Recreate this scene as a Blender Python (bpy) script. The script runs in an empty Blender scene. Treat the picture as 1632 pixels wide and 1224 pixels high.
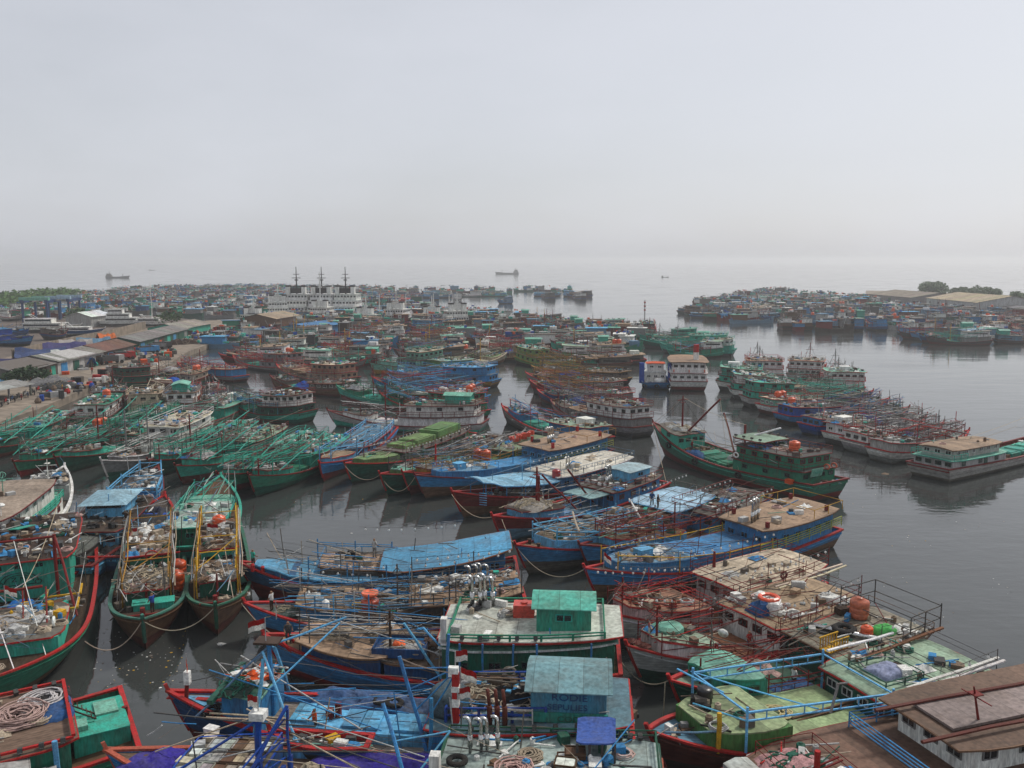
import bpy, math, random
from mathutils import Vector, Matrix, noise as mnoise
R = math.radians
# ---------------------------------------------------------------- camera, sky, sun, exposure
scene = bpy.context.scene
CAMH, PITCH, FPX = 26.0, R(7.95), 1411.0
cam_d = bpy.data.cameras.new('camera'); cam = bpy.data.objects.new('camera', cam_d)
scene.collection.objects.link(cam); scene.camera = cam
cam.location = (0, 0, CAMH); cam.rotation_euler = (math.pi/2 - PITCH, 0, 0)
cam_d.sensor_width = 36.0; cam_d.lens = 36.0*FPX/1632.0
cam_d.clip_start = 0.5; cam_d.clip_end = 60000
SUN_AZ, SUN_EL = R(48), R(50)          # azimuth from +Y towards +X
world = bpy.data.worlds.new('World'); scene.world = world; world.use_nodes = True
wn = world.node_tree.nodes; wl = world.node_tree.links; wn.clear()
sky = wn.new('ShaderNodeTexSky'); sky.sky_type = 'NISHITA'; sky.sun_disc = False
sky.sun_elevation = SUN_EL; sky.sun_rotation = SUN_AZ
sky.air_density = 1.0; sky.dust_density = 2.0; sky.ozone_density = 1.0; sky.altitude = 0
bg = wn.new('ShaderNodeBackground'); bg.inputs['Strength'].default_value = 0.098
hsv = wn.new('ShaderNodeHueSaturation'); hsv.inputs['Saturation'].default_value = .38
mixw = wn.new('ShaderNodeMix'); mixw.data_type = 'RGBA'; mixw.inputs['Factor'].default_value = .56
mixw.inputs['B'].default_value = (7.75, 8.0, 8.75, 1)     # even veil of high haze
wo = wn.new('ShaderNodeOutputWorld')
wtc = wn.new('ShaderNodeTexCoord'); wmp = wn.new('ShaderNodeMapping'); wmp.inputs['Scale'].default_value = (1.2, 1.2, 3.2); wnz = wn.new('ShaderNodeTexNoise')
wnz.inputs['Scale'].default_value = 2.2; wnz.inputs['Detail'].default_value = 6; wnz.inputs['Roughness'].default_value = .55
wmr = wn.new('ShaderNodeMapRange'); wmr.inputs['From Min'].default_value = .3; wmr.inputs['From Max'].default_value = .7; wmr.inputs['To Min'].default_value = .44; wmr.inputs['To Max'].default_value = .66
wl.new(wtc.outputs['Generated'], wmp.inputs[0]); wl.new(wmp.outputs[0], wnz.inputs['Vector']); wl.new(wnz.outputs['Fac'], wmr.inputs['Value']); wl.new(wmr.outputs[0], mixw.inputs['Factor'])   # thin uneven veil of high cloud
wl.new(sky.outputs[0], hsv.inputs['Color']); wl.new(hsv.outputs[0], mixw.inputs['A'])
wl.new(mixw.outputs['Result'], bg.inputs['Color']); wl.new(bg.outputs[0], wo.inputs[0])
sun_d = bpy.data.lights.new('sun', 'SUN'); sun_d.energy = 2.6; sun_d.angle = R(9); sun_d.color = (1.0, .95, .87)
sun = bpy.data.objects.new('sun', sun_d); scene.collection.objects.link(sun)
sdir = Vector((math.sin(SUN_AZ)*math.cos(SUN_EL), math.cos(SUN_AZ)*math.cos(SUN_EL), math.sin(SUN_EL)))
sun.rotation_euler = sdir.to_track_quat('Z', 'Y').to_euler(); sun.location = sdir*200
vs = scene.view_settings; vs.view_transform = 'Standard'; vs.look = 'None'; vs.exposure = 0.0; vs.gamma = 1.0
vs.use_curve_mapping = False
scene.cycles.max_bounces = 6; scene.cycles.volume_bounces = 2; scene.cycles.use_denoising = True
scene.cycles.transparent_max_bounces = 8

FWD = Vector((0, math.cos(PITCH), -math.sin(PITCH))); UP = Vector((0, math.sin(PITCH), math.cos(PITCH)))
def P(u, v, z=0.0):
    """the point at height z that stands at photo pixel (u, v)"""
    d = FWD + Vector((1, 0, 0))*((u-816)/FPX) + UP*((612-v)/FPX)
    return Vector((0, 0, CAMH)) + d*((z-CAMH)/d.z)
# ---------------------------------------------------------------- colours and materials
COL = dict(
    teal=(.035,.36,.265), green=(.024,.215,.13), dgreen=(.014,.095,.065), lgreen=(.14,.29,.09), mint=(.17,.43,.33), pgreen=(.27,.38,.27),
    lblue=(.12,.41,.66), blue=(.04,.22,.46), dblue=(.014,.065,.18), sblue=(.12,.24,.35), royal=(.014,.07,.34), purple=(.035,.024,.24),
    red=(.40,.018,.018), dred=(.16,.013,.013), rbrown=(.11,.025,.019), pink=(.55,.31,.30), rust=(.20,.075,.035),
    tan=(.34,.235,.15), cream=(.60,.51,.37), brown=(.14,.078,.045), dbrown=(.05,.031,.022), wood=(.165,.118,.082), gwood=(.135,.12,.103),
    white=(.74,.74,.70), grey=(.22,.22,.215), lgrey=(.43,.43,.415), dgrey=(.065,.065,.065), black=(.014,.014,.016),
    orange=(.66,.085,.014), yellow=(.58,.33,.02), ochre=(.34,.18,.03), ygreen=(.38,.42,.08), rope=(.40,.33,.245), prope=(.52,.35,.31))
def C(c, j=0.0, rng=random):
    c = COL[c] if isinstance(c, str) else c
    if j:
        k = 1+rng.uniform(-j, j); c = tuple(max(0, x*k*(1+rng.uniform(-j, j)*.4)) for x in c)
    return (c[0], c[1], c[2], 1)
MAT = {}
def mat(name, rough=.6, src='object', noise=3.0, dirt=.35, dirtcol=(.09,.065,.045), bump=.15, bscale=12, stretch=(1,1,1), metal=0, seams=None, water=False, spec=.35, sw=(.13,.45,.78,1.12)):
    m = bpy.data.materials.new(name); m.use_nodes = True; MAT[name] = m
    n = m.node_tree.nodes; l = m.node_tree.links; b = n['Principled BSDF']
    b.inputs['Roughness'].default_value = rough; b.inputs['Metallic'].default_value = metal
    b.inputs['Specular IOR Level'].default_value = spec
    if src == 'object':
        oi = n.new('ShaderNodeObjectInfo'); base = oi.outputs['Color']
    elif src == 'attr':
        a = n.new('ShaderNodeAttribute'); a.attribute_name = 'Col'; base = a.outputs['Color']
        oi = n.new('ShaderNodeObjectInfo')
    else:
        rgb = n.new('ShaderNodeRGB'); rgb.outputs[0].default_value = (*src, 1); base = rgb.outputs[0]
        oi = n.new('ShaderNodeObjectInfo')
    tc = n.new('ShaderNodeTexCoord'); mp = n.new('ShaderNodeMapping'); l.new(tc.outputs['Object'], mp.inputs['Vector'])
    mul = n.new('ShaderNodeMath'); mul.operation = 'MULTIPLY'; mul.inputs[1].default_value = 37.0; l.new(oi.outputs['Random'], mul.inputs[0])
    cmb = n.new('ShaderNodeCombineXYZ'); l.new(mul.outputs[0], cmb.inputs[0]); l.new(mul.outputs[0], cmb.inputs[1])
    l.new(cmb.outputs[0], mp.inputs['Location']); mp.inputs['Scale'].default_value = stretch
    nz = n.new('ShaderNodeTexNoise'); nz.inputs['Scale'].default_value = noise*.25; nz.inputs['Detail'].default_value = 7; nz.inputs['Roughness'].default_value = .68
    l.new(mp.outputs[0], nz.inputs['Vector'])
    rp = n.new('ShaderNodeValToRGB'); rp.color_ramp.elements[0].position = .42; rp.color_ramp.elements[1].position = .72
    l.new(nz.outputs['Fac'], rp.inputs[0])
    fm = n.new('ShaderNodeMath'); fm.operation = 'MULTIPLY'; fm.inputs[1].default_value = dirt; l.new(rp.outputs[0], fm.inputs[0])
    mx = n.new('ShaderNodeMix'); mx.data_type = 'RGBA'; mx.inputs['B'].default_value = (*dirtcol, 1)
    l.new(fm.outputs[0], mx.inputs['Factor']); l.new(base, mx.inputs['A'])
    # fine tone variation (sun bleach and patches)
    n2 = n.new('ShaderNodeTexNoise'); n2.inputs['Scale'].default_value = noise*1.6; n2.inputs['Detail'].default_value = 5
    l.new(mp.outputs[0], n2.inputs['Vector'])
    mr = n.new('ShaderNodeMapRange'); mr.inputs['From Min'].default_value = .3; mr.inputs['From Max'].default_value = .7
    mr.inputs['To Min'].default_value = .68; mr.inputs['To Max'].default_value = 1.25; l.new(n2.outputs['Fac'], mr.inputs['Value'])
    vm = n.new('ShaderNodeMix'); vm.data_type = 'RGBA'; vm.blend_type = 'MULTIPLY'; vm.inputs['Factor'].default_value = 1
    l.new(mx.outputs['Result'], vm.inputs['A']); l.new(mr.outputs[0], vm.inputs['B'])
    out = vm.outputs['Result']; hsum = n2.outputs['Fac']
    if seams:                                  # plank seams: axis, spacing
        ax, sp = seams
        sx = n.new('ShaderNodeSeparateXYZ'); l.new(tc.outputs['Object'], sx.inputs[0])
        dv = n.new('ShaderNodeMath'); dv.operation = 'DIVIDE'; dv.inputs[1].default_value = sp; l.new(sx.outputs[ax], dv.inputs[0])
        fr = n.new('ShaderNodeMath'); fr.operation = 'FRACT'; l.new(dv.outputs[0], fr.inputs[0])
        lt = n.new('ShaderNodeMath'); lt.operation = 'LESS_THAN'; lt.inputs[1].default_value = sw[0]; l.new(fr.outputs[0], lt.inputs[0])
        fl = n.new('ShaderNodeMath'); fl.operation = 'FLOOR'; l.new(dv.outputs[0], fl.inputs[0])
        wn_ = n.new('ShaderNodeTexWhiteNoise'); wn_.noise_dimensions = '1D'; l.new(fl.outputs[0], wn_.inputs['W'])
        m3 = n.new('ShaderNodeMapRange'); m3.inputs['To Min'].default_value = sw[2]; m3.inputs['To Max'].default_value = sw[3]; l.new(wn_.outputs['Value'], m3.inputs['Value'])
        v2 = n.new('ShaderNodeMix'); v2.data_type = 'RGBA'; v2.blend_type = 'MULTIPLY'; v2.inputs['Factor'].default_value = 1
        l.new(out, v2.inputs['A']); l.new(m3.outputs[0], v2.inputs['B'])
        v3 = n.new('ShaderNodeMix'); v3.data_type = 'RGBA'; v3.inputs['B'].default_value = (.03,.025,.02,1)
        s3 = n.new('ShaderNodeMath'); s3.operation = 'MULTIPLY'; s3.inputs[1].default_value = sw[1]; l.new(lt.outputs[0], s3.inputs[0])
        l.new(s3.outputs[0], v3.inputs['Factor']); l.new(v2.outputs['Result'], v3.inputs['A']); out = v3.outputs['Result']
    if water:                                  # growth and scum left by the water along the hull
        sx = n.new('ShaderNodeSeparateXYZ'); l.new(tc.outputs['Object'], sx.inputs[0])
        ad = n.new('ShaderNodeMath'); ad.operation = 'MULTIPLY_ADD'; ad.inputs[1].default_value = .9; l.new(nz.outputs['Fac'], ad.inputs[0]); ad.inputs[2].default_value = -.12
        sb = n.new('ShaderNodeMath'); sb.operation = 'SUBTRACT'; l.new(ad.outputs[0], sb.inputs[0]); l.new(sx.outputs[2], sb.inputs[1])
        m4 = n.new('ShaderNodeMapRange'); m4.inputs['From Min'].default_value = -.05; m4.inputs['From Max'].default_value = .22; l.new(sb.outputs[0], m4.inputs['Value'])
        v4 = n.new('ShaderNodeMix'); v4.data_type = 'RGBA'; v4.inputs['B'].default_value = (.035,.034,.026,1)
        l.new(m4.outputs[0], v4.inputs['Factor']); l.new(out, v4.inputs['A']); out = v4.outputs['Result']
    l.new(out, b.inputs['Base Color'])
    if bump:
        n3 = n.new('ShaderNodeTexNoise'); n3.inputs['Scale'].default_value = bscale; n3.inputs['Detail'].default_value = 4; l.new(mp.outputs[0], n3.inputs['Vector'])
        bp = n.new('ShaderNodeBump'); bp.inputs['Strength'].default_value = bump; bp.inputs['Distance'].default_value = .05
        l.new(n3.outputs['Fac'], bp.inputs['Height']); l.new(bp.outputs[0], b.inputs['Normal'])
    return m
mat('paint', .55, spec=.16, dirt=.6, noise=4.2, stretch=(1.5,1.5,.28), dirtcol=(.085,.05,.032))
mat('hullpaint', .5, spec=.2, dirt=.48, noise=2.6, stretch=(.5,.5,.8), seams=(2,.24), water=True)
mat('deckwood', .85, spec=.08, dirt=.6, noise=2.5, seams=(1,.22), stretch=(.6,1.6,1))
mat('sheet', .65, spec=.15, dirt=.6, noise=2.6, dirtcol=(.11,.075,.05), bump=.2, bscale=5, seams=(0,1.25), sw=(.035,.4,.72,1.14))
mat('pole', .6, spec=.12, dirt=.5, noise=8, dirtcol=(.10,.045,.025), bump=0)
mat('cloth', .75, spec=.12, dirt=.4, noise=4, dirtcol=(.12,.11,.10), bump=.7, bscale=5)
mat('netting', .95, spec=.03, dirt=.75, noise=14, dirtcol=(.035,.03,.028), bump=1.0, bscale=26)
mat('ropefibre', .9, spec=.05, dirt=.4, noise=16, bump=.6, bscale=60)
mat('plastic', .35, dirt=.3, noise=4, bump=0, spec=.5)
mat('mixed', .75, spec=.1, src='attr', dirt=.45, noise=9, bump=.2)
mat('chrome', .25, src=(.6,.6,.58), metal=1, dirt=.35, noise=6, bump=0)
mat('pane', .12, src=(.012,.016,.02), dirt=.25, noise=4, bump=0, spec=.6)
mat('rubber', .85, spec=.12, src=(.022,.022,.022), dirt=.3, noise=6, bump=.3)
mat('concrete', .9, spec=.08, src=(.25,.205,.16), dirt=.7, noise=.35, dirtcol=(.16,.14,.12), bump=.3, bscale=2)
mat('mud', .9, src=(.13,.10,.08), dirt=.7, noise=.5, dirtcol=(.06,.05,.04), bump=.3, bscale=2)
mat('asbestos', .9, spec=.05, src='object', dirt=.7, noise=1.2, dirtcol=(.11,.10,.09), bump=.3, bscale=3)
mat('foliage', .6, src='attr', dirt=.25, noise=6, dirtcol=(.03,.05,.015), bump=0, spec=.2)
# ---------------------------------------------------------------- mesh helpers
SC = scene.collection
class MB:
    def __init__(s): s.v = []; s.f = []; s.c = []; s.col = None; s.smooth = False
    def face(s, *i): s.f.append(i); s.c.append(s.col)
    def box(s, c, d, a=0.0, tilt=0.0):
        cx, cy, cz = c; dx, dy, dz = d[0]/2, d[1]/2, d[2]/2; ca, sa = math.cos(a), math.sin(a); ct, st = math.cos(tilt), math.sin(tilt)
        k = len(s.v)
        for z in (-dz, dz):
            for x, y in ((-dx,-dy),(dx,-dy),(dx,dy),(-dx,dy)):
                x2 = x*ct - z*st; z2 = x*st + z*ct
                s.v.append((cx+x2*ca-y*sa, cy+x2*sa+y*ca, cz+z2))
        for q in ((3,2,1,0),(4,5,6,7),(0,1,5,4),(1,2,6,5),(2,3,7,6),(3,0,4,7)): s.face(*[k+j for j in q])
    def path(s, pts, r, n=4, closed=False, r2=None, cap=True):
        pts = [Vector(p) for p in pts]; m = len(pts); k0 = len(s.v); pa = None
        for i, p in enumerate(pts):
            if closed: d = pts[(i+1) % m]-pts[i-1]
            else: d = pts[min(i+1, m-1)]-pts[max(i-1, 0)]
            if d.length < 1e-6: d = Vector((0,0,1))
            d.normalize()
            if pa is None: pa = d.orthogonal().normalized() if abs(d.z) > .9 else d.cross(Vector((0,0,1))).normalized()
            pa = (pa - d*pa.dot(d)); pa = pa.normalized() if pa.length > 1e-5 else d.orthogonal().normalized()
            pb = d.cross(pa); rr = r if r2 is None else r+(r2-r)*i/max(1, m-1)
            for j in range(n):
                a = 2*math.pi*(j+.5)/n; q = p+pa*(math.cos(a)*rr)+pb*(math.sin(a)*rr); s.v.append(q[:])
        for i in range(m if closed else m-1):
            a = k0+i*n; b = k0+((i+1) % m)*n
            for j in range(n): s.face(a+j, a+(j+1) % n, b+(j+1) % n, b+j)
        if not closed and cap:
            s.face(*[k0+j for j in reversed(range(n))]); s.face(*[k0+(m-1)*n+j for j in range(n)])
    def beam(s, p, q, r, n=4, r2=None): s.path([p, q], r, n, r2=r2)
    def torus(s, c, R_, r, nx=14, n=5, axis='z', jit=0, rng=None):
        pts = []
        for i in range(nx):
            a = 2*math.pi*i/nx; x, y = math.cos(a)*R_, math.sin(a)*R_
            if jit: x += rng.uniform(-jit, jit); y += rng.uniform(-jit, jit)
            pts.append((c[0]+x, c[1]+y, c[2]) if axis == 'z' else (c[0]+x, c[1], c[2]+y) if axis == 'y' else (c[0], c[1]+x, c[2]+y))
        s.path(pts, r, n, closed=True)
    def lathe(s, prof, c=(0,0,0), n=12):
        k = len(s.v); m = len(prof)
        for r, z in prof:
            for j in range(n):
                a = 2*math.pi*j/n; s.v.append((c[0]+r*math.cos(a), c[1]+r*math.sin(a), c[2]+z))
        for i in range(m-1):
            for j in range(n): s.face(k+i*n+j, k+i*n+(j+1) % n, k+(i+1)*n+(j+1) % n, k+(i+1)*n+j)
        s.face(*[k+j for j in reversed(range(n))]); s.face(*[k+(m-1)*n+j for j in range(n)])
    def strip(s, rows, th=0.0):
        """rows: list of rows of points; sheet with thickness th downwards"""
        k = len(s.v); m = len(rows); n = len(rows[0])
        for r in rows:
            for p in r: s.v.append(tuple(p))
        for i in range(m-1):
            for j in range(n-1): s.face(k+i*n+j, k+(i+1)*n+j, k+(i+1)*n+j+1, k+i*n+j+1)
        if th:
            k2 = len(s.v)
            for r in rows:
                for p in r: s.v.append((p[0], p[1], p[2]-th))
            for i in range(m-1):
                for j in range(n-1): s.face(k2+i*n+j, k2+i*n+j+1, k2+(i+1)*n+j+1, k2+(i+1)*n+j)
            b = [i*n for i in range(m)]+[(m-1)*n+j for j in range(1, n)]+[i*n+n-1 for i in range(m-2, -1, -1)]+[j for j in range(n-2, 0, -1)]
            for i in range(len(b)):
                a, c = b[i], b[(i+1) % len(b)]; s.face(k+a, k2+a, k2+c, k+c)
    def mesh(s, name, mats):
        me = bpy.data.meshes.new(name); me.from_pydata(s.v, [], s.f)
        for m in (mats if isinstance(mats, (list, tuple)) else [mats]): me.materials.append(MAT[m])
        if any(c is not None for c in s.c):
            at = me.attributes.new('Col', 'FLOAT_COLOR', 'FACE'); fl = []
            for c in s.c: fl += list(C(c)) if c is not None else [.3,.3,.3,1]
            at.data.foreach_set('color', fl)
        if s.smooth: me.polygons.foreach_set('use_smooth', [True]*len(me.polygons))
        me.update(); return me
    def build(s, name, m, parent=None, col='grey', j=.0):
        if not s.v: return None
        return obj(name, s.mesh(name, m), parent, col, j)
def obj(name, me, parent=None, col='grey', j=0.0):
    o = bpy.data.objects.new(name, me); SC.objects.link(o); o.color = C(col, j)
    if parent is not None: o.parent = parent
    return o
def tag(o, label=None, cat=None, group=None, kind=None):
    if label: o['label'] = label
    if cat: o['category'] = cat
    if group: o['group'] = group
    if kind: o['kind'] = kind
    return o
def empty(name, loc, rz=0):
    e = bpy.data.objects.new(name, None); SC.objects.link(e); e.location = loc; e.rotation_euler = (0, 0, rz); e.empty_display_size = .3
    return e
# ---------------------------------------------------------------- water, seabed sheet
def water_mat():
    m = bpy.data.materials.new('water'); m.use_nodes = True; MAT['water'] = m
    n = m.node_tree.nodes; l = m.node_tree.links; b = n['Principled BSDF']
    b.inputs['Base Color'].default_value = (.040,.044,.042,1); b.inputs['Roughness'].default_value = .055; b.inputs['IOR'].default_value = 1.46
    tc = n.new('ShaderNodeTexCoord')
    def nz(scale, det, sx=1, sy=1):
        mp = n.new('ShaderNodeMapping'); mp.inputs['Scale'].default_value = (sx, sy, 1); l.new(tc.outputs['Object'], mp.inputs[0])
        t = n.new('ShaderNodeTexNoise'); t.inputs['Scale'].default_value = scale; t.inputs['Detail'].default_value = det; l.new(mp.outputs[0], t.inputs['Vector']); return t.outputs['Fac']
    a = nz(.9, 3, .7, 1.2); c = nz(.18, 2, .5, 1.2); big = nz(.012, 3, .6, 1.4)
    mr = n.new('ShaderNodeMapRange'); mr.inputs['From Min'].default_value = .40; mr.inputs['From Max'].default_value = .62; mr.inputs['To Min'].default_value = .25; l.new(big, mr.inputs['Value'])
    am = n.new('ShaderNodeMath'); am.operation = 'MULTIPLY'; l.new(a, am.inputs[0]); l.new(mr.outputs[0], am.inputs[1])
    ad = n.new('ShaderNodeMath'); ad.operation = 'MULTIPLY_ADD'; ad.inputs[1].default_value = 1.6; l.new(c, ad.inputs[0]); l.new(am.outputs[0], ad.inputs[2])
    bp = n.new('ShaderNodeBump'); bp.inputs['Strength'].default_value = .35; bp.inputs['Distance'].default_value = .12
    l.new(ad.outputs[0], bp.inputs['Height']); l.new(bp.outputs[0], b.inputs['Normal'])
    # oily scum patches: rougher skin
    s2 = nz(.05, 5, .5, 1.3); r2 = n.new('ShaderNodeMapRange'); r2.inputs['From Min'].default_value = .5; r2.inputs['From Max'].default_value = .7
    r2.inputs['To Min'].default_value = .05; r2.inputs['To Max'].default_value = .16; l.new(s2, r2.inputs['Value']); l.new(r2.outputs[0], b.inputs['Roughness'])
water_mat()
w = MB(); w.strip([[(-30000, -600, 0), (-30000, 40000, 0)], [(30000, -600, 0), (30000, 40000, 0)]])
w.f = [tuple(reversed(f)) for f in w.f] if False else w.f
wo_ = w.build('water', 'water'); tag(wo_, kind='structure', label='dark harbour water opening to a hazy grey sea')
hz = MB(); hz.box((0, 5400, 21.0), (13000, 11800, 46.0))
hm = bpy.data.materials.new('haze'); hm.use_nodes = True; MAT['haze'] = hm; hm.node_tree.nodes.clear()
pv = hm.node_tree.nodes.new('ShaderNodeVolumePrincipled'); ho = hm.node_tree.nodes.new('ShaderNodeOutputMaterial')
pv.inputs['Color'].default_value = (.975, .983, .995, 1); pv.inputs['Density'].default_value = 0.00030; pv.inputs['Anisotropy'].default_value = 0.42
hm.node_tree.links.new(pv.outputs[0], ho.inputs['Volume'])
hzo = hz.build('haze', 'haze'); tag(hzo, kind='stuff', label='pale haze lying over the harbour')
# ---------------------------------------------------------------- the boat kit
FOOT = []            # footprints on the water, to keep rafted boats apart
SHARED = {}
ZS = .80; ONBOAT = []      # heights of boats against their plan, measured on the photo
def shared(key, fn):
    if key not in SHARED: SHARED[key] = fn()
    return SHARED[key]
def m_window():
    m = MB(); m.smooth = False
    for c, d in (((0,0,.28),(.78,.10,.07)), ((0,0,-.28),(.78,.10,.07)), ((-.36,0,0),(.07,.10,.50)), ((.36,0,0),(.07,.10,.50)), ((0,0,0),(.05,.08,.49))): m.box(c, d)
    nf = len(m.f); m.box((0,0,0),(.66,.05,.50))
    me = m.mesh('window', ['paint', 'pane'])
    for i, p in enumerate(me.polygons): p.material_index = 1 if i >= nf else 0
    return me
def m_door():
    m = MB(); m.box((0,0,0),(.75,.07,1.7)); nf = len(m.f); m.box((0,0,.45),(.4,.09,.4))
    me = m.mesh('door', ['paint', 'pane'])
    for i, p in enumerate(me.polygons): p.material_index = 1 if i >= nf else 0
    return me
def m_flood():
    m = MB(); m.col = 'dgrey'; m.box((0,0,.22),(.34,.22,.26), tilt=.3); m.beam((0,0,-.15),(0,0,.15),.03); m.col = 'lgrey'; m.box((.13,0,.20),(.06,.18,.2), tilt=.3)
    return m.mesh('floodlight', 'mixed')
def m_drum():
    m = MB(); m.smooth = True
    m.lathe([(.42,0),(.47,.03),(.47,.3),(.45,.33),(.47,.36),(.47,.62),(.45,.65),(.47,.68),(.47,.98),(.40,1.08),(.22,1.14),(.22,1.20),(.05,1.22)], n=14)
    return m.mesh('water_drum', 'plastic')
def m_tyre(): 
    m = MB(); m.smooth = True; m.torus((0,0,0), .38, .15, 16, 7); return m.mesh('tyre', 'rubber')
def m_buoyring():
    m = MB(); m.smooth = True; m.torus((0,0,0), .34, .085, 18, 6, axis='y'); return m.mesh('lifebuoy', 'plastic')
def m_exhaust():
    m = MB(); m.smooth = True
    m.path([(0,0,0),(0,0,2.3),(.06,0,2.55),(.25,0,2.68),(.42,0,2.62)], .11, 8)
    m.path([(0,0,.45),(0,0,1.35)], .16, 8); return m.mesh('exhaust_pipe', 'chrome')

class Level:
    def __init__(s, z, hw, t0, t1): s.z, s.hw, s.t0, s.t1 = z, hw, t0, t1

class Boat:
    def __init__(s, label, bow, stern, beam=6.6, hull='blue', low='rbrown', rail='red', inner=None, deck='wood', zb=2.9, zs=1.75, zm=1.2,
                 rake=1.9, tr=.8, p=2.6, pl=.42, q=2, name='fishing_boat', group='fishing boats moored in the harbour', seed=0, world=None, cat='boat', bulw=.55, strake=True, tm=.42):
        s.rng = random.Random(seed or hash(label) % 99991 if False else seed or sum(map(ord, label)))
        if q == 2 and not world: zb, zs, zm = zb*1.2, zs*1.15, zm*1.2
        if world: pb, ps = Vector(world[0]), Vector(world[1])
        else: pb, ps = P(*bow, zb*ZS), P(*stern, zs*ZS)
        pb.z = ps.z = 0
        d = pb-ps; s.L = d.length; s.B = beam/2; s.a = math.atan2(d.y, d.x); s.mid = (pb+ps)/2
        s.zb, s.zs, s.zm, s.rake, s.tr, s.p, s.q, s.bulw, s.tm = zb, zs, zm, rake, tr, p, q, bulw, tm
        s.rail = rail; s.hullc = hull
        s.root = empty(name, s.mid, s.a); s.root.scale = (1, 1, ZS); tag(s.root, label, cat, group)
        ca, sa = math.cos(s.a), math.sin(s.a)
        for k in range(7):
            x = (k/6-.5)*s.L*.95; FOOT.append((s.mid.x+ca*x, s.mid.y+sa*x, s.B))
        s.near_y = 1 if (-sa*0 + ca*(-s.mid.y) - sa*(-s.mid.x)) > 0 else -1   # which side looks at the camera
        s.hull_parts(hull, low, rail, inner or hull, deck, pl, strake)
    def X(s, t): return (t-.5)*s.L
    def S(s, t): return s.zm+(s.zb-s.zm)*max(0, (t-.40)/.60)**2.1+(s.zs-s.zm)*max(0, (.45-t)/.45)**1.7
    def W(s, t):
        tm = s.tm
        if t < tm: return s.B*(s.tr+(1-s.tr)*math.sin(math.pi/2*max(0, t)/tm))
        k = (t-tm)/(1-tm); return max(.07, s.B*(1-min(1, k)**s.p))
    def deckz(s, t):
        k = min(1, max(0, (t-.80)/.04)); return s.S(t)-s.bulw*(1-k)-.16*k
    def w(s, t, y, z):
        x = s.X(t); ca, sa = math.cos(s.a), math.sin(s.a); return Vector((s.mid.x+ca*x-sa*y, s.mid.y+sa*x+ca*y, z*ZS))
    def hull_parts(s, hull, low, rail, inner, deck, pl, strake):
        n = 22 if s.q == 2 else 11; r = s.root
        ts = [1-(1-i/n)**1.35 for i in range(n+1)]
        def pt(t, z, sgn, off=0.0):
            S = s.S(t); u = max(0, min(1.05, (z+.7)/(S+.7))); bow = max(0, (t-.5)/.5)
            f = 1-(1-u if u < 1 else 0)**1.4*(.22+.50*bow**1.4)
            x = s.X(t)-s.rake*(1-u)*max(0, (t-.6)/.4)**2+1.1*(1-u)*max(0, (.15-t)/.15)
            return (x, sgn*(s.W(t)*f+off), z)
        def shell(levels):
            m = MB()
            for sgn in (1, -1):
                rows = [[pt(t, lv(t), sgn) for lv in levels] for t in ts]
                if sgn > 0: rows = [list(reversed(rw)) for rw in rows]
                m.strip(rows)
            # transom
            k = len(m.v); lv = [l(0) for l in levels]
            for z in lv: m.v.append(pt(0, z, 1)); m.v.append(pt(0, z, -1))
            for i in range(len(lv)-1): m.face(k+2*i, k+2*i+2, k+2*i+3, k+2*i+1)
            return m
        zp = lambda t: pl*s.S(t)+.05
        m = shell([lambda t: -.7, lambda t: 0., lambda t: zp(t)*.5, zp]); m.smooth = False
        s.low_o = m.build('hull_bottom', 'hullpaint', r, low, .1)
        m = shell([zp, lambda t: (zp(t)+s.S(t))*.5, lambda t: s.S(t)]); s.hull_o = m.build('hull', 'hullpaint', r, hull, .1)
        # gunwale cap
        m = MB()
        for sgn in (1, -1):
            rows = []
            for t in ts:
                S = s.S(t); W = s.W(t); x = s.X(t); wi = max(.0, W-.20)
                rows.append([(x, sgn*(W+.07), S-.07), (x, sgn*(W+.07), S+.08), (x, sgn*wi, S+.08), (x, sgn*wi, S-.07)])
            if sgn < 0: rows = [list(reversed(rw)) for rw in rows]
            m.strip(rows)
        W0, S0 = s.W(0), s.S(0); m.box((s.X(0)+.05, 0, S0+.015), (.26, 2*W0+.1, .16))
        Sb = s.S(1); xb = s.X(1); m.path([(xb+.05, 0, Sb+.45), pt(1, Sb*.6, 0), pt(1, Sb*.25, 0)], .13, 4)
        m.build('gunwale', 'paint', r, rail, .1)
        if strake and s.q == 2:
            for nm, dz in (('rubbing_strake', .42),):
                m = MB()
                for sgn in (1, -1): m.path([pt(t, s.S(t)-dz, sgn, .04) for t in ts[:-1]], .05, 4)
                m.build(nm, 'paint', r, hull, .25)
        # inner bulwark and deck
        m = MB(); d = MB()
        drow = []
        for t in ts: 
            wi = max(.02, s.W(t)-.16); x = s.X(t)+(.14 if t == 0 else 0); dz = s.deckz(t)
            drow.append([(x, wi, dz), (x, 0, dz+.05), (x, -wi, dz)])
        d.strip(drow); d.f = [tuple(reversed(f)) for f in d.f]; d.build('deck', 'deckwood', r, deck, .12)
        for sgn in (1, -1):
            rows = [[(s.X(t), sgn*(max(.02, s.W(t)-.16)), s.S(t)), (s.X(t), sgn*(max(.02, s.W(t)-.16)), s.deckz(t))] for t in ts]
            m.strip(rows)
        m.strip([[(s.X(0)+.14, W0-.1, S0), (s.X(0)+.14, W0-.1, s.deckz(0))], [(s.X(0)+.14, -W0+.1, S0), (s.X(0)+.14, -W0+.1, s.deckz(0))]])
        m.build('bulwark', 'paint', r, inner, .15)
        s.pt = pt; s.ts = ts
    def deck(s, t0=0., t1=.8): return Level(s.deckz, lambda t: s.W(t)-.25, t0, t1)
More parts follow.
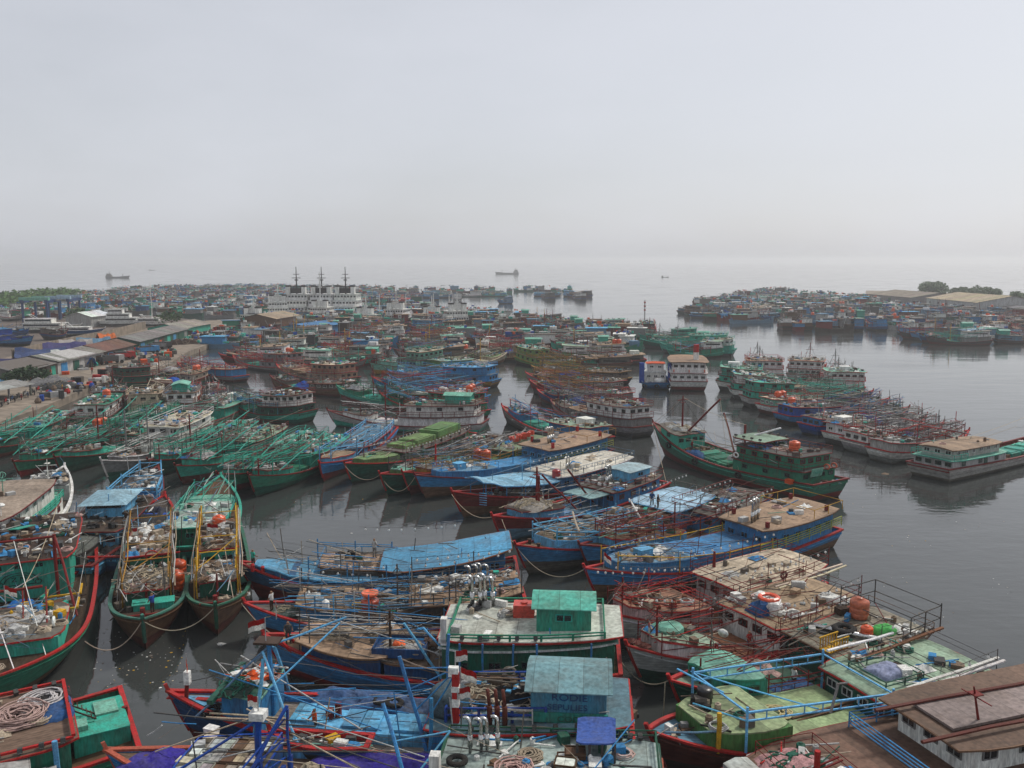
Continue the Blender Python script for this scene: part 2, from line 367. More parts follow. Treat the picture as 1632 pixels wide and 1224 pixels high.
    # ---- houses
    def house(s, t0, t1, wf, h, col, roof, trim='red', over=.4, base=None, win=0, name='cabin', follow=.75, y0=0., rmat='sheet', camber=.10, wcol=None, open_=False, door=0, winz=.62, over_e=None, ends=True, inset=.25, th=.10, wmat='paint', narrow=0.):
        zb = base.z if base else s.deckz; r = s.root
        tm = (t0+t1)/2; zc = zb(tm); oe = over if over_e is None else over_e
        n = max(3, int((t1-t0)*s.L/2.2)) if s.q == 2 else 3
        ts = [t0+(t1-t0)*i/n for i in range(n+1)]
        hwf = lambda t: max(.3, min(wf*s.B, (base.hw(t) if base else s.W(t))-inset))*(1-narrow*max(0, (t-tm)/(t1-tm))**2)
        top = lambda t: follow*zb(t)+(1-follow)*zc+h
        m = MB()
        if not open_:
            rows = []
            for t in ts: x, w = s.X(t), hwf(t); rows.append([(x, y0+w, zb(t)-.03), (x, y0+w, top(t)-.02), (x, y0-w, top(t)-.02), (x, y0-w, zb(t)-.03)])
            m.strip(rows)
            for rw in (rows[0], rows[-1]):
                k = len(m.v); m.v += rw; m.face(k, k+1, k+2, k+3)
        else:
            for t in ts[::max(1, n//3)]:
                for sg in (1, -1): m = MB(); m.beam((s.X(t), y0+sg*hwf(t), zb(t)-.02), (s.X(t), y0+sg*hwf(t), top(t)), .06); m.build('awning_post', 'pole', r, col, .08)
            m = MB()
        cab = m.build(name, wmat, r, col, .08)
        # roof sheet with rounded ends
        ta, tb = t0-oe/s.L, t1+oe/s.L; k = 10 if s.q == 2 else 4
        rows = []; edge = []
        for i in range(k+1):
            t = ta+(tb-ta)*i/k; tt = min(max(t, t0), t1)
            e = 1-.14*max(0, abs(2*i/k-1)-.72)/.28 if s.q == 2 else 1
            w = (hwf(tt)+over)*e; z = top(t)+.06; x = s.X(t)
            rows.append([(x, y0+w, z), (x, y0+w*.5, z+camber*.8), (x, y0, z+camber), (x, y0-w*.5, z+camber*.8), (x, y0-w, z)])
        m = MB(); m.strip(rows, th); m.f = [tuple(reversed(f)) for f in m.f]
        rf = m.build('roof', rmat, r, roof, .10)
        if trim and s.q == 2:
            m = MB(); pts = [rw[0] for rw in rows]+[rows[-1][2]]+[rw[-1] for rw in reversed(rows)]+[rows[0][2]]
            ol = [(p[0], p[1]+(.02 if p[1] > y0 else -.02), p[2]-.07) for p in pts]
            m.path(ol, .085, 4, closed=True); m.build('roof_trim', 'paint', rf, trim, .12)
        lev = Level(lambda t: top(t)+.06+camber*.8, lambda t: hwf(min(max(t, t0), t1))+over-.05, ta, tb); lev.roof = rf; lev.cab = cab; lev.y0 = y0; lev.wall = hwf; lev.base = zb; lev.top = top; lev.t0w = t0; lev.t1w = t1
        if win and cab is not None and not open_:
            s.windows(lev, win, wcol or trim or 'white', winz)
        if door and cab is not None:
            o = obj('door', shared('door', m_door), cab, wcol or 'dgrey', .2)
            t = t0+(t1-t0)*door; o.location = (s.X(t), y0+s.near_y*(hwf(t)+.02), zb(t)+.88)
        return lev
    def windows(s, lev, n, col, fz=.62, sc=1.0):
        for i in range(n):
            t = lev.t0w+(lev.t1w-lev.t0w)*(i+.6)/(n+.2); w = lev.wall(t); dt = .01
            sl = (lev.wall(t+dt)-lev.wall(t-dt))/(2*dt*s.L); sd = s.near_y
            o = obj('window', shared('window', m_window), lev.cab, col, .1)
            o.location = (s.X(t), lev.y0+sd*(w+.01), lev.base(t)+fz*(lev.top(t)-lev.base(t))); o.rotation_euler = (0, 0, math.atan(sl)*sd); o.scale = (sc, 1, sc)
        # the end wall that looks at the camera
        cx = -(s.mid.x*math.cos(s.a)+s.mid.y*math.sin(s.a)); e = 1 if cx > 0 else -1
        if abs(cx) > 6:
            t = lev.t1w if e > 0 else lev.t0w; w = lev.wall(t); k = max(2, int(2*w/1.15))
            for i in range(k):
                o = obj('window', shared('window', m_window), lev.cab, col, .1)
                o.location = (s.X(t)+e*.01, lev.y0-w+2*w*(i+.5)/k, lev.base(t)+fz*(lev.top(t)-lev.base(t))); o.rotation_euler = (0, 0, math.pi/2); o.scale = (min(1, 2*w/k/.9)*sc, 1, sc)
    def outline(s, lev, step, inset=.12, y0=0, close=True):
        t0, t1 = lev.t0+inset/s.L, lev.t1-inset/s.L; n = max(2, int((t1-t0)*s.L/step)); y0 = getattr(lev, 'y0', 0)
        a = [(s.X(t0+(t1-t0)*i/n), y0+lev.hw(t0+(t1-t0)*i/n)-inset, lev.z(t0+(t1-t0)*i/n)) for i in range(n+1)]
        b = [(x, 2*y0-y, z) for x, y, z in reversed(a)]
        return a, b
    def railing(s, lev, h=.9, col='red', rows=2, step=1.7, r=.04, inset=.12, lamps=0, ends=True, name='railing', tall=0):
        a, b = s.outline(lev, step, inset); m = MB(); ring = a+b
        for i, p in enumerate(ring):
            hh = h+(tall if i % 3 == 0 else 0); m.beam((p[0], p[1], p[2]-.1), (p[0], p[1], p[2]+hh), r)
        for k in range(rows):
            hh = h*(k+1)/rows
            if ends: m.path([(p[0], p[1], p[2]+hh) for p in ring], r*.9, 4, closed=True)
            else:
                for q in (a, b): m.path([(p[0], p[1], p[2]+hh) for p in q], r*.9, 4)
        m.build(name, 'pole', s.root, col, .15)
        if lamps:
            for q in (a, b):
                s.lamps([(p[0], p[1], p[2]+h+tall*.9) for p in q], lamps)
    def lamps(s, pts, step=.8):
        m = MB(); m.col = 'dgrey'; acc = 0
        m.path(pts, .022, 3); pv = Vector(pts[0])
        for p in pts[1:]:
            p = Vector(p); L = (p-pv).length; k = int(L/step)
            for i in range(k):
                c = pv+(p-pv)*((i+.5)/k); m.col = 'dgrey'; m.beam(c, c-Vector((0,0,.14)), .025, 3)
                m.col = 'white'; m.lathe([(.03,.0),(.085,-.10),(.085,-.18),(.03,-.26)], (c.x, c.y, c.z-.12), 6)
            pv = p
        o = m.build('lamp_string', 'mixed', s.root)
    def gallows(s, t0, t1, hw, h, col='lblue', n=4, lev=None, truss=.35, cross=True, r=.06, diag=True, y0=0, name='gallows_frame'):
        h *= .8; zf = lev.z if lev else s.S; m = MB(); ts = [t0+(t1-t0)*i/(n-1) for i in range(n)]
        zt = max(zf(t0), zf(t1), zf((t0+t1)/2))+h if False else None
        for sg in (1, -1):
            top = []; bot = []
            for t in ts:
                w = y0+sg*min(hw, s.W(t)-.1 if not lev else lev.hw(t)); z = zf(t)
                m.beam((s.X(t), w, z-.3), (s.X(t), w, z+h+.35), r*1.15); top.append((s.X(t), w, z+h)); bot.append((s.X(t), w, z+h-truss))
            m.path(top, r, 4); m.path(bot, r*.8, 4)
            for i in range(n-1):
                k = max(2, int(Vector(top[i+1]).__sub__(Vector(top[i])).length/1.1))
                for j in range(1, k):
                    f = j/k; a = Vector(top[i]).lerp(Vector(top[i+1]), f); b = Vector(bot[i]).lerp(Vector(bot[i+1]), f); m.beam(a, b, r*.55, 3)
                if diag and i % 2 == 0: m.beam(Vector(top[i]), Vector(bot[i+1])-Vector((0,0,h*.6)), r*.7)
        if cross:
            for i, t in enumerate(ts):
                w = min(hw, s.W(t)-.1 if not lev else lev.hw(t)); z = zf(t)+h; m.beam((s.X(t), y0+w, z), (s.X(t), y0-w, z), r*.85)
                if diag and i < n-1:
                    t2 = ts[i+1]; w2 = min(hw, s.W(t2)-.1 if not lev else lev.hw(t2)); m.beam((s.X(t), y0+w, z), (s.X(t2), y0-w2, zf(t2)+h), r*.6)
        m.build(name, 'pole', s.root, col, .12)
    def pole(s, p, q, r=.07, col='red', name='boom', r2=None):
        """p, q = (t, y, z)"""
        m = MB(); a = Vector((s.X(p[0]), p[1], p[2])); b = Vector((s.X(q[0]), q[1], q[2])); l = (b-a).length*.012; w = lambda: Vector((s.rng.uniform(-l, l), s.rng.uniform(-l, l), s.rng.uniform(-l, l)))
        m.path([a, a.lerp(b, .35)+w(), a.lerp(b, .7)+w(), b], r, 6, r2=r2); return m.build(name, 'pole', s.root, col, .15)
    def stay(s, p, q, sag=.3, r=.022, col='rope', name='rigging_line'):
        m = MB(); a = Vector((s.X(p[0]), p[1], p[2])); b = Vector((s.X(q[0]), q[1], q[2]))
        m.path([a.lerp(b, i/6)-Vector((0,0,sag*4*(i/6)*(1-i/6))) for i in range(7)], r, 3); m.build(name, 'ropefibre', s.root, col, .1)
    def mast(s, t, y, z, h, col='red', cross=.35, r=.11, stays=True, top=None, lean=0.):
        m = MB(); x = s.X(t); m.beam((x, y, z-.2), (x+lean, y, z+h), r, 6, r2=r*.6)
        if cross:
            zz = z+h*(1-cross); m.beam((x+lean*.6, y-.9, zz), (x+lean*.6, y+.9, zz), r*.5); m.box((x+lean*.7, y, z+h*.8), (.5, .5, .06))
        mo = m.build('mast', 'pole', s.root, col, .1)
        if stays:
            for dt, dy in ((.16, s.B*.5), (.16, -s.B*.5), (-.14, s.B*.7), (-.14, -s.B*.7)):
                tt = min(.99, max(.01, t+dt)); yy = max(-s.W(tt), min(s.W(tt), dy)); s.stay((t, y, z+h*.92), (tt, yy, s.S(tt)), .05, .02, 'dgrey')
        return mo
    def ladder_frame(s, t, hw, z, h, col, r=.07):       # goalpost across the boat
        m = MB(); x = s.X(t)
        for sg in (1, -1): m.beam((x, sg*hw, z-.2), (x, sg*hw*.8, z+h), r)
        m.beam((x, hw*.86, z+h), (x, -hw*.86, z+h), r); m.beam((x, hw*.88, z+h*.6), (x, -hw*.88, z+h*.6), r*.7)
        m.build('goalpost_frame', 'pole', s.root, col, .1)
    def hatch(s, t0, t1, wf, h, col, n=1, base=None, lids=True, y0=0., name='hatch', lidcol=None):
        zb = base.z if base else s.deckz
        for i in range(n):
            a = t0+(t1-t0)*i/n+.004; b = t0+(t1-t0)*(i+1)/n-.004; m = MB(); rows = []
            for t in (a, (a+b)/2, b):
                w = max(.3, min(wf*s.B, s.W(t)-.4)); x = s.X(t)
                rows.append([(x, y0+w, zb(t)-.05), (x, y0+w, zb(t)+h), (x, y0, zb(t)+h+.06), (x, y0-w, zb(t)+h), (x, y0-w, zb(t)-.05)])
            m.strip(rows)
            for rw in (rows[0], rows[-1]): k = len(m.v); m.v += rw; m.face(*range(k, k+5))
            o = m.build(name, 'sheet', s.root, col, .1)
            if lids and s.q == 2:
                m = MB(); tc = (a+b)/2; w = max(.25, min(wf*s.B, s.W(tc)-.4)); l = (b-a)*s.L
                m.box((s.X(tc), y0, zb(tc)+h+.08), (l*.8, w*1.5, .07)); m.build('hatch_lid', 'sheet', o, lidcol or col, .2)
    def shed(s, lev, t0, t1, y0, y1, h, pitch, col, roof, text=None, win=True):
        """small house on a roof; ridge along the boat"""
        z0 = lev.z((t0+t1)/2)-.1; x0, x1 = s.X(t0), s.X(t1); ym = (y0+y1)/2; m = MB()
        m.strip([[(x, y0, z0), (x, y0, z0+h), (x, ym, z0+h+pitch), (x, y1, z0+h), (x, y1, z0)] for x in (x0, x1)])
        for x in (x0, x1): k = len(m.v); m.v += [(x, y0, z0), (x, y0, z0+h), (x, ym, z0+h+pitch), (x, y1, z0+h), (x, y1, z0)]; m.face(*range(k, k+5))
        cab = m.build('shed', 'paint', s.root, col, .05)
        m = MB(); e = .22; rows = []
        for x in (x0-.3, x0+(x1-x0)*.33, x0+(x1-x0)*.66, x1+.3):
            rows.append([(x, y0-e if y0 < y1 else y0+e, z0+h-.02), (x, y0+(ym-y0)*.45, z0+h+pitch*.72), (x, ym, z0+h+pitch+.06), (x, y1+(ym-y1)*.45, z0+h+pitch*.72), (x, y1+e if y0 < y1 else y1-e, z0+h-.02)])
        m.strip(rows, .07); rf = m.build('shed_roof', 'sheet', s.root, roof, .05)
        if win:
            o = obj('window', shared('window', m_window), cab, col, .2); yy = y0 if abs(y0-s.near_y*99) < abs(y1-s.near_y*99) else y1
            o.location = ((x0+x1)/2, yy+s.near_y*.02, z0+h*.6); o.scale = (1.3, 1, .9)
        return cab, z0
    def letters(s, txt, t, y, z, size, col, parent=None, yaw=None, tilt=0, side=None, name='lettering'):
        cu = bpy.data.curves.new(name, 'FONT'); cu.body = txt; cu.size = size; cu.align_x = 'CENTER'; cu.extrude = .01; cu.materials.append(MAT['paint'])
        tmp = bpy.data.objects.new('tmp', cu); SC.objects.link(tmp); me = bpy.data.meshes.new_from_object(tmp.evaluated_get(bpy.context.evaluated_depsgraph_get())); bpy.data.objects.remove(tmp)
        me.name = name; o = obj(name, me, parent or s.root, col)
        sd = side or s.near_y
        o.location = (s.X(t), y, z); o.rotation_euler = (math.pi/2-tilt, 0, (math.pi if sd > 0 else 0) if yaw is None else yaw); return o
    # ---- fittings
    def exhausts(s, t, y, z, n=4, gap=.38, turn=0, sc=1.0):
        for i in range(n):
            o = obj('exhaust_pipe', shared('exhaust', m_exhaust), s.root); o.location = (s.X(t)+(i % 2)*.12, y+(i-(n-1)/2)*gap*s.near_y*.4, z-.1); 
            o.location.x += (i-(n-1)/2)*gap; o.rotation_euler = (0, 0, turn+s.rng.uniform(-.15, .15)); o.scale = (sc, sc, sc*s.rng.uniform(.92, 1.05))
    def floods(s, lev, n, sides=(1, -1), inset=.15):
        y0 = getattr(lev, 'y0', 0)
        for sg in sides:
            for i in range(n):
                t = lev.t0+(lev.t1-lev.t0)*(i+.5)/n; o = obj('floodlight', shared('flood', m_flood), s.root)
                o.location = (s.X(t), y0+sg*(lev.hw(t)-inset), lev.z(t)); o.rotation_euler = (0, 0, sg*math.pi/2+s.rng.uniform(-.2, .2))
    def lifebuoy(s, t, z, y=None, col='orange'):
        o = obj('lifebuoy', shared('lifebuoy', m_buoyring), s.root, col, .1); o.location = (s.X(t), (s.near_y*(s.W(t)+.05)) if y is None else y, z)
    def tyre_fender(s, t, z):
        o = obj('tyre_fender', shared('tyre', m_tyre), s.root); o.location = (s.X(t), s.near_y*(s.W(t)+.12), z); o.rotation_euler = (math.pi/2, 0, 0)
    def flag(s, t, y, z, h=1.6, two=True):
        m = MB(); x = s.X(t); m.col = 'lgrey'; m.beam((x, y, z), (x, y, z+h), .03, 4); a = s.rng.uniform(0, 6)
        for k, c in ((0, 'white'), (1, 'red')) if two else ((0, 'orange'),):
            m.col = c; rows = []
            for i in range(6):
                d = i*.17; px = x+math.cos(a)*d; py = y+math.sin(a)*d+.06*math.sin(i*1.5); zz = z+h-.72+k*.36-.05*i+.03*math.sin(i*2)
                rows.append([(px, py, zz), (px, py, zz+.36)])
            m.strip(rows, .012)
        m.build('flag', 'mixed', s.root)
    def gear(s, lev, t0, t1, n, f0=-.85, f1=.85, pal=None, hmax=.6, poles=.25, name='deck_gear'):
        """jumble of boxes, boards, cans, floats and lines lying about"""
        rng = s.rng; m = MB(); n = int(n*(1.6 if s.q == 2 else 1)); pal = pal or ['white','gwood','wood','dgrey','lgrey','blue','rope','dbrown','teal','brown','grey','lgrey','white']
        for i in range(n):
            t = rng.uniform(t0, t1); w = max(.2, lev.hw(t)); y = getattr(lev, 'y0', 0)+w*rng.uniform(f0, f1); x = s.X(t); z = lev.z(t); k = rng.random(); m.col = rng.choice(pal); a = rng.uniform(0, 3.1)
            if k < .38: d = (rng.uniform(.25, .9), rng.uniform(.2, .6), rng.uniform(.08, hmax)); m.box((x, y, z+d[2]/2), d, a)
            elif k < .38+poles*1.1:
                l = rng.uniform(1, 3.2); m.beam((x-math.cos(a)*l/2, y-math.sin(a)*l/2*.6, z+rng.uniform(.03, .3)), (x+math.cos(a)*l/2, y+math.sin(a)*l/2*.6, z+rng.uniform(.03, .5)), rng.uniform(.025, .06))
            elif k < .80:
                r = rng.uniform(.10, .22); h = rng.uniform(.25, hmax); m.lathe([(r, 0), (r, h*.9), (r*.5, h), (r*.4, h*1.1)], (x, y, z), 8)
            elif k < .92:
                m.col = rng.choice(['rope','prope','dgreen','lgrey']); R_ = rng.uniform(.25, .5)
                for q in range(3): m.torus((x, y, z+.06+q*.07), R_*(1-.12*q), .05, 10, 4, jit=.05, rng=rng)
            else:
                m.col = rng.choice(['white','blue','lgrey','rope']); g = []
                for i2 in range(5): g.append([(x+(i2-2)*.3, y+(j2-2)*.25, z+.05+rng.uniform(0, .35)*(i2 in (1,2,3))*(j2 in (1,2,3))) for j2 in range(5)])
                m.strip(g)
        o = m.build(name, 'mixed', s.root)
        if o: o['kind'] = 'stuff'
    def rigging(s, t0, t1, z0, z1, n, cols, r=.035, hw=None):
        """poles stowed lengthwise above the deck"""
        rng = s.rng; m = MB()
        for i in range(n):
            a = rng.uniform(t0, t1-.2*(t1-t0)); b = min(t1, a+rng.uniform(.12, .5)); y = rng.uniform(-1, 1)*min(hw or s.B*.85, s.W(b)*.8); z = rng.uniform(z0, z1)+s.S((a+b)/2); m.col = rng.choice(cols)
            m.beam((s.X(a), y, z+rng.uniform(-.4, .4)), (s.X(b), y+rng.uniform(-.5, .5), z+rng.uniform(-.5, .7)), rng.uniform(.6, 1.2)*r)
        for i in range(max(1, n//9)):
            t = rng.uniform(t0, t1); m.col = rng.choice(cols); y = rng.choice((-1, 1))*s.W(t)*.85; m.beam((s.X(t), y, s.deckz(t)), (s.X(t), y, s.S(t)+z1+rng.uniform(0, 1)), r*1.2)
        o = m.build('stowed_poles', 'mixed', s.root)
        if o: o['kind'] = 'stuff'
    def tangle(s, t0, t1, z0, z1, n, cols=('gwood','dgrey','lgrey','rope'), r=.022):
        rng = s.rng; m = MB()
        for i in range(n):
            a = rng.uniform(t0, t1); b = min(t1+.05, max(t0-.05, a+rng.choice((-1, 1))*rng.uniform(.08, .45))); b = max(.03, min(.9, b)); ya, yb = rng.uniform(-.95, .95)*s.W(a), rng.uniform(-.95, .95)*s.W(b); m.col = rng.choice(cols)
            A = Vector((s.X(a), ya, s.S(a)+rng.uniform(z0, z1))); Bv = Vector((s.X(b), yb, s.S(b)+rng.uniform(z0*.3, z1)))
            if rng.random() < .5: m.path([A.lerp(Bv, k/5)-Vector((0, 0, .5*4*(k/5)*(1-k/5)*rng.uniform(.2, 1))) for k in range(6)], r*.8, 3)
            else: m.path([A, A.lerp(Bv, .5)+Vector((0, 0, rng.uniform(-.12, .12))), Bv], r*rng.uniform(1, 2), 4)
        for i in range(n//5):
            t = rng.uniform(t0, t1); y = rng.choice((-1, 1))*s.W(t)*rng.uniform(.5, .95); m.col = rng.choice(cols); m.beam((s.X(t), y, s.deckz(t)), (s.X(t)+rng.uniform(-.4, .4), y+rng.uniform(-.3, .3), s.S(t)+z1*rng.uniform(.8, 1.3)), r*1.6)
        o = m.build('tangled_lines', 'mixed', s.root); o['kind'] = 'stuff'
# ---------------------------------------------------------------- loose things that lie on the boats (things of their own)
def place(o, b, t, y, z, rz=0.0): ONBOAT.append(o); o.location = b.w(t, y, z); o.rotation_euler = (0, 0, b.a+rz); return o
def water_drum(b, t, y, z, label, col='orange', sc=1.0):
    return tag(place(obj('water_drum', shared('drum', m_drum), None, col, .08), b, t, y, z), label, 'drum', 'plastic drums on the boats')
def set_scale(o, k): o.scale = (k, k, k); return o
def heap(b, t, y, z, rx, ry, h, label, col, m='netting', name='net_heap', cat='net', seed=1, rag=.25, strands=14, scol=None, rz=0., group=None):
    rng = random.Random(seed); mb = MB(); mb.smooth = True; tp = m == 'cloth'; n = 34; nr = 13; off = Vector((rng.uniform(0, 50), rng.uniform(0, 50), rng.uniform(0, 50)))
    def hz_(x, y):
        rr = min(1, math.hypot(x, y)); e = (1-rr**3)**.55 if rr < 1 else 0; q = Vector((x*rx, y*ry, 0))
        if tp: k = .62+.55*mnoise.noise(q*.55+off)+.30*(1-abs(mnoise.noise(q*1.5+off))*2.4)+.13*(1-abs(mnoise.noise(q*3.3+off))*2.2)
        else: k = .75+.55*mnoise.noise(q*.9+off)+.28*mnoise.noise(q*2.6+off)+.22*mnoise.noise(q*6+off)
        return max(0, h*e*k)
    rows = []
    for i in range(n+1):
        a = 2*math.pi*i/n; row = []; wob = 1+.26*mnoise.noise(Vector((math.cos(a)*1.6, math.sin(a)*1.6, seed*1.7)))+.10*mnoise.noise(Vector((math.cos(a)*5, math.sin(a)*5, seed*3.1)))
        sq = 1/max(abs(math.cos(a)), abs(math.sin(a)))**.55
        for j in range(nr):
            k = 1-j/(nr-1); x, yy = math.cos(a)*k, math.sin(a)*k; f = 1+(wob*sq-1)*k; row.append((x*rx*f, yy*ry*f, hz_(x, yy)+.01))
        rows.append(row)
    rows[-1] = rows[0]; mb.strip(rows)
    o = tag(mb.build(name, m, None, col, .06), label, cat, group)
    if strands:
        mb = MB()
        for i in range(strands):
            a = rng.uniform(0, 6.28); x, yy = rng.uniform(-.7, .7), rng.uniform(-.7, .7); pts = []
            for k in range(7):
                x += math.cos(a)*.13; yy += math.sin(a)*.13; a += rng.uniform(-.9, .9)
                pts.append((x*rx, yy*ry, max(.03, hz_(x, yy))+.05))
            mb.path(pts, .045, 4)
        mb.build('loose_rope', 'ropefibre', o, scol or 'rope', .1)
    return place(o, b, t, y, z, rz)
def tarp(b, t, y, z, rx, ry, h, label, col, seed=1, rz=0.):
    return heap(b, t, y, z, rx, ry, h, label, col, 'cloth', 'tarpaulin', 'tarpaulin', seed, .45, 0, rz=rz, group='tarpaulins over gear')
def rope_coil(b, t, y, z, R_, label, col='rope', seed=1, n=10):
    rng = random.Random(seed); m = MB(); m.smooth = True
    for i in range(n):
        k = i % 5; m.torus((rng.uniform(-.14, .14)*R_, rng.uniform(-.14, .14)*R_, .05+.07*(i//4)+rng.uniform(0, .06)), R_*(1-.14*k)*rng.uniform(.9, 1.1), .045, 18, 5, jit=.05+.05*R_, rng=rng)
    return place(tag(m.build('rope_coil', 'ropefibre', None, col, .08), label, 'rope', 'rope coils on the boats'), b, t, y, z)
def crate(b, t, y, z, label, col='wood', sx=.9, sy=.6, sz=.35, rz=0., fill='white'):
    m = MB()
    for k in range(2):
        zz = .09+k*(sz-.18); m.box((0, sy/2, zz+.04), (sx, .03, .12)); m.box((0, -sy/2, zz+.04), (sx, .03, .12)); m.box((sx/2, 0, zz+.04), (.03, sy-.04, .12)); m.box((-sx/2, 0, zz+.04), (.03, sy-.04, .12))
    for x in (-1, 1):
        for y_ in (-1, 1): m.box((x*(sx/2-.05), y_*(sy/2-.05), sz/2), (.05, .05, sz))
    m.box((0, 0, .02), (sx-.04, sy-.04, .03)); o = tag(m.build('crate', 'deckwood', None, col, .2), label, 'crate', 'wooden fish crates')
    m = MB(); m.box((0, 0, sz*.5), (sx-.1, sy-.1, sz*.7)); m.build('contents', 'sheet', o, fill, .2)
    return place(o, b, t, y, z, rz)
def mooring_rope(a, c, sag, label, r=.035, col='rope'):
    sag *= .55; a, c = Vector(a), Vector(c); mid = (a+c)/2; m = MB()
    pts = [a.lerp(c, i/14)-Vector((0, 0, sag*4*(i/14)*(1-i/14)))-mid for i in range(15)]
    m.path(pts, r, 5); m.smooth = True; o = tag(m.build('mooring_rope', 'ropefibre', None, col, .1), label, 'rope', 'mooring ropes between the boats'); o.location = mid; return o
def person(loc, face, label, top='dblue', legs='dgrey', arm=0.2, h=1.65):
    bm_v = [(0,0,.92),(0,0,1.12),(0,0,1.34),(0,0,1.46),(0,0,1.56),(0,.17,1.36),(.05,.24,1.12),(.16,.24,.92),(0,-.17,1.36),(.02,-.25,1.12),(.12+arm,-.24,.95),
            (0,.10,.88),(.02,.11,.5),(-.02,.12,.07),(.12,.13,.03),(0,-.10,.88),(.03,-.12,.5),(0,-.13,.07),(.14,-.14,.03),(.01,0,1.64)]
    ed = [(0,1),(1,2),(2,3),(3,4),(4,19),(2,5),(5,6),(6,7),(2,8),(8,9),(9,10),(0,11),(11,12),(12,13),(13,14),(0,15),(15,16),(16,17),(17,18)]
    rad = [.14,.13,.16,.065,.095,.075,.05,.04,.075,.05,.04,.10,.065,.05,.04,.10,.065,.05,.04,.09]
    me = bpy.data.meshes.new('person'); me.from_pydata([(x, y, z*h/1.72) for x, y, z in bm_v], ed, [])
    o = bpy.data.objects.new('person', me); SC.objects.link(o); md = o.modifiers.new('Skin', 'SKIN')
    if not me.skin_vertices: 
        ly = me.attributes  # created by the modifier data below
    bpy.context.view_layer.objects.active = o
    try:
        sv = me.skin_vertices[0].data
    except Exception:
        import bmesh
        bm = bmesh.new(); bm.from_mesh(me); bm.verts.layers.skin.verify(); bm.to_mesh(me); bm.free(); sv = me.skin_vertices[0].data
    for i, r_ in enumerate(rad): sv[i].radius = (r_, r_)
    sv[0].use_root = True
    sd = o.modifiers.new('Sub', 'SUBSURF'); sd.levels = 1; sd.render_levels = 1
    dg = bpy.context.evaluated_depsgraph_get(); me2 = bpy.data.meshes.new_from_object(o.evaluated_get(dg)); o.modifiers.clear(); o.data = me2
    me2.materials.clear(); me2.materials.append(MAT['mixed']); at = me2.attributes.new('Col', 'FLOAT_COLOR', 'FACE'); fl = []
    for p in me2.polygons:
        z = p.center.z*1.72/h; y = abs(p.center.y)
        c = (.02,.016,.014) if z > 1.63 else (.28,.16,.10) if z > 1.44 or (z < 1.05 and y > .2) or (y > .2 and z < 1.2) else top if z > .9 else legs if z > .12 else (.05,.04,.03)
        fl += list(C(c))
    at.data.foreach_set('color', fl); me2.polygons.foreach_set('use_smooth', [True]*len(me2.polygons))
    o.location = loc; o.rotation_euler = (0, 0, face); tag(o, label, 'person', 'people about the harbour'); return o
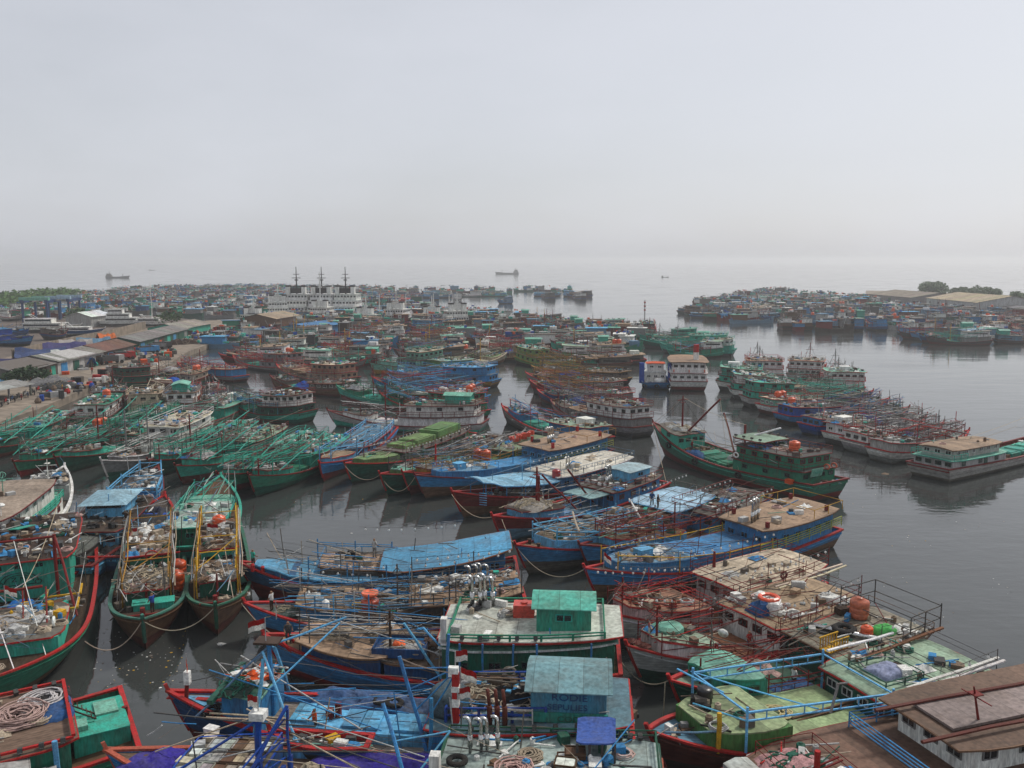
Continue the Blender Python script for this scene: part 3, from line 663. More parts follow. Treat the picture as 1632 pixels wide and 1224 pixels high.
# ---------------------------------------------------------------- boats close by, each built after its own look
def A_brown():
    b = Boat('large boat with a flat rusty brown deck roof and white wheelhouse railed in blue', (1080,1278), (1800,1152), beam=8.4, hull='lgrey', low='dgrey', rail='dred', deck=(.15,.085,.058), zb=3.0, zs=2.0, zm=1.6, p=3.0)
    top = b.house(.05, .80, .99, 1.25, 'lgrey', (.15,.085,.058), 'dred', over=.15, camber=.12, follow=.5, inset=.05)
    b.hatch(.805, .88, .72, 1.0, 'lgrey', 1, lids=False, name='bow_locker')
    wh = b.house(.04, .47, .54, 2.0, 'white', (.17,.105,.075), 'brown', over=.8, over_e=.9, base=top, win=0, door=.62, camber=.06, narrow=.04, y0=-.6)
    b.windows(wh, 5, 'grey', .56, 1.15)
    b.railing(Level(top.z, lambda t: min(.93*b.B, top.hw(t)), .03, .555), .95, 'blue', 4, 1.6, .05, inset=.1)
    m = MB(); x0, x1 = b.X(.12), b.X(.50); zz = wh.z(.3)
    m.box(((x0+x1)/2-.8, -.6, zz+.14), (x1-x0, 2.6, .16)); m.build('roof_panel', 'sheet', b.root, (.27,.215,.20))
    for y in (1.3, -1.75): b.pole((.06, y, zz+.3), (.56, y, zz+.32), .11, 'rbrown', 'roof_pipe')
    for t, y in ((.18, 1.9), (.15, 2.1)):
        m = MB(); m.smooth = True; m.path([(b.X(t), y, zz), (b.X(t), y, zz+2.2), (b.X(t)+.25, y+.1, zz+2.45), (b.X(t)+.9, y+.3, zz+2.45)], .12, 8); m.build('exhaust_pipe', 'pole', b.root, 'rbrown', .2)
    m = MB(); m.smooth = True; m.path([(b.X(.31), 3.4, zz), (b.X(.30), 4.3, zz-.4), (b.X(.30), 4.5, zz-2.6), (b.X(.28), 4.5, zz-3.5)], .11, 6); m.build('drain_pipe', 'pole', b.root, 'rbrown')
    b.mast(.40, .4, zz, 2.4, 'dred', .3, .07, stays=False, lean=.5)
    o = MB(); o.box((0, 0, .3), (.8, .4, .6)); o.build('air_conditioner', 'plastic', b.root, 'white').location = (b.X(.22), 1.4, zz+.02)
    m = MB(); m.path([(b.X(.62), -3.0, wh.z(.5)-.3), (b.X(.60), -3.2, wh.z(.5)+1.4), (b.X(.585), -3.0, wh.z(.5)+1.5)], .07, 6); m.build('vent_pipe', 'pole', b.root, 'grey')
    b.railing(Level(top.z, lambda t: 2.9, .66, .79), .8, 'dred', 2, 1.3, .03)
    b.pole((.80, 2.2, b.S(.8)-.5), (.80, 2.2, b.S(.8)+4.2), .13, 'red', 'mast')
    m = MB()
    for k in (0, .25): m.beam((b.X(.80)-1.1, 2.2+k, b.S(.8)+3.6), (b.X(.80)+1.1, 2.2+k, b.S(.8)+3.0), .05)
    m.build('mast_arm', 'pole', b.root, 'dred')
    b.gear(top, .66, .79, 30, -.7, .2, ['white','red','grey','rope','white','dgreen','lgrey'])
    heap(b, .745, -1.6, top.z(.74), 1.6, 1.0, .5, 'low heap of red and white floats with green net on the brown deck roof', 'pink', seed=5, scol='dgreen')
    tag(place(obj('tyre', shared('tyre', m_tyre)), b, .765, .6, top.z(.76)+.15), 'black tyre lying beside the float heap on the brown deck roof', 'tyre')
    m = MB(); m.box((0, 0, .25), (1.5, .9, .08), 0, .35); m.box((-.1, 0, .05), (.9, .6, .3)); m.box((0,.3,.34),(1.3,.1,.06),0,.35); m.box((0,-.3,.34),(1.3,.1,.06),0,.35)
    place(tag(m.build('hatch_cover', 'paint', None, 'white'), 'tilted white hatch cover propped on the brown deck roof', 'hatch cover'), b, .70, 2.1, top.z(.7), .8)
    tarp(b, .705, 2.4, top.z(.7), .7, .5, .2, 'small blue cloth under the tilted white hatch cover', 'royal', 3)
    for i in range(3): crate(b, .735+.02*i, 3.1, top.z(.73), ['tan','cream','white'][i]+' box by the rail at the front of the brown deck roof', ['tan','cream','white'][i], .5, .45, .3, 0, 'cream')
    return b
def A_greenbox():
    b = Boat('green boat with boxy green cabins under a light blue ladder frame', (1030,1163), (1527,1078), beam=6.0, hull='rbrown', low='dbrown', rail='red', deck='sblue', zb=3.1, p=3.8, inner='red')
    bh = b.house(.67, .87, .80, 1.9, 'green', 'lgreen', None, over=.0, follow=.1, camber=.0, wmat='paint')
    b.cabcol = (.07,.20,.05)
    bh.cab.color = C((.07,.20,.055)); bh.roof.color = C((.27,.34,.18))
    b.hatch(.40, .655, .80, 1.2, (.08,.22,.06), 1, lids=False, name='hold_cover')
    m = MB(); t0, t1 = .402, .653; m.strip([[(b.X(t), y, b.deckz(t)+1.30-.02*abs(y)) for y in (-.78*b.B, 0, .78*b.B)] for t in (t0, .5, .6, t1)], .05); m.build('hold_lid', 'sheet', b.root, (.30,.40,.20))
    ah = b.house(.03, .37, .86, 2.4, 'dgreen', 'pgreen', 'red', over=.45, win=3, wcol='white', narrow=.1)
    b.letters('BAHARI', .36, 0, ah.z(.3)-1.5, .01, 'white') if False else None
    b.gallows(.37, .80, 2.6, 3.4, 'lblue', 2, truss=.55, r=.075, diag=False); b.pole((.80, -2.5, b.S(.8)+2.7), (.60, 2.5, b.S(.6)+2.7), .055, 'lblue', 'brace_pole'); b.pole((.80, 2.4, b.S(.8)+2.2), (.86, -.4, b.S(.86)+1.7), .055, 'lblue', 'brace_pole')
    b.pole((.86, 1.6, b.S(.8)+1.4), (.965, .1, b.S(.96)), .07, 'sblue', 'brace_pole'); b.pole((.86, -1.9, b.S(.86)+3.2), (.80, .4, b.S(.8)+2.9), .06, 'lblue', 'brace_pole')
    b.pole((.86, 1.8, b.S(.86)-.2), (.86, 1.8, b.S(.86)+2.4), .12, 'yellow', 'king_post')
    b.railing(Level(lambda t: b.S(t), lambda t: b.W(t)-.02, .38, .72), .75, 'rbrown', 2, 1.3, .03, ends=False)
    for y in (2.3, 2.7): b.pole((-.01, y, ah.z(.1)+.9), (.30, y-.2, ah.z(.3)+.35), .11, 'white', 'white_pipe')
    b.pole((.12, -2.6, ah.z(.2)+1.0), (.36, -2.5, ah.z(.3)+.9), .10, 'white', 'white_pipe')
    b.railing(Level(ah.z, ah.hw, .0, .16), .8, 'dgrey', 2, 1.4, .03, lamps=.9, tall=.8)
    b.railing(Level(ah.z, lambda t: 1.5, .20, .34), .55, 'dgreen', 2, 1.0, .05)
    b.floods(Level(ah.z, ah.hw, .02, .2), 2)
    for t in (.345, .36): b.pole((t, 2.4, b.deckz(t)), (t, 2.4, ah.z(t)+.3), .12, 'dred', 'stanchion')
    b.gear(bh, .71, .86, 12, -.8, .8, ['wood','gwood','black','rope'])
    b.gear(ah, .03, .30, 22); b.gear(b.deck(), .88, .95, 5, -.4, .4)
    tarp(b, .26, -.1, ah.z(.26), 1.1, .9, .6, 'pale blue cloth bundle railed in on a pale green boat roof', (.24,.27,.40), 8)
    rope_coil(b, .615, -.2, b.deckz(.6)+1.28, .75, 'pale yellow rope coil on the flat green hold lid', (.55,.45,.25), 4)
    m = MB(); m.box((0,0,.08),(4.6,.14,.14)); m.box((.2,.3,.08),(4.2,.12,.12)); m.box((.3,.1,.2),(4.0,.12,.1)); place(tag(m.build('timber_stack','deckwood',None,'brown'),'long brown timbers lying on the flat green hold lid','timber'), b, .49, .3, b.deckz(.5)+1.30, .05)
    m = MB(); m.lathe([(.4,0),(.42,.9),(.4,1.0),(.1,1.02)],n=12); m.smooth=True; place(tag(m.build('barrel','plastic',None,'black'),'black barrel on the boxy green bow cabin','barrel'), b, .80, -1.2, bh.z(.8))
    return b
def A_darkgreen():
    b = Boat('dark green boat with a teal bow cabin lettered in black and white', (1065,1083), (1437,1018), beam=5.8, hull='dgreen', low='dbrown', rail='red', inner='red', deck='pgreen', zb=3.0, p=2.8)
    bh = b.house(.72, .88, .80, 1.7, 'teal', 'mint', 'green', over=.05, follow=.2, camber=.25, win=2, winz=.6)
    b.letters('N  A  I  R', .79, b.B*.80*.9+.05, bh.z(.8)-.65, .5, 'black', bh.cab) if False else None
    ah = b.house(.04, .40, .88, 2.4, 'dgreen', (.24,.22,.17), 'brown', over=.55, win=3)
    tarp(b, .62, 1.2, b.deckz(.6)+.2, 2.6, .8, .7, 'dark blue tarpaulin roll along the deck behind the lettered teal cabin', 'dblue', 7)
    b.hatch(.45, .70, .6, .6, 'dgreen', 2)
    b.railing(Level(ah.z, ah.hw, -.02, .15), 2.0, 'dgrey', 2, 2.2, .05, tall=.2)
    b.railing(ah, .8, 'brown', 2, 1.6, .03, lamps=.8)
    b.floods(Level(ah.z, ah.hw, .0, .1), 2)
    m = MB(); m.smooth = True; m.path([(b.X(.33), -1.6, ah.z(.3)+.3), (b.X(.22), 1.9, ah.z(.2)+.25)], .2, 8); m.build('duct', 'chrome', b.root)
    b.pole((0, 2.9, ah.z(.1)+.6), (.40, 3.0, ah.z(.35)+.2), .12, 'rust', 'derrick_pole')
    water_drum(b, .13, -1.4, ah.z(.1), 'rust orange water drum near the black lamp frame at a brown boat roof edge', (.42,.11,.05), 1.2).scale = (1.3,1.3,1.4)
    water_drum(b, .23, .9, ah.z(.2), 'small tipped orange drum beside the green sack', 'orange').scale = (.8,.8,.8)
    tarp(b, .15, .9, ah.z(.15), .7, .6, .6, 'bright green sack on the brown boat roof', (.08,.42,.10), 5)
    for k in range(2): tag(place(obj('tyre', shared('tyre', m_tyre)), b, .27, -.2, ah.z(.27)+.15+.28*k), ['lower','upper'][k]+' black tyre of the pair by the rust orange drum', 'tyre').scale = (1.5,1.5,1.2)
    m = MB()
    for i in range(7): m.box((-.75+i*.25, 0, .45), (.05, .06, .9)); m.box((-.75+i*.25, .8, .45), (.05, .06, .9))
    m.box((0, 0, .9), (1.7, .08, .08)); m.box((0, .8, .9), (1.7, .08, .08)); m.box((0, .4, .05), (1.7, .8, .06)); place(tag(m.build('cage_crate', 'pole', None, 'yellow'), 'yellow slatted cage crate at the front of the brown boat roof', 'crate'), b, .385, .6, ah.z(.38), .1)
    heap(b, .62, -1.0, b.deckz(.6)+.6, 1.6, 1.2, .5, 'pinkish net heap spread on the dark green boat deck', 'prope', seed=9)
    b.gear(ah, .05, .38, 22); b.gear(b.deck(), .45, .7, 25); b.rigging(.35, .9, 1.2, 2.4, 10, ['rbrown','dred','dgrey'])
    b.gallows(.40, .72, 2.3, 1.8, 'dred', 3, r=.045, diag=False)
    b.mast(.88, 0, b.S(.88), 1.8, 'dred', 0, .08, stays=False)
    return b
def A_white():
    b = Boat('grey and white boat with mint green box on its bow cabin and red poles', (997,1028), (1328,966), beam=5.8, hull='lgrey', low='dgreen', rail='red', inner='lgrey', deck='tan', zb=3.2, p=2.9, pl=.45)
    bh = b.house(.70, .89, .82, 1.6, 'white', 'pgreen', 'red', over=.06, follow=.5, camber=.02)
    m = MB(); m.lathe([(1.0,0),(1.0,.55),(.7,.75),(.1,.76)], n=8); m.build('deck_box', 'paint', b.root, 'mint').location = (b.X(.80), -.5, bh.z(.8)-.05)
    ah = b.house(.04, .44, .88, 2.5, 'white', 'tan', 'red', over=.5, win=4, wcol='dred')
    b.hatch(.47, .68, .65, .5, 'rust', 2)
    b.gallows(.44, .90, 2.6, 1.7, 'dred', 4, r=.045, truss=.25, cross=False)
    b.railing(ah, .9, 'dred', 2, 1.5, .035, lamps=.8, tall=1.1)
    b.railing(Level(lambda t: b.S(t), b.W, .05, .45), 1.1, 'dred', 3, 1.4, .04, ends=False)
    tarp(b, .40, .2, ah.z(.4), .9, .9, .8, 'blue tarpaulin bundle behind the white sacks on a tan boat roof', 'dblue', 4)
    for k in range(4): 
        m = MB(); m.box((0,0,.13),(1.1,.7,.24)); m.box((0,0,.27),(.9,.5,.06)); place(tag(m.build('sack','cloth',None,'white',.1), ['lowest','second','third','topmost'][k]+' white sack of the pile on the tan boat roof','sack'), b, .375, .9, ah.z(.37)+.27*k, .2*k)
    m = MB(); m.torus((0,0,.15),.6,.16,10,6); place(tag(m.build('life_raft','plastic',None,(.75,.10,.04)), 'bright orange float ring on top of the white sacks','float'), b, .375, .4, ah.z(.37)+1.05)
    b.gear(ah, .08, .42, 26, pal=['white','lgrey','wood','tan','white','grey']); b.gear(bh, .71, .88, 16, pal=['wood','gwood','rope','pgreen']); b.gear(b.deck(), .46, .7, 26)
    b.rigging(.35, .9, 1.2, 2.8, 12, ['dred','rbrown','red','dgrey'])
    m = MB(); m.smooth = True; m.lathe([(.05,.0),(.12,.1),(.32,.45),(.34,.47)], n=12); o = m.build('loudhailer', 'plastic', b.root, 'white'); o.location = (b.X(.66), 1.9, b.S(.66)+2.2); o.rotation_euler = (1.5, 0, 2)
    b.mast(.88, .2, b.S(.88), 3.4, 'dred', .2, .09)
    b.flag(.9, 0, b.S(.9)+.3)
    m = MB()
    for k in range(4): m.lathe([(.05,0),(.4,.2),(.05,.4)], (b.X(.925)+.2*k, .2-.2*k, b.S(.92)+.05+.1*k), 6)
    m.build('anchor_heap', 'pole', b.root, 'rbrown')
    return b
def A_pinkwhite():
    b = Boat('white boat with pale pink bow, black name board and cream aft roof', (953,972), (1280,915), beam=5.8, hull='white', low='dgrey', rail='red', inner='pink', deck='rust', zb=3.2, p=2.8, pl=.3)
    bh = b.house(.60, .90, .86, 1.5, (.62,.48,.48), (.30,.15,.10), 'red', over=.05, follow=.6, camber=.02)
    m = MB(); m.box((0,0,0),(1.9,.05,.42)); nb = m.build('name_board', 'paint', b.root, 'black'); nb.location = (b.X(.745), bh.wall(.745)+.09, b.deckz(.745)+1.05); nb.rotation_euler = (0,0,-.12)
    ah = b.house(.03, .44, .88, 2.5, 'lgrey', 'cream', 'red', over=.5, win=5, wcol='dred')
    b.railing(bh, .85, 'red', 3, 1.3, .03); b.railing(ah, .8, 'dred', 2, 1.7, .035, lamps=.8, tall=.9)
    b.gallows(.46, .93, 2.7, 1.9, 'dred', 4, r=.045, truss=.001, cross=False, diag=False); 
    for y in (3.2, 3.55): b.pole((-.02, y, ah.z(.05)+.2), (.34, y, ah.z(.3)+.1), .10, 'cream', 'white_pipe')
    for k in range(9): 
        m = MB(); m.beam((b.X(.05), 2.95, b.S(.1)+.3+.22*k), (b.X(.40), 2.95, b.S(.3)+.2+.22*k), .05); m.build('side_slat', 'pole', b.root, 'lgrey', .1)
    for sg in (1, -1):
        m = MB(); pts = [(b.X(t), sg*3.1, b.S(t)+2.6) for t in (.5,.6,.7,.8,.9)]; b.lamps(pts, .7)
    m = MB(); m.smooth = True; m.torus((b.X(.25), 2.4, ah.z(.25)+.4), .3, .09, 12, 6, axis='y'); m.build('roof_pipe_loop', 'pole', b.root, 'rbrown')
    heap(b, .83, .2, bh.z(.83), 1.3, 1.0, .45, 'brown net heap on the rust red bow deck of the pale pink boat', 'dbrown', seed=12)
    b.gear(bh, .62, .88, 24, pal=['brown','rope','rust','wood','gwood']); b.gear(ah, .05, .42, 12, pal=['rope','cream','gwood']); b.rigging(.4, .92, 1.4, 2.6, 10, ['dred','rbrown','red'])
    b.mast(.89, -.2, b.S(.89), 3.0, 'dred', .2, .09); b.mast(.36, -2.4, ah.z(.36), 1.5, 'dred', 0, .14, stays=False)
    b.stay((.985, 0, b.S(.98)), (.89, 0, b.S(.89)+2.8), .1)
    return b
def A_bluehatch():
    b = Boat('blue boat with a long blue hold box, tan roof with steel exhausts and yellow-green rails', (930,905), (1308,834), beam=6.0, hull='blue', low='brown', rail='red', inner='blue', deck='gwood', zb=3.1, p=2.7, pl=.5)
    bh = b.house(.66, .90, .84, 1.6, 'blue', 'sblue', 'blue', over=.0, follow=.35, camber=.03)
    b.hatch(.38, .68, .68, 1.9, 'blue', 1, lids=False, name='hold_cover')
    m = MB(); m.box((b.X(.545), 0, b.deckz(.54)+2.0), (1.6, 1.3, .12)); m.build('hold_lid', 'sheet', b.root, 'blue')
    ah = b.house(.05, .37, .86, 3.3, 'blue', 'tan', 'brown', over=.6, win=6, wcol='blue', narrow=.12)
    b.railing(Level(lambda t: b.S(t)+.6, b.W, .0, .42), 1.0, 'ygreen', 4, 1.5, .045, ends=False, name='balcony_rail')
    b.railing(Level(bh.z, bh.hw, .66, .90), .9, 'blue', 2, 1.6, .035, lamps=.7); b.gallows(.36, .91, 2.8, 2.0, 'yellow', 4, r=.05, truss=.0001, cross=False, diag=False)
    b.lamps([(b.X(t), b.near_y*(b.W(t)+.15), b.S(t)+.7) for t in (.45,.55,.65,.75,.85,.93)], .55)
    b.exhausts(.335, .3, ah.z(.33), 4); 
    for t, y in ((.36, 2.2), (.33, -2.3), (.08, 2.2), (.06, -2.2)):
        m = MB(); m.box((0,0,.3),(.25,.3,.6)); m.build('bollard', 'paint', b.root, 'dred').location = (b.X(t), y, ah.z(t))
    for t, y in ((.29, 1.5), (.37, -.2)): m = MB(); m.box((0,0,.25),(.8,.5,.5)); m.build('vent_box', 'paint', b.root, 'lgrey').location = (b.X(t), y, ah.z(t))
    b.railing(Level(ah.z, ah.hw, .02, .18), .9, 'yellow', 1, 2.2, .04)
    m = MB(); m.box((0,0,.5),(1.2,1.0,1.0)); m.box((0,0,1.03),(1.3,1.1,.08)); m.build('deck_locker', 'paint', b.root, 'lblue').location = (b.X(.80), .4, bh.z(.8)-.05)
    b.gear(bh, .68, .88, 20, pal=['rope','gwood','wood','dgreen','grey']); b.gear(b.deck(), .0, .05, 5); b.gear(ah, .1, .33, 8)
    b.mast(.52, 1.2, b.deckz(.5), 4.2, 'dgrey', 0, .05, stays=False); b.flag(.93, 0, b.S(.93))
    return b
def A_redframes():
    b = Boat('blue boat hung all over with red pole frames and a plank deck', (922,868), (1215,795), beam=5.6, hull='blue', low='rbrown', rail='dred', deck='brown', zb=2.9)
    bh = b.house(.58, .88, .84, 1.3, 'lblue', 'brown', 'red', over=.1, follow=.6, camber=.03, rmat='deckwood')
    ah = b.house(.08, .42, .82, 2.2, 'blue', 'gwood', 'dred', over=.4, win=4)
    b.gallows(.34, .88, 2.6, 2.6, 'dred', 4, r=.06, truss=.4); b.railing(bh, .8, 'dred', 2, 1.4, .04); b.railing(ah, 1.0, 'dred', 2, 1.5, .04, lamps=.8)
    b.gear(bh, .6, .87, 14, pal=['wood','brown','mint','rope']); b.gear(ah, .1, .4, 30); b.rigging(.1, .9, 1.2, 2.6, 16, ['red','dred','rbrown','lgrey'])
    b.mast(.62, 1.8, b.S(.6), 4.4, 'dred', 0, .10, stays=False)
    b.floods(ah, 4)
    return b
def A_lblue():
    b = Boat('blue boat with pale blue bow cabin and light blue pipe frame over its deck', (820,868), (1108,806), beam=6.0, hull='blue', low='gwood', rail='red', inner='tan', deck='tan', zb=3.1, p=2.7, pl=.45)
    bh = b.house(.60, .86, .86, 1.7, 'lblue', 'wood', 'lblue', over=.02, follow=.3, camber=.02, rmat='deckwood', door=.18, wcol='dgrey')
    ah = b.house(.28, .46, .72, 2.2, (.20,.13,.07), 'brown', 'dbrown', over=.25)
    a2 = b.house(.02, .27, .84, 2.5, 'lblue', (.35,.52,.66), 'lblue', over=.5, win=3, camber=.05)
    b.gallows(.36, .86, 2.8, 2.3, 'lblue', 4, r=.075, truss=.5); b.gallows(.0, .26, 2.9, .9, 'gwood', 3, lev=a2, r=.04, truss=.001, diag=False)
    b.lamps([(b.X(t), -2.8, a2.z(t)+.9) for t in (-.1,.0,.1,.2)], .6)
    b.pole((.80, 2.6, b.S(.8)+2.2), (.62, -2.4, b.S(.6)+2.6), .09, 'rope', 'boom'); b.pole((.42, 1.5, ah.z(.4)+.1), (.33, -1.8, ah.z(.3)+1.0), .08, 'white', 'white_pipe')
    heap(b, .72, .2, bh.z(.72), 2.4, 1.7, .45, 'grey brown net heap strewn on the pale blue bow cabin roof', 'gwood', seed=15, strands=30)
    tarp(b, .62, -.4, bh.z(.62), 1.0, 1.2, .35, 'black sheet crumpled on the pale blue bow cabin roof', 'black', 6)
    b.gear(bh, .5, .84, 26, pal=['gwood','rope','wood','cream','lgrey']); b.gear(ah, .3, .44, 14); b.gear(b.deck(), .46, .6, 12); b.rigging(.3, .8, 1.0, 2.4, 10, ['lblue','gwood','lgrey'])
    for t, y in ((.92, .8), (.90, -.8)): m = MB(); m.lathe([(.14,0),(.12,.5),(.2,.52),(.2,.6),(.05,.62)], n=8); m.build('bollard', 'pole', b.root, 'dbrown').location = (b.X(t), y, b.deckz(t))
    b.railing(Level(lambda t: b.S(t), b.W, .3, .6), .8, 'gwood', 2, 1.4, .035, ends=False)
    p1 = person(b.w(.285, .8, ah.z(.3)), b.a+2, 'person in dark clothes at the edge of a brown cabin roof', 'black', 'dgrey')
    p2 = person(b.w(.27, -.2, ah.z(.3)), b.a+1, 'second dark-clothed person a step behind on the brown cabin roof', 'dblue', 'dgrey')
    return b
def A_nettop():
    b = Boat('red-sided boat with net piled on its pale blue bow cabin and red tripod mast', (783,822), (1042,764), beam=5.6, hull='dred', low='sblue', rail='red', inner='dred', deck='gwood', zb=3.0, pl=.5)
    bh = b.house(.70, .88, .82, 1.5, 'lblue', 'dbrown', 'dred', over=.25, follow=.3)
    heap(b, .79, 0, bh.z(.79), 2.3, 1.8, .6, 'big pale grey net heap around a red mast on a pale blue cabin', (.30,.28,.25), seed=21, strands=40)
    ah = b.house(.08, .40, .84, 2.2, 'blue', 'gwood', 'dred', over=.4, win=4)
    b.shed(ah, .12, .26, -1.4, 1.6, 1.5, .1, 'lblue', (.30,.42,.45)); b.exhausts(.33, .2, ah.z(.33), 4)
    b.mast(.76, 0, bh.z(.76), 4.6, 'dred', .3, .14); b.pole((.76, .3, bh.z(.76)+.2), (.80, 1.2, bh.z(.76)+4.0), .10, 'dred'); b.pole((.60, 1.6, b.S(.6)+.4), (.74, .2, bh.z(.76)+3.6), .10, 'dred'); b.pole((.45, .6, b.S(.5)+.3), (.60, .4, b.S(.6)+5.2), .12, 'dred')
    b.hatch(.44, .68, .6, .5, 'sblue', 3); b.railing(ah, .9, 'dred', 2, 1.5, .04); b.gear(ah, .1, .4, 30); b.gear(b.deck(), .42, .7, 26); b.rigging(.3, .8, .8, 2.0, 8, ['dred','lgrey','lblue'])
    b.house(.40, .52, .6, 2.0, 'blue', (.25,.42,.42), None, over=.3, open_=True)
    return b
def A_awning():
    b = Boat('red-bowed boat under a long light blue awning with a white aft roof', (719,783), (985,744), beam=5.8, hull='dred', low='brown', rail='red', inner='red', deck='gwood', zb=3.2, pl=.45)
    aw = b.house(.50, .86, .86, 2.1, 'blue', 'lblue', 'lblue', over=.5, open_=True, follow=.8, camber=.35); aw.roof.color = C((.22,.45,.60))
    ah = b.house(.02, .48, .84, 2.6, 'blue', 'cream', 'white', over=.6, win=8, wcol='blue'); ah.roof.color = C((.66,.62,.52))
    b.railing(Level(ah.z, ah.hw, .0, .5), .9, 'sblue', 2, 1.6, .035, lamps=.8); b.mast(.66, 1.2, b.S(.66), 4, 'lblue', 0, .06, stays=False); b.mast(.50, -1.8, b.S(.5), 4, 'lblue', 0, .06, stays=False)
    water_drum(b, .49, 2.0, b.S(.5)+1.9, 'single faded red drum on the white-roofed boat beside the light blue awning', 'red')
    b.exhausts(.36, .5, ah.z(.36), 3, sc=.7); b.gear(ah, .05, .45, 10, pal=['white','lgrey','cream']); b.gear(b.deck(), .5, .8, 14); b.stay((.99, 0, b.S(.99)), (.86, .5, aw.z(.86)), .1)
    for k in range(6): b.pole((.90-.0*k, 1.4, b.deckz(.8)+.3*k), (.885, 2.1, b.deckz(.8)+.3*k), .04, 'lblue', 'ladder_rung')
    return b
def A_tanroof():
    b = Boat('blue boat with a sky blue locker forward and a tan roof with four shining exhausts', (660,757), (957,712), beam=6.0, hull='blue', low='brown', rail='dred', inner='blue', deck='gwood', zb=3.1, pl=.5)
    bh = b.house(.66, .90, .84, 1.5, 'blue', 'sblue', 'blue', over=.0, follow=.35, camber=.03)
    b.hatch(.40, .66, .62, 1.7, 'blue', 1, lids=False, name='hold_cover')
    m = MB(); m.box((0,0,.45),(1.2,1.0,.9)); m.box((0,0,.93),(1.3,1.1,.08)); m.build('deck_locker', 'paint', b.root, 'lblue').location = (b.X(.80), .3, bh.z(.8)-.05)
    ah = b.house(.04, .39, .86, 3.2, 'blue', 'tan', 'brown', over=.6, win=8, wcol='lblue'); b.exhausts(.30, -.2, ah.z(.3), 4)
    for t, y in ((.37, 2.2), (.34, -2.3), (.08, 2.0), (.07, -2.2)): m = MB(); m.box((0,0,.4),(.28,.3,.8)); m.build('bollard', 'paint', b.root, 'red').location = (b.X(t), y, ah.z(t))
    b.railing(Level(lambda t: b.S(t)+.6, b.W, .0, .42), 1.0, 'ygreen', 3, 1.5, .045, ends=False, name='balcony_rail'); b.railing(bh, .9, 'blue', 2, 1.6, .035, lamps=.8); b.railing(Level(ah.z, ah.hw, .0, .2), .9, 'ochre', 1, 2.4, .05)
    b.gear(bh, .68, .88, 14, pal=['gwood','rope','grey']); b.gear(ah, .1, .35, 6); b.mast(.55, 1, b.deckz(.5), 4.5, 'blue', 0, .06, stays=False)
    return b
def A_drums():
    b = Boat('green boat with yellow rail frames, twin orange drums and a heap of red cans', (640,752), (868,700), beam=5.6, hull='dgreen', low='rbrown', rail='red', deck='gwood', zb=3.2)
    bh = b.house(.70, .88, .8, 1.2, 'ochre', 'gwood', 'dred', over=.1, follow=.4); b.hatch(.42, .68, .7, 1.0, (.12,.22,.08), 3); ah = b.house(.10, .40, .84, 2.0, 'green', (.20,.26,.15), 'brown', over=.4)
    b.gallows(.36, .90, 2.6, 1.9, 'ochre', 5, r=.055, truss=.5); b.mast(.80, 0, bh.z(.8), 3.2, 'red', 0, .14, stays=False)
    for k, y in ((0, -.6), (1, .7)): water_drum(b, .50, y, b.deckz(.5)+1.1, ['one orange drum of the pair farther from the yellow rail frame','one orange drum of the pair closer to the yellow rail frame'][k]).scale = (1.25,1.25,1.35)
    rr = random.Random(4)
    for k in range(12):
        m = MB(); m.box((0,0,.3),(.7,.5,.6)); m.box((0,0,.65),(.3,.12,.12)); m.lathe([(.09,0),(.09,.1)],(.25,0,.6),6)
        place(tag(m.build('jerry_can', 'plastic', None, (.62,.07,.03), .1), 'orange red jerry can in the heap on the green boat roof', 'jerry can', 'orange red jerry cans heaped on the green boat'), b, .14+.035*(k % 4)+rr.uniform(-.01,.01), -.8+.8*(k//4 % 3)+rr.uniform(-.2,.2), ah.z(.2)+(.0 if k < 8 else .62), rr.uniform(0,3))
    b.gear(ah, .25, .4, 14); b.gear(b.deck(), .4, .7, 18); b.rigging(.2, .9, 1.0, 2.2, 12, ['ochre','gwood','rbrown']); b.flag(.36, 2.2, ah.z(.36)+1.2)
    m = MB()
    for k in range(10): m.beam((b.X(.62)+.35*k, 2.5, b.S(.7)-.1), (b.X(.62)+.35*k, 2.5, b.S(.7)+1.3), .05)
    m.build('side_fence', 'pole', b.root, 'wood')
    return b
def A_olive():
    b = Boat('dark green boat with a flat teal deck and rope-slung bow', (604,755), (803,702), beam=5.6, hull='dgreen', low='dgreen', rail='red', deck='gwood', zb=3.0, inner='lgreen')
    bh = b.house(.70, .88, .82, 1.1, (.10,.2,.07), 'mint', None, over=.05, follow=.4); b.hatch(.40, .68, .75, 1.1, 'teal', 1); ah = b.house(.06, .36, .84, 2.0, 'dgreen', 'gwood', 'brown', over=.3)
    b.gallows(.10, .88, 2.6, 2.4, 'dgrey', 6, r=.05); b.gear(bh, .7, .86, 14); b.gear(ah, .08, .34, 30); b.rigging(.1, .9, 1.4, 3.0, 18, ['dgrey','gwood','lgrey','rbrown']); b.mast(.72, .5, bh.z(.7), 3.0, 'dgreen', .3, .08)
    return b
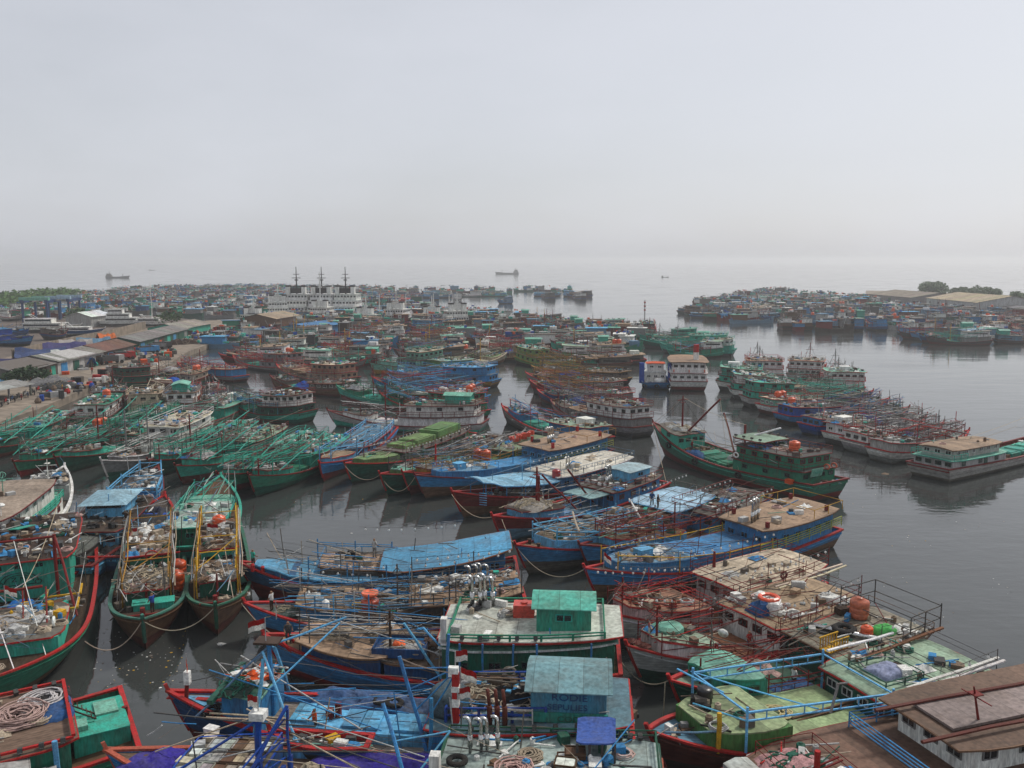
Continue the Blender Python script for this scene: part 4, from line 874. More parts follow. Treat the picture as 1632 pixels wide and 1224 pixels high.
def A_greenboxes():
    b = Boat('green boat with two pale green boxes on its roof and a red bow', (548,738), (738,688), beam=5.6, hull='dgreen', low='dgreen', rail='red', deck='gwood', zb=3.0, inner='lgreen')
    bh = b.house(.70, .90, .84, 1.3, (.10,.20,.07), (.20,.30,.13), None, over=.05, follow=.3); ah = b.house(.08, .66, .84, 1.9, (.06,.15,.06), 'gwood', 'dred', over=.4, win=6, wcol='dgreen')
    b.hatch(.12, .34, .55, 1.3, (.12,.26,.08), 1, base=ah, lids=True); b.hatch(.35, .52, .52, .9, (.17,.30,.10), 1, base=ah); b.hatch(.53, .62, .5, .6, (.17,.30,.10), 1, base=ah)
    b.railing(ah, .8, 'rbrown', 2, 1.6, .035, lamps=.7); b.floods(ah, 7); b.gear(bh, .72, .88, 8); b.rigging(.3, .9, 1.8, 3.0, 8, ['rbrown','dgrey']); b.mast(.86, 0, b.S(.86), 2.6, 'rbrown', 0, .08, stays=False)
    return b
def A_smallblue():
    b = Boat('small blue boat with a red bow and light blue frame next to the green flotilla', (508,738), (614,680), beam=5.0, hull='blue', low='dred', rail='red', deck='tan', zb=2.8)
    b.house(.70, .90, .8, 1.2, 'lblue', 'tan', 'red', over=.05, follow=.4); ah = b.house(.1, .62, .84, 1.8, 'blue', 'sblue', 'red', over=.3, win=4); b.gallows(.1, .92, 2.3, 2.6, 'lblue', 5, r=.06); b.gear(ah, .1, .6, 24, pal=['lblue','white','sblue','lgrey']); b.rigging(.1, .9, 1.5, 3, 10, ['lblue','sblue']); b.railing(ah, .7, 'red', 1, 1.6, .04)
    return b
# ---- boats seen bow on at the near left
def C_pair(i):
    if i == 0:
        b = Boat('weathered brown wooden boat, teal bow box, moored bow-on beside two orange drums', (227,987), (246,838), beam=5.4, hull='brown', low='rbrown', rail=(.045,.17,.125), inner='brown', deck='dbrown', zb=2.9, zs=2.2, p=3.6, tr=.7, pl=.35, tm=.5)
        bh = b.house(.56, .76, .52, 1.9, 'dgreen', 'wood', 'red', over=.15, follow=.3, rmat='deckwood'); ah = b.house(.20, .48, .52, 2.8, 'green', (.30,.20,.15), 'dred', over=.25, win=3, wcol='dgreen', rmat='deckwood')
        m = MB(); m.box((0,0,.5),(1.1,2.6,1.0)); m.box((0,0,1.02),(1.2,2.8,.08)); m.box((.1,-.9,1.1),(.3,.8,.1)); m.build('bow_locker', 'paint', b.root, 'teal').location = (b.X(.805), .5, b.S(.8)-.6)
        water_drum(b, .46, 2.0, b.deckz(.46)+.3, 'orange drum on the side deck farther aft on the brown bow-on boat').scale = (1.5,1.5,1.35)
        water_drum(b, .60, 1.95, b.deckz(.58)+.2, 'orange drum on the side deck farther forward on the brown bow-on boat').scale = (1.35,1.35,1.6)
        pc = 'ochre'; pc2 = 'gwood'
        m = MB(); x = b.X(.50); m.torus((x, .2, ah.z(.45)+.1), .45, .06, 14, 5, axis='x'); m.box((x, .2, ah.z(.45)+.1), (.1, 4.2, .12)); m.build('steering_wheel', 'pole', b.root, 'red')
        m = MB()
        for k in (-.35, .35): m.beam((x, k, ah.z(.4)-.6), (b.X(.60), k, bh.z(.6)+.2), .07)
        m.build('gangplank', 'deckwood', b.root, 'wood')
    else:
        b = Boat('brown wooden boat with bright yellow poles and red cabin edge moored bow-on', (343,966), (352,832), beam=4.8, hull='brown', low='rbrown', rail=(.03,.13,.085), inner='green', deck='dbrown', zb=2.9, zs=2.2, p=3.4, tr=.72, pl=.35, tm=.5)
        bh = b.house(.52, .74, .52, 1.7, 'dgreen', 'wood', 'dred', over=.15, follow=.3, rmat='deckwood', open_=False); ah = b.house(.16, .46, .56, 2.6, 'teal', 'brown', 'red', over=.25, win=3, wcol='dgreen', rmat='deckwood')
        pc = 'yellow'; pc2 = 'ochre'
        m = MB(); m.smooth = True; m.lathe([(.5,0),(.55,.1),(.55,1.3),(.4,1.5),(.1,1.52)], n=12); place(tag(m.build('water_tank', 'plastic', None, 'mint'), 'mint green tank at the side of the yellow-poled boat', 'tank'), b, .62, 1.8, b.deckz(.6)+.5)
    PW = b.B*.60
    for sg in (1, -1):
        for t in (.22, .40, .58, .74):
            b.pole((t, sg*PW, b.deckz(t)), (t, sg*PW, b.S(t)+4.6-2.2*(t-.2)), .06, pc, 'pole_post'); b.pole((t+.01, sg*(PW+.2), b.deckz(t)), (t-.02, sg*(PW+.15), b.S(t)+4.2-2.*(t-.2)), .05, pc2, 'pole_post')
        for k in range(4): b.pole((.2, sg*(PW-.05+.12*k), b.S(.2)+4.3-.25*k), (.76, sg*(PW-.1+.14*k), b.S(.7)+2.4-.3*k), .045, [pc, pc2, 'lgrey', 'rope'][k], 'stowed_pole')
    for t in (.24, .46, .62): b.pole((t, PW, b.S(t)+4-2.2*(t-.2)), (t, -PW, b.S(t)+4-2.2*(t-.2)), .05, pc, 'cross_pole')
    b.pole((.46, PW, b.S(.5)+3.2), (.62, -PW, b.S(.6)+1.6), .05, pc, 'cross_pole')
    heap(b, .65, 0, bh.z(.65), 2.1, 1.9, .35, ['tangled grey brown net heap on the bow cabin of the drum-laden brown boat','tangled tan rope and net on the bow cabin of the yellow-poled boat'][i], 'gwood', seed=30+i, strands=46)
    b.gear(bh, .54, .75, 40, pal=['gwood','wood','rope','dbrown','lgrey','brown'], hmax=.4); b.gear(ah, .18, .47, 40, pal=['gwood','wood','rope','white','brown','lgrey']); b.gear(b.deck(), .1, .8, 30, -.95, .95, ['dbrown','gwood','dgrey','rope'])
    b.mast(.76, .0, b.S(.76)-.4, 2.2, 'dred', 0, .12, stays=False); b.pole((.97, 0, b.S(.96)-.3), (.975, 0, b.S(.97)+.9), .17, 'dred', 'bow_post'); b.pole((.93, 1.0, b.S(.93)), (.93, -1.1, b.S(.93)), .10, 'dred', 'bow_beam')
    b.flag(.36, -.9, ah.z(.36)+.1); return b
def C_emblem():
    b = Boat('broad green and red boat with a dark round emblem on its cabin front', (-34,1088), (66,846), beam=10.2, hull='green', low='brown', rail='red', inner='teal', deck='dbrown', zb=3.0, zs=2.2, zm=1.6, p=4.2, tr=.85, pl=.35, tm=.5)
    bh = b.house(.66, .86, .72, 1.7, 'teal', 'gwood', 'red', over=.12, follow=.3, camber=.02); ah = b.house(.12, .46, .66, 3.7, 'teal', 'dbrown', 'red', over=.35, camber=.02)
    b.windows(ah, 5, 'teal', .86, .8)
    m = MB(); x = b.X(.465); z0 = b.deckz(.46)+1.8
    for R_ in (1.25, .95): m.path([(x+.03, R_*math.cos(a)*1.0, z0+R_*.72*math.sin(a)) for a in [math.pi*i/14 for i in range(15)]], .035, 4)
    for sg in (1, -1): m.torus((x+.03, sg*1.25, z0-.1), .22, .035, 10, 4, axis='x')
    m.box((x+.03, 0, z0-.25), (.04, 2.2, .07)); m.build('emblem', 'paint', b.root, (.006,.03,.025))
    b.letters('Z M', .467, 0, z0+.1, .6, (.006,.03,.025), None, yaw=math.pi/2)
    tarp(b, .46, -4.2, b.S(.4)-.1, 3.4, 1.5, 2.6, 'big dark blue tarpaulin hanging beside the emblem cabin', 'purple', 11)
    tarp(b, .52, .2, b.deckz(.5)+.3, 1.0, .9, .5, 'bright blue plastic sheet below the emblem', (.02,.16,.50), 12)
    heap(b, .76, -.4, bh.z(.76), 2.2, 2.4, .5, 'heap of white floats and grey nets on the red-edged bow cabin', 'lgrey', seed=33, strands=30)
    b.gear(bh, .67, .85, 60, -.95, .95, ['white','lgrey','yellow','dgrey','gwood','blue','white']); b.gear(ah, .13, .45, 90, -.95, .95, ['gwood','white','dbrown','dgrey','rope','lgrey','blue','brown']); b.gear(b.deck(), .48, .66, 40, -.9, .9)
    for k, t in enumerate((.56, .66)):
        m = MB(); w = 1.6
        m.box((b.X(t), 3.1, b.S(t)+.75), (.14, 2.4, .14)); m.box((b.X(t)-1.0, 4.2, b.S(t)+.75), (2.0, .14, .14)); m.box((b.X(t)-.8, 2.0, b.S(t)+.75), (1.6, .12, .12)); m.build('yellow_frame', 'pole', b.root, 'yellow')
    for y in (2.6, -2.6): b.pole((.50, y, b.deckz(.5)), (.50, y, ah.z(.4)+2.6), .13, 'dred', 'gallows_leg'); b.pole((.50, y, ah.z(.4)+2.5), (.66, y*1.6, b.S(.66)), .09, 'dred', 'gallows_brace')
    b.pole((.50, 2.7, ah.z(.4)+2.4), (.50, -2.7, ah.z(.4)+2.4), .12, 'dred', 'gallows_beam'); b.pole((.66, 2.2, bh.z(.66)+1.6), (.66, -1.4, bh.z(.66)+1.6), .13, 'dred', 'winch_beam'); b.pole((.66, 1.2, b.deckz(.6)), (.66, 1.2, bh.z(.66)+1.7), .10, 'dred', 'gallows_leg')
    for y in (1.0, 2.4): b.pole((.66, y, bh.z(.66)+1.5), (.84, y+.6, b.S(.84)), .06, 'dred', 'brace_pole')
    b.stay((.50, -2.6, ah.z(.4)+2.4), (.95, 1.5, b.S(.95)), .2, .04, 'white'); b.stay((.50, 0, ah.z(.4)+2.4), (.9, 3, b.S(.9)), .2, .03, 'white'); b.stay((.2, 2, ah.z(.3)+2.), (.66, 1, bh.z(.66)+1.6), .6, .03)
    b.lifebuoy(.80, bh.z(.8)+.4, 3.2, 'white'); b.flag(.67, .0, bh.z(.66)+.6)
    rope_coil(b, .92, .2, b.deckz(.92), .6, 'loose pale rope on the red foredeck of the emblem boat', 'rope', 8, 9)
    m = MB(); m.box((0,0,.06),(1.7,1.5,.08),0,.25); place(tag(m.build('board','paint',None,'teal'),'tilted teal board lying on the emblem boat roof','board'), b, .22, -.6, ah.z(.2)+.2, .6)
    return b
def C_stern():
    b = Boat('green boat with a brown roof of pink rope coils and a red-capped square stern', (-380,1248), (207,1140), beam=7.6, hull='green', low='dgreen', rail='red', inner='green', deck='brown', zb=3.2, zs=2.3, zm=1.8, tr=.97)
    ah = b.house(.20, .62, .82, 2.2, 'green', 'wood', 'red', over=.35, camber=.03, follow=.2, rmat='deckwood'); 
    m = MB(); m.path([(b.X(.19), 3.3, ah.z(.2)+.35), (b.X(.19), -3.3, ah.z(.2)+.35)], .12, 4); m.path([(b.X(.19), 3.3, ah.z(.2)+.25), (b.X(.6), 3.3, ah.z(.3)+.25)], .10, 4); m.path([(b.X(.19), -3.3, ah.z(.2)+.25), (b.X(.6), -3.3, ah.z(.3)+.25)], .10, 4); m.build('roof_rail', 'pole', b.root, 'red')
    b.floods(Level(ah.z, ah.hw, .19, .55), 6)
    m = MB(); x = b.X(.10); m.box((x, .2, b.S(.07)-.1), (2.6, 3.4, 1.6)); m.box((x+.2, .3, b.S(.07)+.75), (2.9, 3.7, .08)); m.box((x+.5, .6, b.S(.07)+.82), (.5, .5, .05)); m.build('stern_house', 'paint', b.root, 'teal'); m = MB(); m.box((x-.4, -.4, b.S(.07)+.86), (1.1, 1.5, .12)); m.box((x+.9, 1.1, b.S(.07)+.95), (.6, .9, .3)); m.build('stern_locker', 'paint', b.root, 'mint')
    m = MB()
    for k in (-.3, .3): m.beam((b.X(.11), k+.3, b.S(.06)+.8), (b.X(.20), k-.2, ah.z(.2)+.3), .05)
    for i in range(7): f = i/7; m.beam((b.X(.11+.09*f), -.5*f, b.S(.06)+.8+f*1.5), (b.X(.11+.09*f), .6-.5*f, b.S(.06)+.8+f*1.5), .035)
    m.build('ladder', 'pole', b.root, 'dbrown')
    sd = b.near_y; b.pole((.24, sd*3.5, b.deckz(.2)), (.245, sd*3.5, ah.z(.2)+.4), .13, 'lblue', 'vent_pipe')
    m = MB()
    for i in range(14): m.box((b.X(.26)+i*.42, sd*3.75, b.S(.3)+.55+.06*(i % 2)), (.45, .25, .2))
    m.build('float_line', 'plastic', b.root, 'lgrey')
    b.pole((.015, 0, b.S(0)), (.015, 0, b.S(0)+.7), .16, 'dred', 'stern_post')
    m = MB(); m.box((0,0,0),(1.8,.14,.14)); m.box((.9,-.9,0),(.14,1.8,.14)); m.build('yellow_frame','pole',b.root,'yellow').location=(b.X(.33),sd*3.6,b.S(.3)+.4)
    m = MB(); m.box((0,0,.05),(2.6,1.6,.08),0,.2); m.build('awning_board','sheet',b.root,'lgrey').location=(b.X(.40),sd*4.0,b.S(.4)+1.6)
    z = ah.z(.2)
    rope_coil(b, .335, -.3*sd, z, 1.25, 'big pink rope coil on the brown boat roof', 'prope', 3, 26); rope_coil(b, .265, -1.6*sd, z, 1.0, 'white rope coil next to the big pink one', (.6,.58,.55), 5, 20); rope_coil(b, .275, .3*sd, z, .6, 'small tan rope coil between pink and white coils', 'rope', 6, 12)
    tarp(b, .225, -.4*sd, z, .8, 1.5, .3, 'dark blue sheet at the aft end of the brown coil roof', 'dblue', 4); tarp(b, .22, -2.2*sd, z, .8, .8, .25, 'black sheet at the aft roof corner by the white coil', 'black', 5)
    b.gear(ah, .40, .6, 30, -.9, .9, ['white','dgrey','lgrey','rope']); return b
def C_blue():
    b = Boat('blue boat with a pale blue pyramid-roofed wheelhouse and slatted white side', (252,742), (96,905), beam=5.8, hull='lblue', low='blue', rail='dred', inner='lblue', deck='gwood', zb=3.3, zs=2.0, p=2.8)
    ah = b.house(.22, .60, .84, 2.3, 'lblue', 'dbrown', 'dred', over=.35, win=4, wcol='dred'); z = ah.z(.5)
    m = MB(); x0, x1 = b.X(.37), b.X(.53); w = 1.6; zz = z-.05
    m.box(((x0+x1)/2, 0, zz+.55), (x1-x0, 2*w, 1.1)); wh = m.build('wheelhouse', 'paint', b.root, 'lblue')
    m = MB(); m.box(((x0+x1)/2, 0, zz+1.35), (x1-x0-.15, 2*w-.15, .5)); m.build('window', 'pane', wh)
    m = MB()
    for x in (x0+.1, (x0+x1)/2, x1-.1):
        for y in (-w+.06, w-.06): m.beam((x, y, zz+1.05), (x, y, zz+1.7), .06)
    m.build('window_post', 'paint', wh, 'lblue')
    m = MB(); xm, e = (x0+x1)/2, .55; k = 0; zt = zz+1.62; m.v = [(x0-e,-w-e,zt),(x1+e,-w-e,zt),(x1+e,w+e,zt),(x0-e,w+e,zt),(xm-.5,0,zt+.8),(xm+.5,0,zt+.8)]
    for f in ((0,1,5,4),(1,2,5),(2,3,4,5),(3,0,4),(3,2,1,0)): m.face(*f)
    m.build('wheelhouse_roof', 'sheet', b.root, (.30,.50,.60))
    for k in range(5): b.pole((.22, b.near_y*(b.W(.3)+.02), b.S(.25)+.25+.2*k), (.62, b.near_y*(b.W(.55)), b.S(.6)+.1+.2*k), .06, 'white', 'side_slat')
    m = MB(); m.box((0,0,.5),(1.3,1.1,1.0)); place(tag(m.build('water_tank','plastic',None,'orange'),'square orange tank behind the pyramid-roofed wheelhouse','tank'), b, .58, -.9*b.near_y, z)
    for k, t in enumerate((.38, .52)): tag(place(obj('tyre', shared('tyre', m_tyre)), b, t, b.near_y*1.95, z+.4), ['tyre hung on the aft corner of the pyramid-roofed wheelhouse','tyre hung on the forward corner of the pyramid-roofed wheelhouse'][k], 'tyre')
    bh = b.house(.70, .88, .84, 1.5, 'blue', 'dgrey', 'blue', over=.1); b.gallows(.66, .90, 2.4, 2.6, 'lblue', 3, r=.07); b.gear(bh, .7, .88, 30, pal=['white','sblue','lgrey','gwood']); b.gear(ah, .23, .6, 30, -.95, .95, ['black','dgrey','dbrown','grey']); b.hatch(.62, .69, .6, .6, 'lblue', 1); b.gear(b.deck(), .0, .2, 26, pal=['dgrey','black','rope','gwood'])
    return b
def C_blacktarp():
    b = Boat('blue boat half covered by a black tarpaulin awning with curved red bow', (263,788), (172,888), beam=5.6, hull='blue', low='dblue', rail='red', inner='lblue', deck='gwood', zb=3.0, zs=1.8)
    aw = b.house(.30, .62, .8, 1.7, 'dgrey', 'black', 'dgrey', over=.3, open_=True, camber=.2, rmat='cloth'); tarp(b, .72, 0, b.deckz(.7)+.1, 2.2, 1.9, 1.5, 'black tarpaulin mound forward of the black awning', (.02,.025,.045), 14); tarp(b, .2, .6, b.deckz(.2), 1.8, 1.3, .8, 'black net bundle at the stern of the blue awning boat', 'black', 15)
    b.gear(b.deck(), .02, .3, 26, pal=['gwood','rope','dgrey','black','lgrey']); b.pole((.2, 2, b.S(.2)+.2), (.62, 1.2, b.S(.6)+2.2), .06, 'lgrey', 'boom'); b.house(.62, .72, .7, 1.2, 'royal', 'royal', None, over=.1)
    return b
def C_greenaft():
    b = Boat('teal boat seen from astern with a pale green roof and an orange drum', (352,757), (296,872), beam=6.4, hull='teal', low='green', rail='teal', inner='dred', deck='brown', zb=3.0, zs=2.2, tr=.85)
    ah = b.house(.10, .52, .70, 2.3, 'green', 'pgreen', 'teal', over=.35, win=3, wcol='teal'); ah.roof.color = C((.33,.46,.40)); b.gallows(.15, .80, 2.6, 2.2, 'teal', 4, r=.06); b.rigging(.1, .8, 1.6, 3.2, 14, ['teal','lgrey','mint','gwood']); b.gear(ah, .1, .5, 20, pal=['white','mint','lgrey','gwood']); b.gear(b.deck(), .5, .8, 20)
    water_drum(b, .12, -2.4, b.S(.1)+1.3, 'orange drum at the stern of the teal boat with pale roof').scale = (1.2,1.2,1.2); water_drum(b, .38, -2.6, b.deckz(.4)+.2, 'rusty orange drum on the side deck of the teal boat', (.45,.14,.05)).scale = (1.2,1.2,1.0)
    b.house(.54, .70, .6, 1.5, 'green', 'mint', 'teal', over=.2); return b
def C_whiteleft():
    b = Boat('white boat with a flat grey brown roof and green balcony at the harbour edge', (103,742), (-70,905), beam=7.0, hull='white', low='grey', rail='white', inner='grey', deck='gwood', zb=3.6, zs=2.2, zm=1.6)
    h1 = b.house(.08, .58, .92, 2.2, 'white', 'teal', 'dred', over=.25, win=5, wcol='dred'); ah = b.house(.10, .56, .74, 2.2, 'white', (.32,.26,.21), 'dred', over=.5, base=h1, win=6, wcol='white'); b.railing(h1, .8, 'teal', 3, 1.5, .06)
    bh = b.house(.72, .88, .84, 1.7, 'lgrey', 'dgrey', None, over=.0, follow=.3); b.gear(bh, .73, .87, 26, pal=['white','dgrey','black','lgrey','grey']); b.mast(.80, 0, bh.z(.8), 2.6, 'white', .3, .08); b.gear(ah, .12, .5, 5, pal=['wood','lgrey']); b.mast(.42, .5, ah.z(.4), 1.8, 'mint', .1, .06, stays=False)
    m = MB(); m.torus((b.X(.42), .5, ah.z(.4)+2.1), .35, .03, 14, 4, axis='y'); m.torus((b.X(.42), .5, ah.z(.4)+2.1), .35, .03, 14, 4, axis='x'); m.build('radio_loop', 'pole', b.root, 'mint')
    m = MB(); m.lathe([(.3,0),(.35,.12),(.2,.3),(.05,.33)], n=12); m.beam((0,0,-1.0),(0,0,0),.04); m.build('radar_dome', 'plastic', b.root, 'white').location = (b.X(.13), b.near_y*2.2, ah.z(.13)+1)
    b.house(.58, .70, .5, 1.4, 'lgrey', 'mint', None, over=.1); return b
def C_sooty():
    b = Boat('dark sooty boat with a black canvas cover between the white and the blue boats', (180,800), (40,930), beam=5.8, hull='dgrey', low='black', rail='dred', deck='dbrown', zb=2.7, zs=1.9)
    aw = b.house(.22, .66, .84, 2.0, (.06,.065,.06), (.10,.10,.095), 'dgrey', over=.2, rmat='cloth', wmat='cloth', camber=.3); b.gear(b.deck(), .02, .25, 30, pal=['dgrey','dbrown','gwood','rope']); b.gear(aw, .3, .7, 6, pal=['dgrey','rope']); b.rigging(.1, .8, 1.2, 2.2, 8, ['dred','dgrey']); return b
# ---- boats lying across the near middle
def D_curved():
    b = Boat('long blue and red boat with curved sky blue aft roof', (377,894), (824,902), beam=5.7, hull='dblue', low='dred', rail='red', inner='red', deck='rope', zb=3.2, zs=2.4, p=2.6, pl=.5); b.hull_o.color = C((.02,.085,.17))
    hc = b.house(.50, .93, .80, 1.25, (.02,.10,.22), 'lblue', 'lblue', over=.02, camber=.0, follow=.55, narrow=.0); hc.roof.color = C((.10,.30,.46))
    mid = b.house(.44, .70, .62, 2.1, 'gwood', 'tan', 'brown', over=.15, y0=-.75)
    ah = b.house(.05, .46, .84, 2.9, (.025,.12,.24), 'lblue', 'rust', over=.55, win=7, wcol='blue', camber=.25, follow=1.5); ah.roof.color = C((.09,.31,.50))
    for k in range(6): 
        m = MB(); m.path([(b.X(t), 3.05, b.S(t)+.15+.2*k) for t in (.05,.15,.25,.35,.45)], .04, 4); m.build('side_slat', 'pole', b.root, 'gwood', .2)
    m = MB(); m.path([(b.X(t), 3.1, b.S(t)+1.4) for t in (.03,.15,.25,.35,.46)], .06, 4); m.build('side_rail', 'paint', b.root, 'red')
    b.gallows(.46, .73, 2.8, 3.2, 'blue', 3, r=.045, truss=.2, cross=False, diag=False); b.lamps([(b.X(t), 3.1, b.S(t)+3.0) for t in (.05,.15,.25,.35,.45,.6,.72)], .8); b.lamps([(b.X(t), -3.1, b.S(t)+4.2) for t in (.2,.3,.45,.58)], .9); b.lamps([(b.X(t), 3.0, b.S(t)+2.2) for t in (.5,.6,.7,.78)], .8)
    b.rigging(.4, .72, 1.2, 3.0, 7, ['blue','dgrey','gwood']); b.railing(mid, .7, 'blue', 1, 2, .035); b.gear(mid, .45, .68, 10, pal=['gwood','rope','black','lgrey'])
    for t in (.90, .935): m = MB(); m.lathe([(.14,0),(.14,.6),(.18,.62),(.1,.75)], n=8); m.build('bollard', 'paint', b.root, 'red').location = (b.X(t), .9, b.deckz(t))
    heap(b, .945, .0, b.deckz(.945), .7, .5, .25, 'tan rope heap on the pink foredeck of the long blue boat', 'rope', seed=40, strands=18)
    heap(b, .025, .2, b.deckz(.02), .5, 1.6, .3, 'dark rope pile at the stern of the curved-roof boat', 'dbrown', seed=41, strands=10)
    person(b.w(.52, -1.6, mid.z(.5)), 1.0, 'person in pale clothes on the tan roof beside the curved blue roof', 'lgrey', 'grey'); return b
def D_clutter():
    b = Boat('blue boat buried under tan roofs, crossed poles and lamp frames', (388,960), (838,955), beam=5.7, hull='blue', low='rbrown', rail='red', inner='lblue', deck='gwood', zb=2.7, zs=2.2, p=2.5, pl=.35)
    f = b.house(.60, .80, .70, 1.5, 'blue', 'tan', 'wood', over=.3, y0=-1.0, rmat='deckwood'); m_ = b.house(.40, .60, .74, 1.7, 'dblue', 'wood', 'brown', over=.3, rmat='deckwood'); ah = b.house(.04, .40, .84, 2.5, 'dgrey', 'tan', 'brown', over=.35, win=5)
    b.gallows(.30, .74, 2.6, 2.8, 'sblue', 3, r=.05, truss=.25, cross=False); b.rigging(.05, .85, 1.0, 2.8, 46, ['dgrey','gwood','blue','lblue','lgrey','dbrown'], r=.04); b.railing(ah, .9, 'dgrey', 2, 1.4, .04, lamps=.7, tall=1.2); b.railing(m_, .8, 'dgrey', 2, 1.4, .035)
    b.gear(ah, .05, .38, 40); b.gear(m_, .42, .6, 24); b.gear(f, .62, .78, 10); b.gear(b.deck(), .6, .8, 20)
    water_drum(b, .555, 1.5, m_.z(.55), 'red orange drum amid crossed poles under an orange basket', (.50,.07,.03)).scale = (1.3,1.3,.95)
    m = MB(); m.smooth = True; m.lathe([(.35,0),(.55,.15),(.6,.4),(.5,.42),(.3,.2)], n=14); place(tag(m.build('basket','plastic',None,(.80,.15,.06)),'bright orange basket on top of the red drum','basket'), b, .555, 1.4, m_.z(.55)+1.2)
    m = MB(); m.box((0,0,.3),(.7,.5,.6)); place(tag(m.build('jerry_can','plastic',None,'yellow'),'yellow can beside the red orange drum amid crossed poles','jerry can'), b, .60, 1.4, m_.z(.58))
    heap(b, .86, .2, b.deckz(.86), 1.2, .9, .4, 'green grey net heap on the blue foredeck near a white flag', (.10,.14,.12), seed=44)
    b.exhausts(.17, .8, ah.z(.17), 4, sc=.9); b.mast(.46, 1.2, m_.z(.46), 4.0, 'dgrey', .3, .08); b.mast(.28, 2.2, b.S(.3), 5.0, 'dgrey', .1, .07, stays=False); b.flag(.87, 2.2, b.S(.87)+.2)
    m = MB(); m.lathe([(.05,0),(.25,.25),(.25,.9),(.05,1.1)], n=8); o = m.build('white_float', 'plastic', b.root, 'white'); o.location = (b.X(.70), 2.7, b.S(.7)+1.6)
    return b
def D_greenhouse():
    b = Boat('boat with dark green cabin, white roof, steel exhausts and teal shed', (418,1010), (988,1046), beam=6.2, hull='blue', low='dred', rail='red', inner='red', deck='tan', zb=2.9, zs=2.3, p=2.5, pl=.3, zm=1.5)
    fh = b.house(.64, .87, .74, 1.5, 'dblue', 'tan', 'brown', over=.35, follow=.4, rmat='sheet'); m_ = b.house(.45, .63, .74, 1.4, 'dblue', 'wood', 'brown', over=.2)
    h1 = b.house(.02, .47, .90, 3.0, (.012,.12,.075), 'mint', 'white', over=.2, win=0, door=.9); 
    b.windows(h1, 5, 'dgreen', .6); h2 = b.house(.02, .46, .82, .5, (.012,.12,.075), (.62,.64,.58), 'red', over=.5, base=h1, camber=.04)
    z = h2.z(.3); sd = b.near_y
    cab, z0 = b.shed(h2, .08, .225, -1.1, 1.5, 1.9, .55, 'teal', (.10,.42,.32)); cab.color = C((.03,.26,.18))
    b.exhausts(.385, -2.2, z, 4, sc=1.0); b.floods(Level(h2.z, h2.hw, .20, .44), 5, sides=(1,)); b.railing(Level(h2.z, h2.hw, .04, .46), .45, 'green', 2, 1.8, .07)
    m = MB(); m.box((0,0,.5),(1.3,1.0,1.0)); m.lathe([(.22,0),(.22,.12),(.1,.14)],(0,0,1.0),10); m.box((0,0,.5),(1.36,1.06,.08)); place(tag(m.build('water_tank','plastic',None,(.55,.05,.03)),'square red water tank with black lid beside the teal shed','tank'), b, .265, -1.0, z)
    rope_coil(b, .31, -1.2, z, .55, 'tan rope coil near the square red tank on the white roof', 'rope', 11); rope_coil(b, .41, -1.9, z, .4, 'dark cable coil beside the exhausts on the white roof', 'dgrey', 12, 8)
    b.lifebuoy(.33, b.deckz(.3)+.75, 3.35); b.lifebuoy(.29, b.deckz(.3)+1.75, 3.35, 'rope'); b.pole((.10, 3.35, b.S(.1)+.55), (.38, 3.35, b.S(.3)+.35), .11, 'lgrey', 'side_pipe')
    for t in (.42, .36, .28, .22, .08): b.pole((t, 3.2, b.deckz(t)), (t, 3.3, h2.z(t)), .06, 'blue', 'stanchion')
    m = MB(); m.box((0,0,.25),(3.0,2.0,.5)); m.box((0,1.05,.4),(3.1,.1,.7)); m.box((0,-1.05,.4),(3.1,.1,.7)); m.box((1.55,0,.4),(.1,2.2,.7)); m.box((-1.55,0,.4),(.1,2.2,.7)); o = m.build('gear_tray', 'paint', b.root, 'dblue'); o.location = (b.X(.595), .9, fh.z(.64)-.35)
    heap(b, .595, .9, fh.z(.62), 1.4, .9, .45, 'grey fish gear with an orange cloth in the blue tray', 'lgrey', seed=50, strands=20); tarp(b, .60, 1.1, fh.z(.6)+.35, .4, .35, .25, 'small orange cloth lying in the blue gear tray', (.8,.14,.04), 20)
    b.gear(fh, .66, .85, 12, -.8, .8, ['rope','wood','gwood','tan']); b.gear(m_, .46, .62, 20); b.gear(h2, .28, .44, 10, pal=['lgrey','rope','white']); heap(b, .79, .2, fh.z(.79), .9, .5, .15, 'thin tangle of pale line on the tan bow cabin', 'rope', seed=51, strands=24)
    b.rigging(.42, .9, 1.2, 2.8, 20, ['gwood','dgrey','blue','lgrey'], r=.04); b.mast(.62, 1.5, fh.z(.64), 3.2, 'dbrown', .2, .10); b.mast(.51, 2.2, b.S(.5), 3.6, 'dbrown', .15, .09, stays=False); b.pole((.47, 2.6, b.S(.5)), (.57, 2.8, b.S(.5)+4.4), .09, 'lblue', 'boom'); b.pole((.47, 2.4, h2.z(.4)-1), (.52, 2.6, b.S(.5)+4.0), .07, 'lblue', 'brace_pole')
    for y in (1.0, .0): b.pole((.90, y, b.S(.9)-.3), (.93, y+.2, b.S(.9)+.7), .12, 'red', 'bow_post')
    m = MB(); m.box((0,0,.9),(.35,.5,2.0)); m.box((0,0,.2),(.6,.5,.3)); m.build('white_cross_post', 'paint', b.root, 'white').location = (b.X(.465), 2.6, z-.4)
    return b
